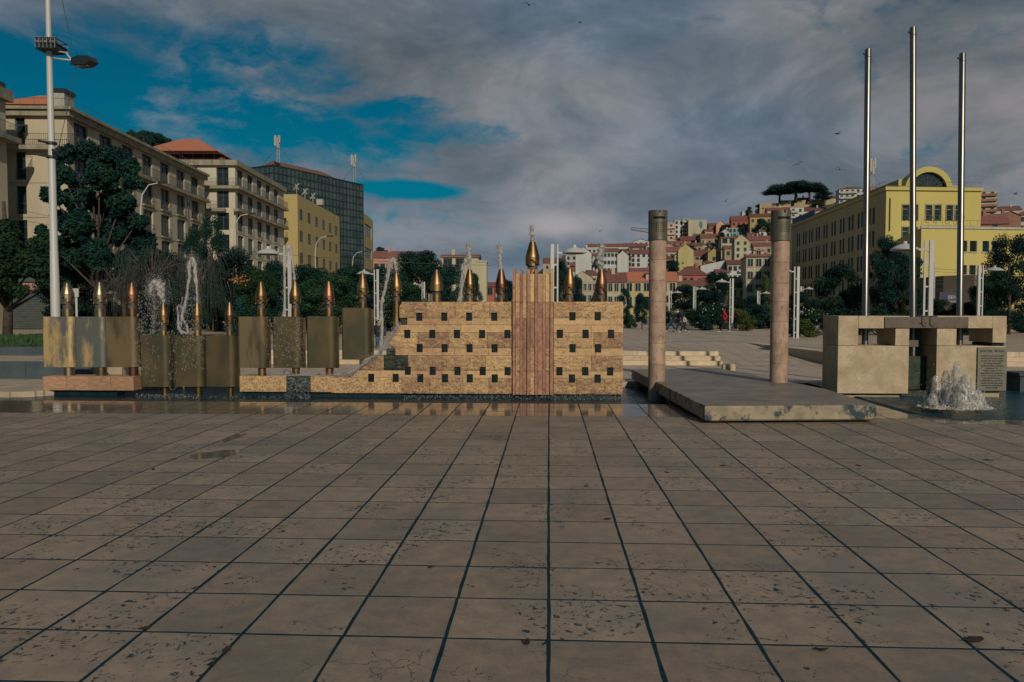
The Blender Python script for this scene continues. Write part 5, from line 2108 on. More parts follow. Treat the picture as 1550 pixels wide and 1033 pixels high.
railing(root, left, V, 0, 11, 22.0, .9, .2, step=1.4).location = ro

# ---- building C (plain yellow)
C0 = at(452, 470, 130)
C1 = at(515, 470, 162)
Ux, LC = unit(C0, C1)
UC = (Ux.x, Ux.y)
OC = (C0.x, C0.y)
root, ro, left, V, E, side, fr, add = block('plain dull yellow block with small square windows in front of the glass tower', OC, UC, LC, 6.5, 22.1,
                                            [(17.9, 19.8), (14.1, 16.0), (10.3, 12.2), (6.5, 8.4)], 6, [], M_yelC, M_band, False, pitch=5.35, off=1.2, ww=1.9, reveal=.10)
for k in range(4):
    p = offs(OC, UC, V, 2 + k * 5.5, -.7)
    b = MB()
    b.bar((p[0], p[1], 22.1), (p[0], p[1], 24.0 if k < 3 else 22.9), .06, 6)
    if k < 3:
        b.bar((p[0] - .5, p[1], 23.2), (p[0] + .5, p[1], 24.3), .12, 6)
        b.bar((p[0] - .3, p[1], 24.2), (p[0] + .4, p[1], 23.2), .08, 6)
    else:
        b.box(p[0] - .6, p[0] + .6, p[1] - .5, p[1] + .5, 22.8, 23.9)
    add(b, 'roof_antenna', M_frw)

# ---- building D (dark glass)
D0 = at(417.5, 470, 165)
D1 = at(550.5, 470, 192)
Ux, LD = unit(D0, D1)
UD = (Ux.x, Ux.y)
OD = (D0.x, D0.y)
HD = 33.9
root = empty('glass_building', (OD[0], OD[1], GZ), 0, 'dark glass office block with a square grid facade and rooftop masts', 'building')
ro = (-OD[0], -OD[1], -GZ)
Vd = (UD[1], -UD[0])


def tilted(O, U, Ls, z0, z1, nu, nv, seed):
    mb_ = MB()
    r_ = random.Random(seed)
    Nx, Ny = U[1], -U[0]
    for i in range(nu):
        for j in range(nv):
            t1, t2 = r_.gauss(0, .006), r_.gauss(0, .006)
            ua, ub, za, zb = Ls * i / nu, Ls * (i + 1) / nu, z0 + (z1 - z0) * j / nv, z0 + (z1 - z0) * (j + 1) / nv
            P_ = []
            for u, z, s1, s2 in ((ua, za, -1, -1), (ub, za, 1, -1), (ub, zb, 1, 1), (ua, zb, -1, 1)):
                dd = s1 * t1 + s2 * t2
                P_.append((O[0] + U[0] * u + Nx * dd, O[1] + U[1] * u + Ny * dd, z))
            mb_.quad(*P_)
    return mb_


NU, NV = 24, 20
FWd = 11.0
PL = (OD[0] - Vd[0] * FWd, OD[1] - Vd[1] * FWd)
o = tilted(OD, UD, LD, 0, HD, NU, NV, 1).build('glass_pane', M_glassw, root, loc=ro)
tag(o, kind='stuff')
o = tilted(PL, Vd, FWd, 0, HD, 8, NV, 2).build('glass_pane', M_glassw, root, loc=ro)
tag(o, kind='stuff')
mb = MB()
for i in range(NU + 1):
    obx(mb, OD, UD, LD * i / NU - .09, LD * i / NU + .09, .03, .16, 0, HD)
for j in range(NV + 1):
    obx(mb, OD, UD, 0, LD, .03, .14, HD * j / NV - .09, HD * j / NV + .09)
for i in range(9):
    obx(mb, PL, Vd, FWd * i / 8 - .09, FWd * i / 8 + .09, .03, .16, 0, HD)
for j in range(NV + 1):
    obx(mb, PL, Vd, 0, FWd, .03, .14, HD * j / NV - .09, HD * j / NV + .09)
o = mb.build('mullion_grid', M_mull, root, loc=ro)
mb = MB()
hip(mb, [offs(OD, UD, Vd, 3, -2.5), offs(OD, UD, Vd, LD - 3, -2.5), offs(OD, UD, Vd, LD - 3, -12), offs(OD, UD, Vd, 3, -12)], HD, HD + 2.8, 4)
mb.build('roof', M_roofb, root, loc=ro)
mb = MB()
mb.prism([PL, OD, offs(OD, UD, Vd, LD, 0), offs(PL, UD, Vd, LD, 0)], HD - .4, HD - .05)
mb.prism([offs(PL, UD, Vd, .3, .3), offs(OD, UD, Vd, .3, -.3), offs(OD, UD, Vd, LD - .1, -.3), offs(PL, UD, Vd, LD - .1, .3)], 0, HD - .5)
mb.build('core', M_mull, root, loc=ro)


def mast(label, px, D, ytop, ybot, w_=1.0):
    p = at(px, ybot, D)
    zt = ZD(ytop, D, px) - p.z
    r_ = empty('antenna_mast', p, 0, label, 'antenna', 'rooftop phone masts')
    b_ = MB()
    for sx__, sy__ in ((-.3, -.3), (.3, -.3), (0, .35)):
        b_.bar((sx__ * w_, sy__ * w_, 0), (sx__ * .6 * w_, sy__ * .6 * w_, zt * .95), .07 * w_, 5)
    k = .6
    while k < zt * .9:
        b_.bar((-.3 * w_, -.3 * w_, k), (.3 * w_, -.3 * w_, k + .6), .04 * w_, 4)
        k += .9
    b_.build('lattice', M_frw, r_)
    for q, (dx, hh) in enumerate(((-.55, .62), (.35, .72), (.0, .55))):
        b_ = MB()
        b_.box(dx * w_ - .22 * w_, dx * w_ + .22 * w_, -.6 * w_, -.35 * w_, zt * hh, zt * min(1, hh + .38))
        b_.build('panel_antenna', M_frw, r_)
    b_ = MB()
    for dx in (-3.4, 3.0):
        b_.bar((0, 0, zt * .62), (dx * w_, 0, .0), .04 * w_, 4)
    b_.build('guy_wire', M_rail, r_)


mast('left phone mast with guy wires on the glass office block roof', 422, 167, 206, 247)
mast('right phone mast with guy wires on the glass office block roof', 537, 187, 235, 276)
# ---- building E
E0 = at(551.5, 470, 205)
E1 = at(565.5, 470, 222)
Ux, LE = unit(E0, E1)
root, ro, left, V, E, side, fr, add = block('narrow ochre block with a dark glass side at the right of the glass office block', (E0.x, E0.y), (Ux.x, Ux.y), LE, 4, ZD(321, 205),
                                            [(22.5, 26), (16.5, 19.5), (10.4, 13.6)], 1, [(2.2, 3.2)], M_yelC, M_band, False, pitch=14, off=2.0, ww=12, reveal=.3)

# ---- left edge building
LU = (UA[0], UA[1])
Lf = at(16.5, 470, 61)
L0 = Vector((Lf.x - LU[0] * 15, Lf.y - LU[1] * 15, 0))
root, ro, left, V, E, side, fr, add = block('beige building cut by the left edge with a railed balcony', (L0.x, L0.y), LU, 15, 6, 19.8, [(13.5, 15.9), (10.5, 12.95)], 2, [], M_stuccoA, M_band, True, pitch=6, off=1.5, ww=2)
OL = (L0.x, L0.y)
for nm, z0, z1, out_ in (('cornice', 19.2, 20.1, .5), ('balcony_slab', 15.9, 16.3, .9)):
    mb = MB()
    obx(mb, OL, LU, -out_, 15 + out_ * .6, .004, out_, z0, z1)
    add(mb, nm, M_band)
railing(root, OL, LU, -.85, 15.3, 16.3, 1.0, .85, step=.16).location = ro

# ---- yellow arch building (right)
F0 = at(1338, 470, 108)
F1 = at(1197, 470, 155)
Ux, LF = unit(F1, F0)                    # side facade from far end to the corner: outward normal towards -X
UFs = (Ux.x, Ux.y)
OFs = (F1.x, F1.y)
HF = 18.75
root = empty('yellow_office_building', (F0.x, F0.y, GZ), 0, 'long lemon yellow office building with a big arched fanlight window on its roof', 'building')
ro = (-F0.x, -F0.y, -GZ)


def addF(mb, name, mats, smooth=False):
    return mb.build(name, mats, root, smooth, loc=ro)


side = []
Dk = [113.1, 117.6, 121.6, 125.6, 129.8, 134, 138.2, 142.4, 146.1, 150.4]
for D in Dk:
    # u measured from far end
    t = (155 - D) / (155 - 108) * LF
    for z0 in (14.5, 11.2, 7.9, 4.6):
        for dd in (-1.15, .3):
            side.append((t + dd, t + dd + .95, z0, z0 + 2.35))
mb = MB()
face(mb, OFs, UFs, LF, HF, side, .16, 0, -.6)
addF(mb, 'side_wall', wallmat('duller_side_render', (0.40, 0.33, 0.185), (0.34, 0.28, 0.16), vs=.25))  # side wall duller and less yellow than the front wall
UFf = (-UFs[1], UFs[0])
UFf = (UFs[1] * -1, UFs[0])
# front direction to the right, perpendicular to side
UFf = Vector((-UFs[1], UFs[0]))
if UFf.x < 0:
    UFf = -UFf
# slightly corrected so the top edge stays level
R1 = at(1481, 470, 108 + (-UFs[0]) * 0 + 1.5)
Ux2, WF = unit(F0, R1)
UFf = (Ux2.x, Ux2.y)
OFf = (F0.x, F0.y)
u_of = lambda px: (Vector((XD(px, 108.7), 0)) - Vector((F0.x, 0))).length
fr = []
for pa, pb in ((1361, 1371), (1375.5, 1385), (1398, 1407.5), (1412, 1421.8), (1431.2, 1441), (1445.5, 1455)):
    fr.append((u_of(pa), u_of(pb), ZD(334, 108, 1400), ZD(310, 108, 1400)))
    fr.append((u_of(pa), u_of(pb), ZD(368, 108, 1400), ZD(344, 108, 1400)))
mb = MB()
face(mb, OFf, UFf, WF, HF, fr, .3, 0, -.6)
addF(mb, 'front_wall', M_yel)
for a, b_, c, d in side:
    window(root, OFs, UFs, a, b_, c, d, .16).location += Vector(ro)
for a, b_, c, d in fr:
    window(root, OFf, UFf, a, b_, c, d, .3, M_frw).location += Vector(ro)
    mb = MB()
    obx(mb, OFf, UFf, a - .12, b_ + .12, .004, .08, d + .002, d + .14)
    obx(mb, OFf, UFf, a - .12, a - .002, .004, .08, c, d)
    obx(mb, OFf, UFf, b_ + .002, b_ + .12, .004, .08, c, d)
    addF(mb, 'window_surround', M_band)
    if c > 12:
        mb = MB()
        for zz__ in (c + .04, c + .75):
            obx(mb, OFf, UFf, a, b_, -.06, -.02, zz__, zz__ + .05)
        cxm = (a + b_) / 2
        for k in range(10):
            a0_, a1_ = k * .628, (k + 1) * .628
            P_ = [(OFf[0] + UFf[0] * (cxm + .26 * math.cos(t)), OFf[1] - .04 + .0, c + .40 + .26 * math.sin(t)) for t in (a0_, a1_)]
            mb.bar(P_[0], P_[1], .03, 4)
        addF(mb, 'window_guard', M_rail)
PF = [F0.x, F0.y]
FE = (OFf[0] + UFf[0] * WF, OFf[1] + UFf[1] * WF)
mb = MB()
mb.poly([(F0.x, F0.y, HF), (FE[0], FE[1], HF), (FE[0], FE[1] + 45, HF), (F1.x, F1.y, HF)])
mb.quad((FE[0], FE[1], -.6), (FE[0], FE[1] + 45, -.6), (FE[0], FE[1] + 45, HF), (FE[0], FE[1], HF))
mb.quad((F1.x, F1.y, -.6), (F1.x, F1.y, HF), (FE[0], FE[1] + 45, HF), (FE[0], FE[1] + 45, -.6))
addF(mb, 'roof_deck', M_band)
mb = MB()
obx(mb, OFf, UFf, -.25, WF + .1, .003, .28, HF - .10, HF + .35)
addF(mb, 'parapet_moulding', M_yel)
mb = MB()
obx(mb, OFs, UFs, 0, LF + .2, .003, .22, HF - .10, HF + .35)
addF(mb, 'parapet_moulding', M_yel)
# stepped back attic storey along the side
mb = MB()
obx(mb, OFs, UFs, 0, LF - 1.0, -2.4, -2.0, HF, HF + 1.55)
addF(mb, 'attic_wall', M_yel)
mb = MB()
obx(mb, OFs, UFs, 0, LF - 1.2, -1.9, -.4, HF + .36, HF + .75)
addF(mb, 'attic_gutter', M_mull)
mb = MB()
obx(mb, OFs, UFs, .5, 15, -.10, .10, HF + .3, HF + 1.5)
addF(mb, 'blue_screen', material('blue_screen', (.03, .07, .14), .6, rnd=0))
railing(root, OFs, UFs, 0, LF, HF + .35, .8, .1, step=1.5).location = ro
railing(root, OFf, UFf, 0, WF, HF + .35, .7, .1, step=1.5).location = ro
# arch
AD = 110.0
ax = XD(1402, AD)
ayb = ZD(290, AD, 1400)
Ro, Ri = 3.25, 2.5
base_y = ZD(290.5, AD, 1400)
xl_, xr_ = XD(1351.5, AD), XD(1448, AD)
shoulder = ZD(281.5, AD, 1400)
zc_ = base_y + .25
pts = [(xl_, HF), (xr_, HF), (xr_, shoulder)]
aa = math.asin(min(1, (shoulder - zc_) / Ro))
ring_o = [(ax + Ro * math.cos(t), zc_ + Ro * math.sin(t)) for t in np.linspace(aa, math.pi - aa, 25)]
ring_i = [(ax + Ri * math.cos(t), zc_ + Ri * math.sin(t)) for t in np.linspace(0, math.pi, 25)]
b = MB()
# right block, left block and ring as quads between outer outline and inner opening
outer = [(xr_, HF), (xr_, shoulder)] + ring_o + [(xl_, shoulder), (xl_, HF)]
inner = [(ax + Ri, HF), (ax + Ri, (HF + zc_) / 2)] + ring_i + [(ax - Ri, (HF + zc_) / 2), (ax - Ri, HF)]
for i in range(len(outer) - 1):
    (x0, z0), (x1, z1) = outer[i], outer[i + 1]
    (x2, z2), (x3, z3) = inner[i + 1], inner[i]
    b.quad((x3, AD, z3), (x0, AD, z0), (x1, AD, z1), (x2, AD, z2))
    b.quad((x0, AD, z0), (x0, AD + 2, z0), (x1, AD + 2, z1), (x1, AD, z1))
    b.quad((x3, AD, z3), (x2, AD, z2), (x2, AD + .6, z2), (x3, AD + .6, z3))
addF(b, 'arch_wall', M_yel)
b = MB()
b.vprism([(ax - Ri, HF), (ax + Ri, HF)] + ring_i, AD + .5, AD + .56)
addF(b, 'fanlight_pane', M_glass)
b = MB()
for t in np.linspace(0, math.pi, 9):
    b.bar((ax + .5 * math.cos(t), AD + .46, zc_ + .5 * math.sin(t)), (ax + Ri * math.cos(t), AD + .46, zc_ + Ri * math.sin(t)), .035, 4)
for rr_ in (.9, 1.75):
    for t0 in range(16):
        t = math.pi * t0 / 16
        t1 = math.pi * (t0 + 1) / 16
        b.bar((ax + rr_ * math.cos(t), AD + .46, zc_ + rr_ * math.sin(t)), (ax + rr_ * math.cos(t1), AD + .46, zc_ + rr_ * math.sin(t1)), .03, 4)
addF(b, 'fanlight_bars', M_shut)
b = MB()
p = at(1345, 440, 107.9)
b.bar((p.x, p.y, ZD(350, 108, 1345)), (p.x, p.y, ZD(300, 108, 1345)), .06, 6)
addF(b, 'downpipe', M_rail)

# ---- lower yellow wing
G0 = at(1392, 470, 92)
G1 = at(1640, 470, 96)
Ux, LG = unit(G0, G1)
UG = (Ux.x, Ux.y)
OG = (G0.x, G0.y)
HG = ZD(345, 92, 1392)
root = empty('yellow_wing_building', (G0.x, G0.y, GZ), 0, 'lower lemon yellow wing at the right edge in front of the arched building', 'building')
ro = (-G0.x, -G0.y, -GZ)
uG = lambda px: (XD(px, 93.5) - XD(1392, 93.5))
fr = []
for pa, pb in ((1458, 1468.5), (1474, 1485), (1495.6, 1506), (1511.5, 1522), (1549, 1560), (1566, 1577)):
    fr.append((uG(pa), uG(pb), ZD(381, 93, 1480), ZD(364.5, 93, 1480)))
for pa, pb in ((1458, 1469), (1474, 1484), (1540, 1550)):
    fr.append((uG(pa), uG(pb), ZD(416, 93, 1480), ZD(401.5, 93, 1480)))
mb = MB()
face(mb, OG, UG, LG, HG, fr, .35, 0, -.6)
mb.build('front_wall', M_yel, root, loc=ro)
for a, b_, c, d in fr:
    window(root, OG, UG, a, b_, c, d, .35).location += Vector(ro)
    mb = MB()
    obx(mb, OG, UG, a - .12, b_ + .12, .004, .1, c - .14, c - .002)
    obx(mb, OG, UG, b_ + .002, b_ + .12, .004, .07, c, d)
    mb.build('window_surround', M_frw, root, loc=ro)
mb = MB()
bk = (F0.x + 1.4, F0.y - .3)
mb.quad((bk[0], bk[1], -.6), (OG[0], OG[1], -.6), (OG[0], OG[1], HG), (bk[0], bk[1], HG))
GE = (OG[0] + UG[0] * LG, OG[1] + UG[1] * LG)
mb.poly([(OG[0], OG[1], HG - .01), (GE[0], GE[1], HG - .01), (GE[0], GE[1] + 30, HG - .01), (bk[0], bk[1], HG - .01)])
mb.build('side_wall', M_yel, root, loc=ro)
mb = MB()
obx(mb, OG, UG, -.2, LG, .003, .15, HG - .05, HG + .22)
mb.build('parapet_coping', M_frw, root, loc=ro)
railing(root, OG, UG, 0, LG, HG + .2, .75, .02, step=.9).location = ro

# ---- concrete stair block with the dark blue sign
b = MB()
K0, K1, K2 = at(1427, 470, 72), at(1474, 470, 70), at(1480, 470, 71)
zt_ = ZD(417, 71, 1440)
b.prism([(K0.x, K0.y), (K1.x, K1.y), (K2.x + .3, K2.y), (K2.x, K2.y + 6), (K0.x, K0.y + 6)], -.6, zt_)
kb = b.build('concrete_stair_block', material('dirty_concrete', (.15, .115, .085), .85, (.11, .095, .075), vs=.8, rnd=0), None)
tag(kb, 'brown concrete block before the yellow wing, between two flagpoles', 'building')
b = MB()
b.box(-1.05, 1.05, -.06, 0, 0, 1.2)
sg = at(1439.5, 463, 69.5)
sgo = empty('blue_sign', (sg.x, sg.y, sg.z), 0, 'dark blue sign with blurred pale lettering on the concrete block', 'sign')
b.build('sign_board', material('sign_blue', (.02, .022, .055), .5, rnd=0), sgo)
for i, (txt, w_, zz__) in enumerate((('BENE', 1.0, .62), ('Saúde', .95, .30))):
    lettering(txt, w_, .42 if i == 0 else .30, (.2, -.064, zz__), sgo, 'sign_lettering', M_frw, .004)

# ================================================================== HILL WITH HOUSES
RIDGE = [(380, 452), (560, 458), (690, 458), (780, 446), (820, 408), (870, 394), (930, 382), (984, 372), (1010, 362), (1060, 356), (1110, 348), (1165, 330), (1200, 316), (1300, 306), (1400, 306), (1480, 322), (1550, 335), (1900, 350)]
DN0, DN1 = 150.0, 430.0


def ridge(px):
    for (a, b_), (c, d) in zip(RIDGE, RIDGE[1:]):
        if a <= px <= c:
            return (470 - (b_ + (d - b_) * (px - a) / (c - a))) / F
    return (470 - (RIDGE[0][1] if px < 380 else RIDGE[-1][1])) / F


def terr(px, D):
    t = (D - DN0) / (DN1 - DN0)
    if t < 0:
        return .2
    if t > 1:
        return CAMZ + DN1 * ridge(px) - (D - DN1) * .02
    return CAMZ - 1.9 * (1 - t) + D * ridge(px) * t


def solveD(px, py):
    e_ = (470 - py) / F
    best = (9, DN0)
    for i in range(200):
        D = DN0 + (DN1 - DN0) * i / 199
        v = abs((terr(px, D) - CAMZ) / D - e_)
        if v < best[0]:
            best = (v, D)
    return best[1]


M_hill = material('hill_ground', (0.10, 0.085, 0.05), .9, (0.03, 0.05, 0.025), vs=.06, rnd=0)
mb = MB()
pxs = list(range(300, 1961, 20))
Ds = [150, 170, 190, 210, 230, 250, 275, 300, 330, 360, 395, 430, 600, 900]
for px in pxs:
    for D in Ds:
        q = at(px, 470, D)
        mb.v.append((q.x, D, terr(px, D)))
for i in range(len(pxs) - 1):
    for j in range(len(Ds) - 1):
        a = i * len(Ds) + j
        mb.f.append((a, a + len(Ds), a + len(Ds) + 1, a + 1))
        mb.m.append(0)
struct('hill_terrain', mb, M_hill, True)

HW_ = {}


def hw(w_, h, pale):
    """small hillside window: surround with a recessed-looking dark pane (frame and pane in one small mesh)"""
    key = (round(w_, 1), round(h, 1), pale)
    if key not in HW_:
        b_ = MB()
        t = .13
        b_.box(-t, 0, -.10, .02, -t, h + t, 0)
        b_.box(w_, w_ + t, -.10, .02, -t, h + t, 0)
        b_.box(0, w_, -.10, .02, -t, 0, 0)
        b_.box(0, w_, -.10, .02, h, h + t, 0)
        b_.box(0, w_, -.015, .0, 0, h, 1)
        b_.box(w_ / 2 - .04, w_ / 2 + .04, -.05, -.016, 0, h, 0)
        HW_[key] = b_.mesh('window', [M_frw if pale else M_shut, M_glass])
    return HW_[key]


PAL = {'white': (.46, .46, .46), 'cream': (.42, .38, .27), 'grey': (.30, .29, .27), 'beige': (.36, .31, .23), 'yellow': (.42, .36, .17), 'ochre': (.36, .27, .12),
       'pink': (.44, .22, .17), 'red': (.34, .10, .085), 'peach': (.50, .30, .20), 'turq': (.16, .36, .35), 'tan': (.34, .26, .17), 'pale': (.42, .40, .37), 'green': (.36, .38, .20), 'brick': (.27, .13, .09)}
HM = {k: wallmat('house_' + k, v, tuple(q * .78 for q in v), vs=.35) for k, v in PAL.items()}
RM = {'r': M_roofr, 'o': M_roofo, 'b': M_roofb}
M_blue = material('mural_blue', (.07, .17, .26), .8, rnd=.1)
M_greenb = material('green_shutter', (.035, .09, .055), .6, rnd=.1)


def house(label, x0, x1, ye, yr, yb, wall, roof='r', kind='gable', nx=3, ny=2, D=None, depth=9, yaw=0.0, win=(.9, 1.3), extras=None, pale=False):
    D = D or solveD((x0 + x1) / 2, yb)
    xa, xb = XD(x0, D), XD(x1, D)
    W = xb - xa
    xm = (xa + xb) / 2
    zb, ze, zr = ZD(yb, D, (x0 + x1) / 2), ZD(ye, D, (x0 + x1) / 2), ZD(yr, D, (x0 + x1) / 2)
    facing = math.atan2(xm, D)           # front square to the line of sight, plus yaw
    root = empty('house', (xm, D, zb), -facing * .5 + yaw, label, 'house')
    H, R_ = ze - zb, zr - zb
    lo = -6.0
    b_ = MB()
    hw_ = W / 2
    b_.box(-hw_, hw_, 0, depth, lo, H)
    if kind == 'gablef':                 # gable end faces us
        b_.vprism([(-hw_, H + .002), (hw_, H + .002), (0, R_)], 0, depth)
    if kind == 'gable':
        b_.poly([(-hw_, 0, H), (-hw_, depth / 2, R_), (-hw_, depth, H)])
        b_.poly([(hw_, 0, H), (hw_, depth, H), (hw_, depth / 2, R_)])
    if kind == 'half':                    # mono pitch rising to the right
        b_.vprism([(-hw_, H + .002), (hw_, H + .002), (hw_, R_)], 0, depth)
    b_.build('wall', HM[wall], root)
    b_ = MB()
    ov = .35
    if kind == 'gable':
        b_.quad((-hw_ - ov, -ov, H - .1), (hw_ + ov, -ov, H - .1), (hw_ + ov, depth / 2, R_ + .12), (-hw_ - ov, depth / 2, R_ + .12))
        b_.quad((hw_ + ov, depth + ov, H - .1), (-hw_ - ov, depth + ov, H - .1), (-hw_ - ov, depth / 2, R_ + .12), (hw_ + ov, depth / 2, R_ + .12))
        b_.box(-hw_ - ov, hw_ + ov, -ov, -ov + .1, H - .25, H - .102)
    elif kind == 'gablef':
        for sg_ in (-1, 1):
            b_.quad((0, -.25, R_ + .1), (sg_ * (hw_ + ov), -.25, H - .1), (sg_ * (hw_ + ov), depth, H - .1), (0, depth, R_ + .1))
            b_.quad((0, -.25, R_ + .0), (sg_ * (hw_ + ov), -.25, H - .25), (sg_ * (hw_ + ov), -.25, H - .1), (0, -.25, R_ + .1))
    elif kind == 'hip':
        hip(b_, [(-hw_ - ov, -ov), (hw_ + ov, -ov), (hw_ + ov, depth + ov), (-hw_ - ov, depth + ov)], H, R_, min(W, depth) * .5)
    elif kind == 'half':
        b_.quad((-hw_ - ov, -ov, H), (hw_ + ov, -ov, R_ + .1), (hw_ + ov, depth, R_ + .1), (-hw_ - ov, depth, H))
    else:
        b_.box(-hw_ - .12, hw_ + .12, -.12, depth + .12, H, H + .3)
    b_.build('roof' if kind != 'flat' else 'parapet', RM[roof] if kind != 'flat' else M_frw, root)
    if nx and ny:
        ww, wh = win
        sx__ = W / nx
        ww = min(ww, sx__ * .62)
        sz = H / ny
        wh = min(wh, sz * .6)
        for i in range(nx):
            for j in range(ny):
                if random.random() < .06:
                    continue
                inst('window', hw(ww, wh, pale), root, (-hw_ + sx__ * (i + .5) - ww / 2, -.005, sz * (j + .5) - wh / 2 + .1))
    if extras:
        extras(root, hw_, H, R_, depth)
    elif random.random() < .5 and kind != 'flat':
        b_ = MB()
        cxx = random.uniform(-.6, .6) * hw_
        b_.box(cxx - .35, cxx + .35, depth * .4, depth * .4 + .7, H, R_ + 1.1)
        b_.build('chimney', HM[wall], root)
    return root


def dormer(n_=1):
    def f(root, hw_, H, R_, depth):
        for k in range(n_):
            x = (k + .5) / n_ * 2 * hw_ - hw_
            b_ = MB()
            b_.box(x - 1.0, x + 1.0, .4, 3.0, H, H + (R_ - H) * .72, 0)
            b_.quad((x - 1.3, .2, H + (R_ - H) * .72), (x + 1.3, .2, H + (R_ - H) * .72), (x + 1.0, 3.2, H + (R_ - H) * .95), (x - 1.0, 3.2, H + (R_ - H) * .95), 1)
            b_.build('dormer', [HM['cream'], M_roofr], root)
            inst('window', hw(.8, 1.0, True), root, (x - .4, .39, H + .25))
    return f


def balconies(rows, x0f=-1, x1f=1, mat=None):
    def f(root, hw_, H, R_, depth):
        for j in range(rows):
            z = H * (j + .1) / rows
            b_ = MB()
            b_.box(hw_ * x0f - .1, hw_ * x1f + .1, -1.0, -.01, z, z + .18)
            b_.box(hw_ * x0f - .1, hw_ * x1f + .1, -1.0, -.92, z + .18, z + 1.0)
            b_.build('balcony', mat or HM['pale'], root)
    return f


def mural(root, hw_, H, R_, depth):
    r_ = random.Random(4)
    for (x, z, w_, h) in ((.15, .55, .42, .38), (-.55, .02, .35, .30)):
        b_ = MB()
        n_ = 9
        pts = []
        for k in range(n_):
            a = 2 * math.pi * k / n_
            pts.append((hw_ * (x + w_ / 2 + w_ / 2 * math.cos(a) * r_.uniform(.85, 1.2)), H * (z + h / 2 + h / 2 * math.sin(a) * r_.uniform(.85, 1.2))))
        b_.vprism(pts, -.03, -.008)
        b_.build('painted_patch', M_blue, root)


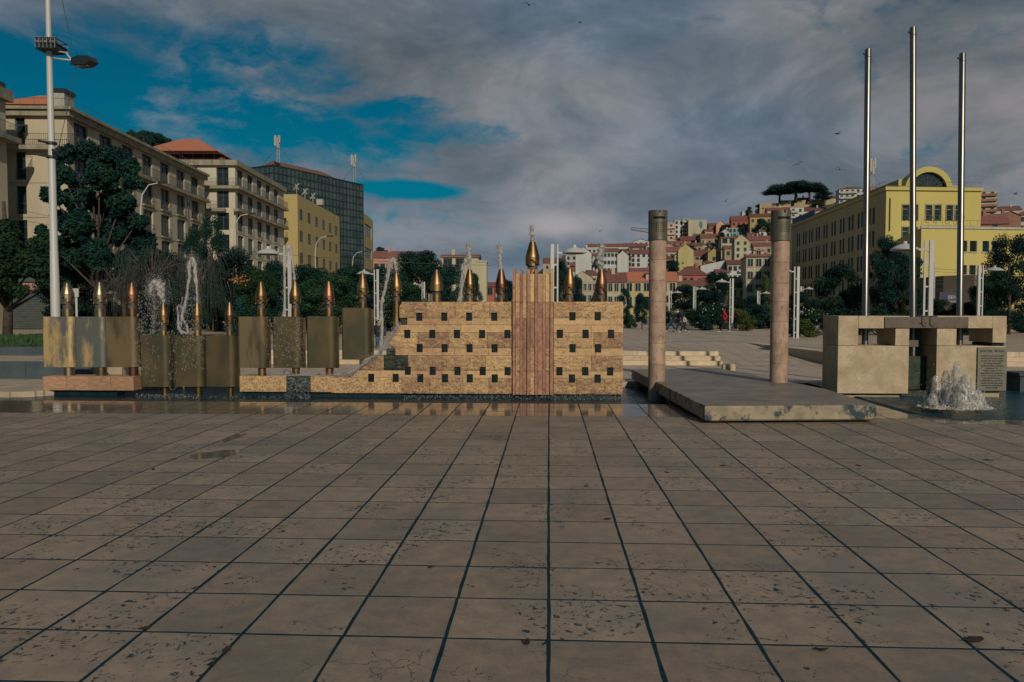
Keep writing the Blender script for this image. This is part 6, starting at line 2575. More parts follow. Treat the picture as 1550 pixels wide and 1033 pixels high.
houses = [
    # label, x0,x1, yeave, yridge, ybase, wall, roof, kind, nx, ny, extra kwargs
    ('brownish low house with grey roof at the hill foot, left of the white gable', 822, 860, 398, 390, 412, 'beige', 'b', 'gable', 3, 1, {}),
    ('small grey and white apartment house left of the white blank gable', 856, 873, 387, 384, 412, 'pale', 'r', 'flat', 2, 3, {}),
    ('white house with a bare white gable end and two tiny windows', 871, 895, 383, 374, 402, 'white', 'b', 'gablef', 0, 0, {'D': 330}),
    ('long pale building with a long red roof across the hill top left of the column', 889, 984, 373, 367.5, 388, 'pale', 'r', 'gable', 14, 1, {'depth': 14}),
    ('grey white apartment block with rows of windows behind the rightmost plume', 891, 914, 387, 383, 414, 'pale', 'r', 'gable', 3, 4, {}),
    ('white apartment block with three rows of windows right of the plume', 913, 935, 381, 375, 415, 'white', 'b', 'gable', 4, 3, {}),
    ('bare white gable wall next to the white apartment block', 934, 951, 387, 379, 415, 'white', 'r', 'gablef', 0, 0, {'D': 262}),
    ('thin tan house wedged between white blocks left of the column', 949, 956, 388, 384, 414, 'tan', 'b', 'gable', 1, 3, {}),
    ('white block with red roof and side balconies touching the left column', 954, 986, 384, 377, 412, 'white', 'r', 'gable', 4, 4, {}),
    ('pink house with a bright red roof below the white gable', 864, 890, 403, 397, 416, 'pink', 'r', 'gable', 3, 1, {}),
    ('pale yellow house with gable behind the nozzle right of the tower', 868, 896, 420, 411, 436, 'cream', 'b', 'gablef', 2, 1, {}),
    ('grey beige palace with balustrade behind the nozzles right of the tower', 880, 920, 427, 427, 462, 'beige', 'b', 'flat', 5, 2, {'D': 168, 'win': (1.0, 2.0), 'yaw': .35, 'pale': True}),
    ('cream townhouse with purple red roof behind the rightmost nozzle', 919, 947, 426, 412, 466, 'cream', 'r', 'gable', 3, 2, {'D': 160, 'win': (1.1, 1.8), 'pale': True}),
    ('yellow townhouse with orange roof and a dormer, behind the left column', 946, 1024, 425, 411, 467, 'yellow', 'o', 'gable', 6, 2, {'D': 160, 'extras': dormer(1), 'win': (1.1, 1.7), 'pale': True}),
    ('red roofed house just above the yellow townhouse', 954, 990, 412, 405, 424, 'cream', 'r', 'gable', 2, 1, {}),
    ('long low wall house with a white band right of the yellow townhouse', 1023, 1066, 432, 424, 448, 'cream', 'b', 'gable', 4, 1, {'D': 165}),
    ('house with big plain red hipped roof right of the left column', 1022, 1071, 417, 402, 432, 'red', 'r', 'hip', 5, 1, {}),
    ('yellow rounded gable house high right of the left column', 1026, 1049, 379, 369, 394, 'yellow', 'r', 'gablef', 0, 0, {'D': 300}),
    ('grey house with long red roof beside the yellow gable', 1004, 1028, 381, 373, 394, 'beige', 'r', 'gable', 3, 1, {}),
    ('pale green low house under the peach flats', 1006, 1034, 368, 364, 376, 'green', 'r', 'gable', 3, 1, {}),
    ('small red house with two white windows below the mural block', 1030, 1051, 364, 357, 371, 'red', 'r', 'gable', 2, 1, {'pale': True}),
    ('peach balconied flats right beside the left column cap', 1009, 1021, 338, 336, 366, 'peach', 'b', 'flat', 1, 3, {'extras': balconies(3)}),
    ('white flats with three square windows on the hill crest', 1020, 1033, 334, 333, 362, 'white', 'b', 'flat', 2, 4, {}),
    ('beige tower with stacked balconies on the hill crest', 1032, 1042, 332, 331, 361, 'cream', 'b', 'flat', 1, 5, {'extras': balconies(5)}),
    ('cream end wall flats with blue painted mural patches', 1041, 1068, 333, 331, 362, 'cream', 'b', 'flat', 0, 0, {'extras': mural}),
    ('small pinkish brown house left of the peach gable', 1072, 1084, 342, 337, 356, 'brick', 'r', 'gable', 2, 1, {}),
    ('peach gable fronted house on the hill crest', 1083, 1096, 340, 334, 356, 'peach', 'r', 'gablef', 1, 1, {}),
    ('brownish pink terrace house left of the long red building', 1093, 1110, 342, 338, 356, 'pink', 'b', 'gable', 3, 1, {}),
    ('long dusky red building with dark red roof near the hill top', 1106, 1135, 334, 326, 356, 'red', 'r', 'gable', 4, 2, {}),
    ('orange yellow building near the hill top left of the right column', 1134, 1166, 328, 322, 354, 'ochre', 'r', 'gable', 4, 2, {}),
    ('turquoise house with a glazed top floor below the red building', 1102, 1125, 346, 345, 360, 'turq', 'b', 'flat', 4, 2, {}),
    ('dark brown shed roofed houses left of the cream apartment house', 1060, 1086, 360, 353, 374, 'tan', 'b', 'gable', 3, 1, {}),
    ('grey stone house under the brown shed roofs', 1072, 1092, 370, 366, 384, 'grey', 'b', 'gable', 2, 1, {}),
    ('large cream five storey apartment house in the middle of the hillside', 1091, 1112, 360, 357, 402, 'cream', 'r', 'gable', 2, 4, {'win': (1.9, 1.9), 'depth': 12}),
    ('cream gabled rear wing of the large apartment house', 1111, 1132, 364, 355, 402, 'cream', 'r', 'gablef', 2, 4, {'win': (.6, .9), 'D': 262}),
    ('low house with a band of wide windows under a red roof', 1044, 1072, 387, 378, 398, 'beige', 'r', 'gable', 4, 1, {'win': (2.2, 1.4)}),
    ('ochre gable wall right of the band of wide windows', 1071, 1089, 383, 376, 402, 'ochre', 'b', 'gablef', 1, 1, {}),
    ('tan blank retaining wall house below the wide windows', 1036, 1062, 395, 394, 412, 'tan', 'b', 'flat', 1, 1, {}),
    ('big plain white house in the lower middle of the hillside', 1060, 1096, 402, 394, 428, 'white', 'b', 'half', 1, 1, {}),
    ('white house with red roof and balconies right of the plain white house', 1101, 1131, 400, 393, 428, 'white', 'r', 'gable', 4, 2, {'extras': balconies(2, .1, 1)}),
    ('small house with a white gable and red roof over the dark trees', 1062, 1084, 430, 421, 444, 'cream', 'r', 'gable', 2, 1, {'D': 175}),
    ('tan three storey house right of the double post lamp', 1109, 1131, 427, 419, 462, 'tan', 'b', 'gable', 4, 3, {'D': 158}),
    ('tall cream corner palace with red mansard roof left of right column', 1129, 1166, 389, 376, 466, 'cream', 'r', 'hip', 3, 4, {'D': 152, 'win': (1.3, 2.3), 'extras': dormer(1), 'pale': True}),
    ('tan house with red roof high behind the right column', 1132, 1166, 364, 356, 380, 'tan', 'r', 'gable', 3, 1, {}),
    ('white gable house left of the corner palace roof', 1126, 1142, 384, 378, 396, 'white', 'r', 'gablef', 1, 1, {}),
    ('white balconied flats under the pine terrace', 1194, 1214, 315, 312, 340, 'white', 'r', 'flat', 2, 3, {'extras': balconies(3, -1, .2)}),
    ('pink and white terrace house right of the balconied flats', 1213, 1248, 319, 313, 336, 'pale', 'r', 'gable', 5, 1, {}),
    ('small red roofed chapel under the umbrella pines', 1204, 1224, 302, 298, 309, 'cream', 'r', 'gable', 2, 1, {'D': 428}),
    ('white stepped balcony block rising behind the yellow roof left of the flagpole', 1268, 1307, 286, 281, 318, 'white', 'r', 'hip', 5, 4, {'D': 380, 'extras': balconies(4, -.9, .3)}),
    ('dark red roofed houses behind the yellow office roof', 1316, 1350, 288, 281, 312, 'pale', 'r', 'gable', 5, 1, {'D': 360}),
    ('red and white balcony tower right of the yellow building', 1480, 1503, 290, 286, 346, 'pale', 'r', 'flat', 2, 7, {'D': 330, 'extras': balconies(7, -1, 1, HM['brick'])}),
    ('brick red house with a big red roof behind the low wing', 1484, 1522, 338, 322, 352, 'brick', 'r', 'gable', 1, 1, {'D': 200}),
    ('tan gabled brick house at the right behind the low wing', 1512, 1540, 327, 320, 352, 'brick', 'b', 'gablef', 0, 0, {'D': 205}),
    ('grey white mansard building at the right edge', 1535, 1566, 326, 318, 352, 'pale', 'b', 'hip', 5, 2, {'D': 260}),
    ('pale house row with dark roofs above the brick house', 1500, 1540, 318, 311, 336, 'pale', 'b', 'gable', 6, 1, {'D': 330}),
    ('house with green shuttered veranda behind the second wall top nozzle', 669, 724, 388, 384, 436, 'cream', 'b', 'gable', 3, 2, {'D': 150, 'win': (2.4, 2.6)}),
    ('tall blank cream end wall left of the tower', 722, 736.5, 397, 396.5, 462, 'cream', 'b', 'flat', 0, 0, {'D': 140, 'depth': 5}),
    ('low red building between the blank wall and the tower', 735, 748, 432, 427, 452, 'red', 'r', 'gable', 1, 1, {'D': 155}),
    ('long brown roofed house behind the round tree left of the wall', 598, 650, 388, 379, 420, 'tan', 'b', 'gable', 5, 1, {'D': 190}),
    ('pink house with red roof right of the ochre block', 566, 603, 389, 379, 420, 'pink', 'r', 'gable', 4, 1, {'D': 185}),
    ('low white house with roof edge behind the veranda house', 655, 680, 398, 393, 420, 'white', 'r', 'gable', 2, 1, {'D': 165}),
    ('pale terrace house in the gap left of the rightmost plume', 842, 870, 410, 404, 428, 'pale', 'r', 'gable', 3, 1, {}),
    ('cream low house above the grey beige palace', 884, 915, 416, 411, 434, 'cream', 'b', 'gable', 3, 1, {}),
    ('red roofed cottage above the corner palace', 1096, 1118, 376, 371, 392, 'tan', 'r', 'gable', 2, 1, {'D': 300}),
    ('grey walled house between the white houses and dark trees', 1084, 1104, 412, 407, 430, 'grey', 'r', 'gable', 2, 1, {}),
    ('tan house in the middle row left of the cream apartment house', 1046, 1062, 372, 367, 384, 'tan', 'b', 'gable', 2, 1, {}),
    ('red roofed tan house behind the right column at mid height', 1140, 1170, 372, 366, 388, 'tan', 'r', 'gable', 2, 1, {}),
    ('small peach house low on the far crest right of the mural block', 1066, 1078, 350, 346, 362, 'peach', 'b', 'gable', 1, 1, {}),
    ('low white wall house on the crest beside the dark bushes', 1122, 1150, 320, 317, 330, 'white', 'b', 'flat', 2, 1, {'D': 428}),
    ('cream terrace house under the pine wall', 1160, 1196, 318, 313, 336, 'cream', 'r', 'gable', 4, 1, {}),
    ('grey roofed villa behind the blue screen of the yellow office', 1236, 1268, 300, 295, 318, 'cream', 'b', 'gable', 4, 1, {'D': 428}),
]
import re as _re
NAMED = list(houses)
USED = {}


def near_label(start, px, py):
    best = sorted(NAMED, key=lambda h: (h[1] / 2 + h[2] / 2 - px) ** 2 + 2.5 * ((h[3] + h[5]) / 2 - py) ** 2)
    for h in best[:14]:
        hx, hy = (h[1] + h[2]) / 2, (h[3] + h[5]) / 2
        dx, dy = px - hx, py - hy
        rel = ('right of' if dx > 0 else 'left of') if abs(dx) > abs(dy) * 1.3 else ('below' if dy > 0 else 'above')
        nm = ' '.join(_re.split(r' (?:with|at|behind|under|below|above|right|left|on|in|between|near|rising|wedged|next|beside|just|over) ', h[0])[0].split()[:6])
        lab_ = '%s, %s the %s' % (start, rel, nm)
        if lab_ not in USED:
            USED[lab_] = 1
            return lab_
    return lab_


fr_ = random.Random(77)
fill_names = ['plain', 'narrow', 'small', 'squat', 'tall', 'weathered', 'low', 'shabby', 'neat']
n_fill = 0
for row, (yoff) in enumerate((.97, .88, .78, .66, .52)):
    x = 850 + row * 7
    while x < (1165 if row else 1550):
        wpx = fr_.uniform(13, 26)
        rd = 470 - ridge(x + wpx / 2) * F
        yb_ = 470 - (470 - rd) * yoff + 2
        hpx = fr_.uniform(9, 15)
        if not (1166 < x < 1196):
            wl = fr_.choice(['white', 'cream', 'pale', 'beige', 'cream', 'pale', 'white', 'tan', 'white', 'peach'])
            D_ = solveD(x + wpx / 2, yb_) + 9
            rf = fr_.choice('rbbrb')
            lab_ = near_label('%s %s house with %s roof' % (fr_.choice(fill_names), {'pale': 'grey', 'beige': 'beige'}.get(wl, wl), {'r': 'red', 'b': 'brown', 'o': 'orange'}[rf]), x + wpx / 2, yb_ - hpx / 2)
            houses.append((lab_, x, x + wpx, yb_ - hpx, yb_ - hpx - fr_.uniform(3, 6), yb_ + 2, wl, rf, fr_.choice(['gable', 'gable', 'hip', 'gablef']), max(1, int(wpx / 6)), 1 if hpx < 11 else 2, {'D': D_, 'fill': True, 'yaw': fr_.uniform(-.3, .3)}))
        x += wpx * fr_.uniform(.9, 1.25)
for h_ in houses:
    lab, x0, x1, ye, yr, yb_, wl, rf, kd, nx_, ny_, kw = h_
    isf = kw.pop('fill', False)
    o_ = house(lab, x0, x1, ye, yr, yb_, wl, rf, kd, nx_, ny_, **kw)
    if isf:
        o_['group'] = 'packed small houses filling the hillside'
# green veranda detail
# pine terrace wall
tw_ = MB()
for xa, xb, ya, yb_ in ((1150, 1180, 312, 306), (1180, 1225, 306, 303), (1225, 1262, 303, 303)):
    p, q = at(xa, ya, 424), at(xb, yb_, 424)
    tw_.prism([(p.x, 424), (q.x, 424), (q.x, 426), (p.x, 426)], p.z - 9, (p.z + q.z) / 2 + .4)
tag(tw_.build('terrace_wall', HM['tan']), 'pale stone terrace wall under the umbrella pines on the hill top', 'wall')
mast('slender lattice phone mast with white drums left of the yellow arch', 1320, 150, 241, 292, .8)
# construction crane, far
p = at(985, 353, 420)
b = MB()
q0, q1 = at(955, 348, 420) - p, at(1000, 355, 420) - p
b.bar(q0, q1, .35, 4)
b.bar(q0 + Vector((0, 0, 1.2)), q1 + Vector((0, 0, 2.2)), .25, 4)
for k in range(10):
    a = q0.lerp(q1, k / 10)
    b.bar(a, a + Vector((1.0, 0, 1.5)), .12, 4)
b.bar(q1, q1 + Vector((0, 0, -25)), .6, 4)
tag(b.build('tower_crane', M_roofb, None, loc=p), 'tiny distant tower crane jib left of the left column cap', 'crane')

# left hill behind the long block (trees on it)
b = MB()
hc = at(200, 470, 230)
for i in range(25):
    for j in range(9):
        a, r_ = 2 * math.pi * i / 24, j / 8
        b.v.append((hc.x + math.cos(a) * r_ * 110, hc.y + math.sin(a) * r_ * 70, -1 + 44 * (math.cos(r_ * math.pi) * .5 + .5)))
for i in range(24):
    for j in range(8):
        a = i * 9 + j
        b.f.append((a, a + 1, a + 10, a + 9))
        b.m.append(0)
struct('left_hill', b, M_hill, True)
# ================================================================== TREES
def leafmat(name, c, c2, vs=1.2):
    m = material(name, c, .75, c2, vs=vs, vd=4, rnd=.18, contrast=(.38, .62), spec=.12)
    return m


M_lf = leafmat('deep_green_foliage', (.011, .042, .031), (.004, .019, .021), .9)
M_lf2 = leafmat('mid_green_foliage', (.024, .060, .024), (.008, .028, .018), 1.1)
M_lf3 = leafmat('olive_foliage', (.075, .095, .028), (.030, .05, .018), 1.1)
M_pine = leafmat('pine_foliage', (.014, .050, .034), (.006, .024, .022), .12)
M_bark = material('grey_bark', (.07, .055, .045), .9, (.04, .033, .03), vs=6, rnd=.1)
M_twig = material('pale_twigs', (.030, .034, .032), .8, (.014, .02, .02), vs=6, rnd=.1)


def leaf_cloud(centres, radii, n, size, seed, flat=1.0):
    """numpy leaf quads spread through clumps (dense near each clump's shell)"""
    r_ = np.random.default_rng(seed)
    centres = np.array(centres, float)
    radii = np.array(radii, float)
    vol = radii[:, 0] * radii[:, 1] * radii[:, 2]
    pr = vol ** .75
    idx = r_.choice(len(centres), n, p=pr / pr.sum())
    d = r_.normal(0, 1, (n, 3))
    d /= np.linalg.norm(d, axis=1)[:, None]
    rad_ = r_.random(n) ** .38 * (1 + .16 * np.sin(d[:, 0] * 9 + idx) * np.sin(d[:, 2] * 8 + idx * 2))
    P = centres[idx] + d * radii[idx] * rad_[:, None]
    nrm = d * .8 + r_.normal(0, .6, (n, 3))
    nrm[:, 2] += .35
    nrm /= np.linalg.norm(nrm, axis=1)[:, None]
    a = np.cross(nrm, r_.normal(0, 1, (n, 3)))
    a /= np.linalg.norm(a, axis=1)[:, None]
    c = np.cross(nrm, a)
    s = size * r_.uniform(.6, 1.35, n)[:, None]
    v = np.stack([P - a * s - c * s * .15, P - c * s * .6, P + a * s, P + c * s * .6], 1).reshape(-1, 3)
    f = np.arange(4 * n).reshape(-1, 4)
    me = bpy.data.meshes.new('crown')
    me.vertices.add(4 * n)
    me.vertices.foreach_set('co', v.ravel())
    me.loops.add(4 * n)
    me.loops.foreach_set('vertex_index', f.ravel())
    me.polygons.add(n)
    me.polygons.foreach_set('loop_start', np.arange(n) * 4)
    me.polygons.foreach_set('loop_total', np.full(n, 4))
    me.update()
    me.validate()
    return me


def tree_kind(kind, seed):
    """unit tree: height 1, nominal width 1 at scale 1 (x,y scaled to width)"""
    r_ = random.Random(seed)
    cs, rs = [], []
    tr = MB()
    if kind == 'broad':
        tr.tube([(0, 0, -.02), (.01, 0, .12), (-.01, .01, .28)], [.030, .024, .018], 8)
        for k in range(34):
            a = r_.uniform(0, 6.28)
            h = r_.uniform(.20, .92)
            env = math.sin(min(1, max(.08, (h - .10) / .85)) * math.pi) ** .6
            rr_ = r_.uniform(.10, .36) * env
            c = (rr_ * math.cos(a), rr_ * math.sin(a), h)
            cs.append(c)
            q = r_.uniform(.09, .16)
            rs.append((q, q, q * r_.uniform(.55, .8)))
            if k < 10:
                tr.tube([(-.01, .01, .2), (c[0] * .5, c[1] * .5, .2 + (h - .2) * .6), c], [.012, .008, .003], 5)
        return cs, rs, tr, 20000, .0125
    if kind == 'tall':
        tr.tube([(0, 0, -.02), (.01, 0, .3), (0, .01, .7)], [.026, .02, .008], 8)
        for k in range(44):
            a = r_.uniform(0, 6.28)
            h = .13 + .82 * k / 43
            wd_ = (.38 if h < .62 else .38 * (1 - (h - .62) / .5)) * r_.uniform(.45, 1)
            c = (wd_ * math.cos(a), wd_ * math.sin(a), h)
            cs.append(c)
            q = r_.uniform(.09, .15)
            rs.append((q, q, q * .6))
            if k % 3 == 0:
                tr.tube([(0, 0, h * .7), c], [.010, .003], 5)
        return cs, rs, tr, 26000, .0100
    if kind == 'pine':
        tr.tube([(0, 0, -.05), (.03, 0, .3), (.0, 0, .58), (.0, 0, .7)], [.035, .028, .022, .01], 8)
        for k in range(26):
            a = r_.uniform(0, 6.28)
            rr_ = r_.uniform(.02, .40)
            c = (rr_ * math.cos(a), rr_ * math.sin(a), .80 - rr_ * .22 + r_.uniform(-.03, .04))
            cs.append(c)
            q = r_.uniform(.12, .18)
            rs.append((q, q, q * 1.15))
            tr.tube([(0, 0, .45), (c[0] * .5, c[1] * .5, .62), c], [.016, .010, .004], 5)
        return cs, rs, tr, 12000, .022
    if kind == 'shrub':
        for k in range(14):
            a = r_.uniform(0, 6.28)
            rr_ = r_.uniform(0, .36)
            h = r_.uniform(.15, .8) * (1 - rr_ * .6)
            cs.append((rr_ * math.cos(a), rr_ * math.sin(a), h))
            q = r_.uniform(.12, .20)
            rs.append((q, q, q))
            tr.tube([(rr_ * .2, 0, -.02), cs[-1]], [.012, .004], 4)
        return cs, rs, tr, 5000, .026


VAR = {}
for kind, nvar in (('broad', 4), ('tall', 3), ('pine', 2), ('shrub', 4)):
    for i in range(nvar):
        cs, rs, tr, n, sz = tree_kind(kind, 100 + i * 7 + len(kind))
        VAR[kind, i] = (leaf_cloud(cs, rs, n, sz, i + 5), tr.mesh('trunk', M_bark, True))
CM = {}


def plant(label, px, ytop, ybot, wpx, D, kind='broad', var=0, mat=None, z=None, group=None, name=None, rz=None):
    x = XD(px, D)
    z0 = ZD(ybot, D, px) if z is None else z
    h = ZD(ytop, D, px) - z0
    w_ = wpx / F * D
    root = empty(name or {'broad': 'tree', 'tall': 'tree', 'pine': 'umbrella_pine', 'shrub': 'bush'}[kind], (x, D, z0), rz if rz is not None else px * .7, label,
                 {'broad': 'tree', 'tall': 'tree', 'pine': 'pine tree', 'shrub': 'bush'}[kind], group)
    mt = mat or M_lf
    key = (kind, var, mt.name)
    if key not in CM:
        me = VAR[kind, var][0].copy()
        me.materials.clear()
        me.materials.append(mt)
        CM[key] = me
    inst('crown', CM[key], root)
    inst('trunk', VAR[kind, var][1], root)
    fw_ = {'broad': .86, 'tall': .95, 'pine': .95, 'shrub': .95}[kind]
    root.scale = (w_ / fw_, w_ / fw_, h)
    return root


def shaped_tree(label, px, D, blobs, n, size, mat, seed):
    """tree whose clumps stand where the photograph shows them (blobs: px, py, radius in px at distance D)"""
    x = XD(px, D)
    root = empty('tree', (x, D, .5), 0, label, 'tree')
    r_ = random.Random(seed)
    cs, rs = [], []
    tr = MB()
    s_ = D / F
    tr.tube([(0, 0, -.1), (.1, 0, 2.0), (-.1, .2, 4.5), (0, 0, 7.5)], [.26, .22, .18, .08], 9)
    for bx, by, br in blobs:
        dd = r_.uniform(-1.6, 1.6)
        q = at(bx, by, D) - Vector((x, D, .5))
        cs.append((q.x, dd, q.z))
        R = br * s_ * 1.02
        rs.append((R, R * 1.1, R * .85))
        tr.tube([(0, 0, min(4.0, q.z * .5)), (q.x * .5, dd * .5, q.z * .75), (q.x, dd, q.z)], [.10, .06, .02], 5)
        # smaller satellites give an uneven outline
        for k in range(5):
            a = r_.uniform(0, 6.28)
            cs.append((q.x + math.cos(a) * R * .95, dd + r_.uniform(-.5, .5) * R, q.z + math.sin(a) * R * .85))
            rs.append((R * .38, R * .4, R * .3))
    me = leaf_cloud(cs, rs, n, size, seed)
    me.materials.append(mat)
    inst('crown', me, root)
    tr.build('trunk', M_bark, root, True)
    return root


shaped_tree('big dense dark tree in front of the long beige block, behind the white lamp pole', 150, 46,
            [(112, 238, 15), (135, 228, 17), (160, 232, 17), (182, 248, 15), (200, 275, 14), (112, 268, 16), (140, 262, 22), (172, 272, 20), (95, 300, 16), (120, 300, 22), (150, 305, 24), (185, 308, 20), (205, 335, 14),
             (78, 328, 12), (98, 335, 20), (130, 345, 24), (165, 350, 24), (195, 362, 20), (90, 372, 20), (120, 385, 24), (155, 388, 24), (190, 392, 22), (208, 385, 12), (72, 350, 8), (205, 405, 14)],
            80000, .105, M_lf, 3)
shaped_tree('low spreading dark tree at the far left edge', 10, 40,
            [(-10, 365, 30), (20, 360, 24), (50, 372, 22), (5, 395, 30), (40, 398, 28), (72, 402, 22), (20, 425, 26), (55, 430, 20), (84, 425, 16), (-20, 420, 28), (30, 380, 26), (5, 432, 22), (40, 440, 14)], 46000, .085, M_lf2, 4)
T = [
    ('dark tree behind the three leftmost nozzles', 120, 372, 500, 130, 50, 'broad', 3, M_lf),
    ('dark tree filling the gap right of the big tree', 232, 372, 500, 110, 58, 'broad', 0, M_lf),
    ('dark tree behind the tall jet of the second short nozzle', 285, 385, 500, 110, 60, 'broad', 2, M_lf),
    ('dark tree between the lamp post and the yellow block', 425, 392, 500, 90, 62, 'broad', 3, M_lf),
    ('dark tree low before the pink house left of the stone wall', 580, 402, 500, 90, 66, 'broad', 1, M_lf),
    ('slender dark tree before the pale apartment block', 322, 325, 495, 62, 56, 'tall', 1, M_lf),
    ('narrow dark tree left of the slender one', 296, 342, 495, 50, 60, 'tall', 2, M_lf),
    ('bushy dark tree under the apartment blocks, behind the first dripping panel', 355, 372, 495, 90, 52, 'broad', 0, M_lf),
    ('mid green bush tree left of the white lamp post', 392, 405, 498, 70, 48, 'broad', 1, M_lf2),
    ('tree under the plain yellow block', 470, 398, 496, 110, 58, 'broad', 2, M_lf),
    ('tree under the dark glass office block', 535, 400, 496, 110, 60, 'broad', 3, M_lf),
    ('dark rounded tree behind the pedestal panels', 500, 412, 500, 100, 50, 'broad', 0, M_lf2),
    ('large round dark tree left of the fountain wall top', 637, 377, 492, 112, 72, 'broad', 1, M_lf),
    ('right lobe tree of the dark group above the wall top', 680, 398, 492, 70, 74, 'broad', 2, M_lf),
    ('mid green tree low behind the leftmost wall top nozzle', 610, 425, 500, 80, 56, 'broad', 3, M_lf2),
    ('small dark tree left of the tall blank end wall', 716, 414, 490, 34, 78, 'tall', 0, M_lf),
    ('small tree between the blank end wall and the tower', 768, 422, 490, 34, 78, 'broad', 1, M_lf),
    ('leafy tree right of the tower beside the white lamp post', 850, 392, 490, 36, 84, 'tall', 1, M_lf),
    ('small tree behind the nozzle right of the tower', 874, 415, 490, 30, 82, 'broad', 2, M_lf),
    ('round dark tree in front of the cream townhouses', 945, 436, 492, 30, 84, 'tall', 2, M_lf),
    ('small dark tree just left of the left column', 972, 442, 497, 32, 66, 'broad', 3, M_lf),
    ('dark tree behind the walking group', 1036, 430, 492, 62, 82, 'broad', 0, M_lf),
    ('tall dark tree left of the double post lamp', 1084, 412, 494, 60, 84, 'tall', 1, M_lf),
    ('dark tree behind the red coated walker', 1070, 436, 492, 80, 76, 'broad', 2, M_lf),
    ('open branched thin tree before the corner palace', 1155, 416, 486, 30, 90, 'tall', 0, M_lf3),
    ('blue green tree left of the right column', 1140, 446, 492, 70, 84, 'broad', 3, M_lf),
    ('dark tree right of the right column', 1212, 440, 502, 60, 62, 'broad', 1, M_lf),
    ('wide dark tree before the long side of the yellow office', 1270, 397, 498, 92, 62, 'broad', 2, M_lf),
    ('tallest dark tree between the left and middle flagpoles', 1340, 356, 496, 66, 66, 'tall', 2, M_lf),
    ('broad dark tree behind the middle flagpole', 1362, 380, 498, 86, 58, 'broad', 0, M_lf),
    ('dark round tree at the far right before the yellow wing', 1528, 356, 500, 96, 52, 'tall', 1, M_lf),
    ('lower dark tree at the right behind the flagpole lamp', 1508, 400, 500, 70, 58, 'broad', 3, M_lf2),
    ('small tree behind the right flagpole', 1462, 456, 500, 60, 56, 'broad', 1, M_lf),
    ('low tree in the gap right of the middle flagpole', 1420, 450, 500, 50, 60, 'broad', 2, M_lf2),
]
for t in T:
    lab, px, yt, yb_, wpx, D, kd, vr, mt = t
    plant(lab, px, yt, yb_, wpx, D, kd, vr, mt, z=.5)
# hedge bushes in rows, each its own bush
BU = []
r_ = random.Random(11)
left_bush = [(x, r_.uniform(432, 466), r_.uniform(44, 66)) for x in range(90, 640, 27)]
lab_place = ['behind the leftmost nozzle', 'behind the second nozzle', 'behind the third nozzle', 'right of the third nozzle', 'behind the first short nozzle', 'left of the second short nozzle',
             'behind the second short nozzle', 'left of the third short nozzle', 'behind the third short nozzle', 'left of the first long pedestal nozzle', 'behind the first long pedestal nozzle',
             'left of the dripping panel', 'right of the dripping panel', 'behind the reddish nozzle', 'right of the reddish nozzle', 'left of the raised panel', 'behind the raised panel',
             'left of the stone wall steps', 'behind the tall bare nozzle', 'behind the wall top left end', 'just above the wall top left end']
for i, (x, yt, D) in enumerate(left_bush):
    plant('dark hedge bush %s' % lab_place[i], x, yt, 500, r_.uniform(44, 70), D, 'shrub', i % 4, r_.choice([M_lf, M_lf, M_lf2]), z=.5, group='hedge bushes behind the fountain')
right_bush = [(1008, 468, 60, 66, 'behind the man in the green jacket', M_lf), (1052, 462, 50, 70, 'left of the thin white double post', M_lf2), (1066, 455, 66, 62, 'with pale flowers right of the thin post', M_lf),
              (1090, 470, 40, 66, 'behind the red coated walker', M_lf2), (1112, 462, 44, 66, 'right of the double post lamp', M_lf3), (1130, 468, 36, 60, 'with pointed leaves left of the right column', M_lf3),
              (1150, 456, 60, 68, 'touching the right column on its left', M_lf), (1200, 470, 40, 48, 'at the foot of the lamp right of the right column', M_lf), (1232, 463, 60, 52, 'flowering, left of the monument', M_lf2),
              (1222, 478, 50, 46, 'low and yellowish left of the monument', M_lf3), (1256, 472, 50, 50, 'just behind the left corner of the monument', M_lf), (1290, 452, 80, 52, 'behind the left flagpole foot', M_lf),
              (1330, 462, 70, 50, 'between the left and middle flagpoles', M_lf), (1372, 470, 60, 50, 'behind the middle flagpole foot', M_lf2), (1425, 460, 60, 58, 'under the dark blue sign', M_lf2),
              (1450, 478, 40, 50, 'low between the middle and right flagpoles', M_lf), (1500, 462, 70, 56, 'right of the right flagpole', M_lf), (1545, 470, 70, 56, 'at the right picture edge', M_lf2), (952, 470, 30, 70, 'just right of the fountain wall', M_lf2)]
for i, (x, yt, wp, D, lab, mt) in enumerate(right_bush):
    plant('bush %s' % lab, x, yt, 505, wp, D, 'shrub', i % 4, mt, z=.5, group='bushes along the plaza')
# hillside trees
HT = [('dark trees clump below the grey wall right of the left column', 1016, 393, 421, 26, 'broad', 0), ('small dark tree right of that clump on the slope', 1034, 393, 412, 18, 'broad', 1),
      ('round green tree by the small red house', 1056, 356, 370, 14, 'broad', 2), ('dark leaning tree left of the cream apartment house', 1090, 352, 384, 24, 'tall', 0),
      ('leafy tree before the orange yellow building', 1152, 330, 358, 24, 'broad', 3), ('dark tree at the right column cap', 1164, 336, 362, 14, 'broad', 0),
      ('dark round bush tree on the crest left of the pine terrace', 1149, 309, 322, 18, 'broad', 1), ('small tree under the pine terrace wall', 1160, 317, 330, 18, 'broad', 2),
      ('green tree below the pink terrace house', 1220, 326, 344, 22, 'broad', 3), ('small conical tree under the pine terrace', 1234, 308, 318, 22, 'broad', 0),
      ('dark tree right of the corner palace behind the column', 1094, 412, 446, 26, 'broad', 1), ('bare looking small tree on the crest', 1132, 313, 330, 14, 'tall', 2),
      ('dark tree left of the glass plumes on the hill foot', 846, 400, 440, 24, 'tall', 1), ('tree by the pink house left of the stone wall', 577, 373, 392, 22, 'broad', 3)]
r_ = random.Random(5)
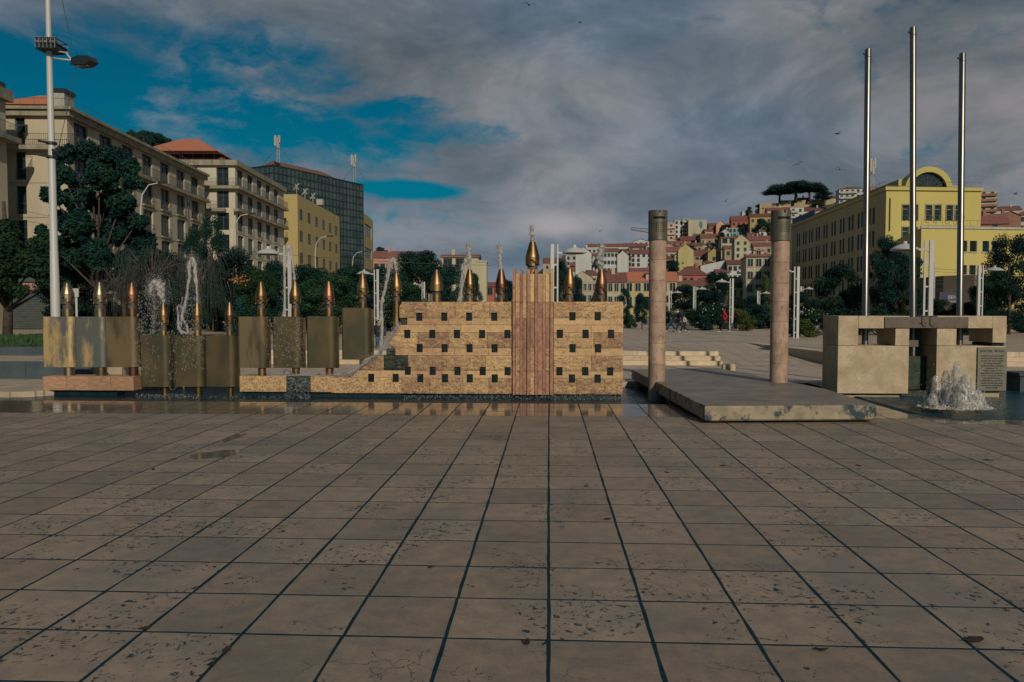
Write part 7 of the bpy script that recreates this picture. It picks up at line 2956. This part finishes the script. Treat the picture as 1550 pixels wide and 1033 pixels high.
for k in range(26):
    px = r_.uniform(850, 1165)
    rd = 470 - ridge(px) * F
    yb_ = 470 - (470 - rd) * r_.uniform(.3, .9)
    HT.append((near_label('small tree growing', px, yb_ - 6), px, yb_ - r_.uniform(9, 16), yb_, r_.uniform(9, 16), 'broad', k % 4))
for lab, px, yt, yb_, wp, kd, vr in HT:
    D = solveD(px, yb_) - 3
    plant(lab, px, yt, yb_, wp, D, kd, vr, M_pine, group='small trees scattered over the hillside' if 'tree growing' in lab else None)
for lab, px, yt, yb_, wp, vr in (('leftmost and lowest umbrella pine on the hill terrace', 1178, 284, 307, 52, 0), ('largest central umbrella pine on the hill terrace', 1201, 275, 306, 72, 1),
                                 ('right umbrella pine with forked trunk on the hill terrace', 1222, 279, 304, 50, 0)):
    plant(lab, px, yt, yb_, wp, 422, 'pine', vr, M_pine, group='umbrella pines on the hill')
plant('ragged dark tree at the right end of the pine group', 1242, 283, 306, 34, 420, 'broad', 2, M_pine)
for i, (px, yt, yb_, wp) in enumerate(((222, 196, 240, 34), (238, 199, 245, 40), (255, 206, 250, 40), (272, 212, 255, 34), (206, 196, 240, 30), (288, 224, 260, 26))):
    plant('dark tree on the hilltop above the long roof, %s' % ['leftmost visible', 'second from the left', 'third from the left', 'fourth, lower', 'hidden edge', 'rightmost by the red roof'][i],
          px, yt, yb_, wp, 225, 'broad', i % 4, M_pine, group='trees on the hill above the long block')

# bare weeping trees behind the short nozzles
def weeping(label, px, ytop, wpx, D, seed, n=190):
    x = XD(px, D)
    h = ZD(ytop, D, px) - .5
    w_ = wpx / F * D / 2
    r_ = random.Random(seed)
    root = empty('weeping_tree', (x, D, .5), 0, label, 'tree', 'bare weeping trees behind the short nozzles')
    tr = MB()
    tr.tube([(0, 0, -.1), (.1, 0, h * .35), (0, 0, h * .6)], [.16, .12, .07], 8)
    tips = []
    for k in range(16):
        a = r_.uniform(0, 6.28)
        q = r_.uniform(.3, .8) * w_
        p = (q * math.cos(a), q * math.sin(a) * .7, h * r_.uniform(.75, 1.0))
        tr.tube([(0, 0, h * .45), (p[0] * .4, p[1] * .4, h * .75), p], [.06, .04, .015], 5)
        tips.append(p)
    tr.build('trunk', M_bark, root, True)
    tw = MB()
    for k in range(n):
        t = r_.choice(tips)
        a = r_.uniform(0, 6.28)
        L_ = r_.uniform(.35, .95) * h * .8
        o1 = r_.uniform(.1, .5)
        pts = []
        for s in range(6):
            f_ = s / 5
            pts.append((t[0] + math.cos(a) * (o1 + .8 * w_ * .35 * f_) + .05 * math.sin(f_ * 9 + k), t[1] + math.sin(a) * (o1 + .3 * f_), max(.1, t[2] + .25 * math.sin(f_ * 1.6) - L_ * f_ ** 1.4)))
        tw.tube(pts, [.008, .008, .007, .006, .005, .004], 3)
    tag(tw.build('twigs', M_twig, root), kind='stuff')


weeping('bare weeping tree with hanging twigs behind the first short nozzle', 232, 372, 120, 40, 3)
weeping('second bare weeping tree right of the tall jet', 300, 380, 110, 42, 9)
weeping('third bare weeping tree behind the third leftmost nozzle', 186, 400, 90, 41, 5, 280)
# flowers scattered in a bush: orange ones
r_ = np.random.default_rng(8)
M_or = material('orange_flower', (.55, .18, .02), .7, rnd=.1)
M_wf = material('white_flower', (.5, .45, .38), .7, rnd=.1)
for lab, px, py, D, n, mt, sp in (('cluster of orange leaves in the bush by the third short nozzle', 362, 424, 46, 45, M_or, .32), ('pale flowers in the bush right of the thin post', 1070, 470, 60, 16, M_wf, .8),
                                  ('pale flowers in the bush left of the monument', 1234, 482, 47, 26, M_wf, .8)):
    c = at(px, py, D)
    P = r_.normal(0, 1, (n, 3)) * np.array([sp, .3, sp * .45])
    me = drops(P, r_.uniform(.025, .05, n))
    me.materials.clear()
    me.materials.append(mt)
    o = inst('blossom', me, None, c)
    tag(o, lab, 'flowers', kind='stuff')

# grass verge
b = MB()
for k in range(5200):
    x, y = random.uniform(-48, -16.4), random.uniform(26.4, 34)
    z = .78 + .15 * math.sin((y - 26) / 8 * 3)
    a = random.uniform(0, 3.14)
    dx, dy = .06 * math.cos(a), .06 * math.sin(a)
    b.poly([(x - dx, y - dy, z), (x + dx, y + dy, z), (x + random.uniform(-.08, .08), y, z + random.uniform(.1, .26))])
tag(b.build('grass_tufts', M_grass), 'short green grass on the planter at the left edge', 'grass', kind='stuff')

# ================================================================== LEFT BACKGROUND ODDS
# small white sign on a post behind first nozzles
p = gp(114, 505, .5)
D = 33.0
x = XD(116, D)
so = empty('street_sign', (x, D, .5), 0, 'small white sign plate on a pole between the two leftmost nozzles', 'sign')
b = MB()
b.bar((0, 0, 0), (0, 0, ZD(437, D, 116) - .5), .05, 8)
b.build('post', M_white, so)
b = MB()
b.box(-.22, .14, -.07, -.03, ZD(450, D, 116) - .5, ZD(437, D, 116) - .5)
b.build('sign_plate', M_white, so)
# garage front and stairs far left under the tree
gr = empty('shop_front', (XD(45, 60), 60, .5), 0, 'shop front coloured in blue shade with a small lettered board at the far left', 'shop front')
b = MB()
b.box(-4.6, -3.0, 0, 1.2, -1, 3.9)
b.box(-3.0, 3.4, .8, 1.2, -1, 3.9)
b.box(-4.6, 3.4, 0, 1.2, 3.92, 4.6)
b.build('front_wall', material('shop_shade_blue', (.05, .075, .09), .7, (.035, .055, .065), rnd=0), gr)  # blue-grey wall colour stands in for shade from buildings out of view
b = MB()
for k in range(14):
    b.box(-2.6, 1.4, .72, .79, .1 + k * .2, .28 + k * .2)
b.build('roller_shutter', M_shut, gr)
b = MB()
b.box(-1.6, 1.0, .2, .4, 3.3, 3.9)
b.build('name_board', HM['pink'], gr)
lettering('TALHO', 2.1, .55, (-.3, .19, 3.4), gr, 'board_lettering', M_shut, .004)
# street lights with curved arms
for lab, px, D, yt, side_ in (('thin curved arm street light before the pale apartment block', 356, 75, 324, 1), ('thin curved arm street light before the yellow block', 478, 92, 358, 1), ('thin curved arm street light before the glass block', 534, 110, 381, 1),
                              ('thin curved arm street light behind the middle flagpole lamp', 1413, 62, 376, -1), ('grey green street pole before the long block end', 288, 70, 312, 0), ('small dark lamp head on a bracket at the big tree', 216, 60, 277, 1)):
    x = XD(px, D)
    h = ZD(yt, D, px) - .5
    root = empty('street_light', (x, D, .5), 0, lab, 'street light', 'distant street lights')
    b = MB()
    pts = [(0, 0, 0), (0, 0, h * .82)]
    if side_:
        pts += [(side_ * .15, 0, h * .92), (side_ * .7, 0, h * .985), (side_ * 1.6, 0, h)]
    else:
        pts += [(0, 0, h)]
    b.tube(pts, [.09, .07, .06, .05, .04][:len(pts)], 6)
    b.build('pole', M_rail if side_ == 0 else M_white, root, True)
    b = MB()
    if side_:
        b.box(side_ * 1.5, side_ * 1.5 + side_ * .7, -.12, .12, h - .06, h + .09)
    else:
        b.lathe([(.12, 0), (.16, .3), (.12, .7), (.02, 1.0)], 10, (0, 0, h))
    b.build('lamp_head', M_dkmetal, root)

# overhead wires
def wire(label, a, b_, Da, Db, sag=.6, r=.012):
    P, Q = at(*a, Da), at(*b_, Db)
    pts = [P.lerp(Q, t) + Vector((0, 0, -sag * 4 * t * (1 - t))) for t in np.linspace(0, 1, 14)]
    b2 = MB()
    b2.tube([p - P for p in pts], r, 4)
    tag(b2.build('overhead_wire', M_rail, None, loc=P), label, 'wire', 'tram and street wires')


wire('long pale wire running over the trees behind the fountain wall', (330, 376), (745, 402), 45, 62, .2, .02)
wire('upper wire in front of the long beige block', (0, 311), (360, 372), 50, 72, .4)
wire('lower wire in front of the long beige block', (0, 329), (430, 378), 50, 76, .3)
wire('loose wire hanging from the tall lamp pole luminaire', (116, 98), (88, 226), 23.8, 23.9, .05, .010)
wire('wire running up out of the picture from the tall lamp arm', (90, -20), (112, 84), 23.8, 23.8, .03, .010)
for k, yy in enumerate((405, 409, 421, 428, 435, 438)):
    wire(['topmost', 'second', 'third', 'fourth', 'fifth', 'lowest'][k] + ' tram wire before the yellow wing', (1404, yy), (1482, yy + (1 - k % 2) * 2), 50, 54, .12 + .05 * (k % 3), .012)
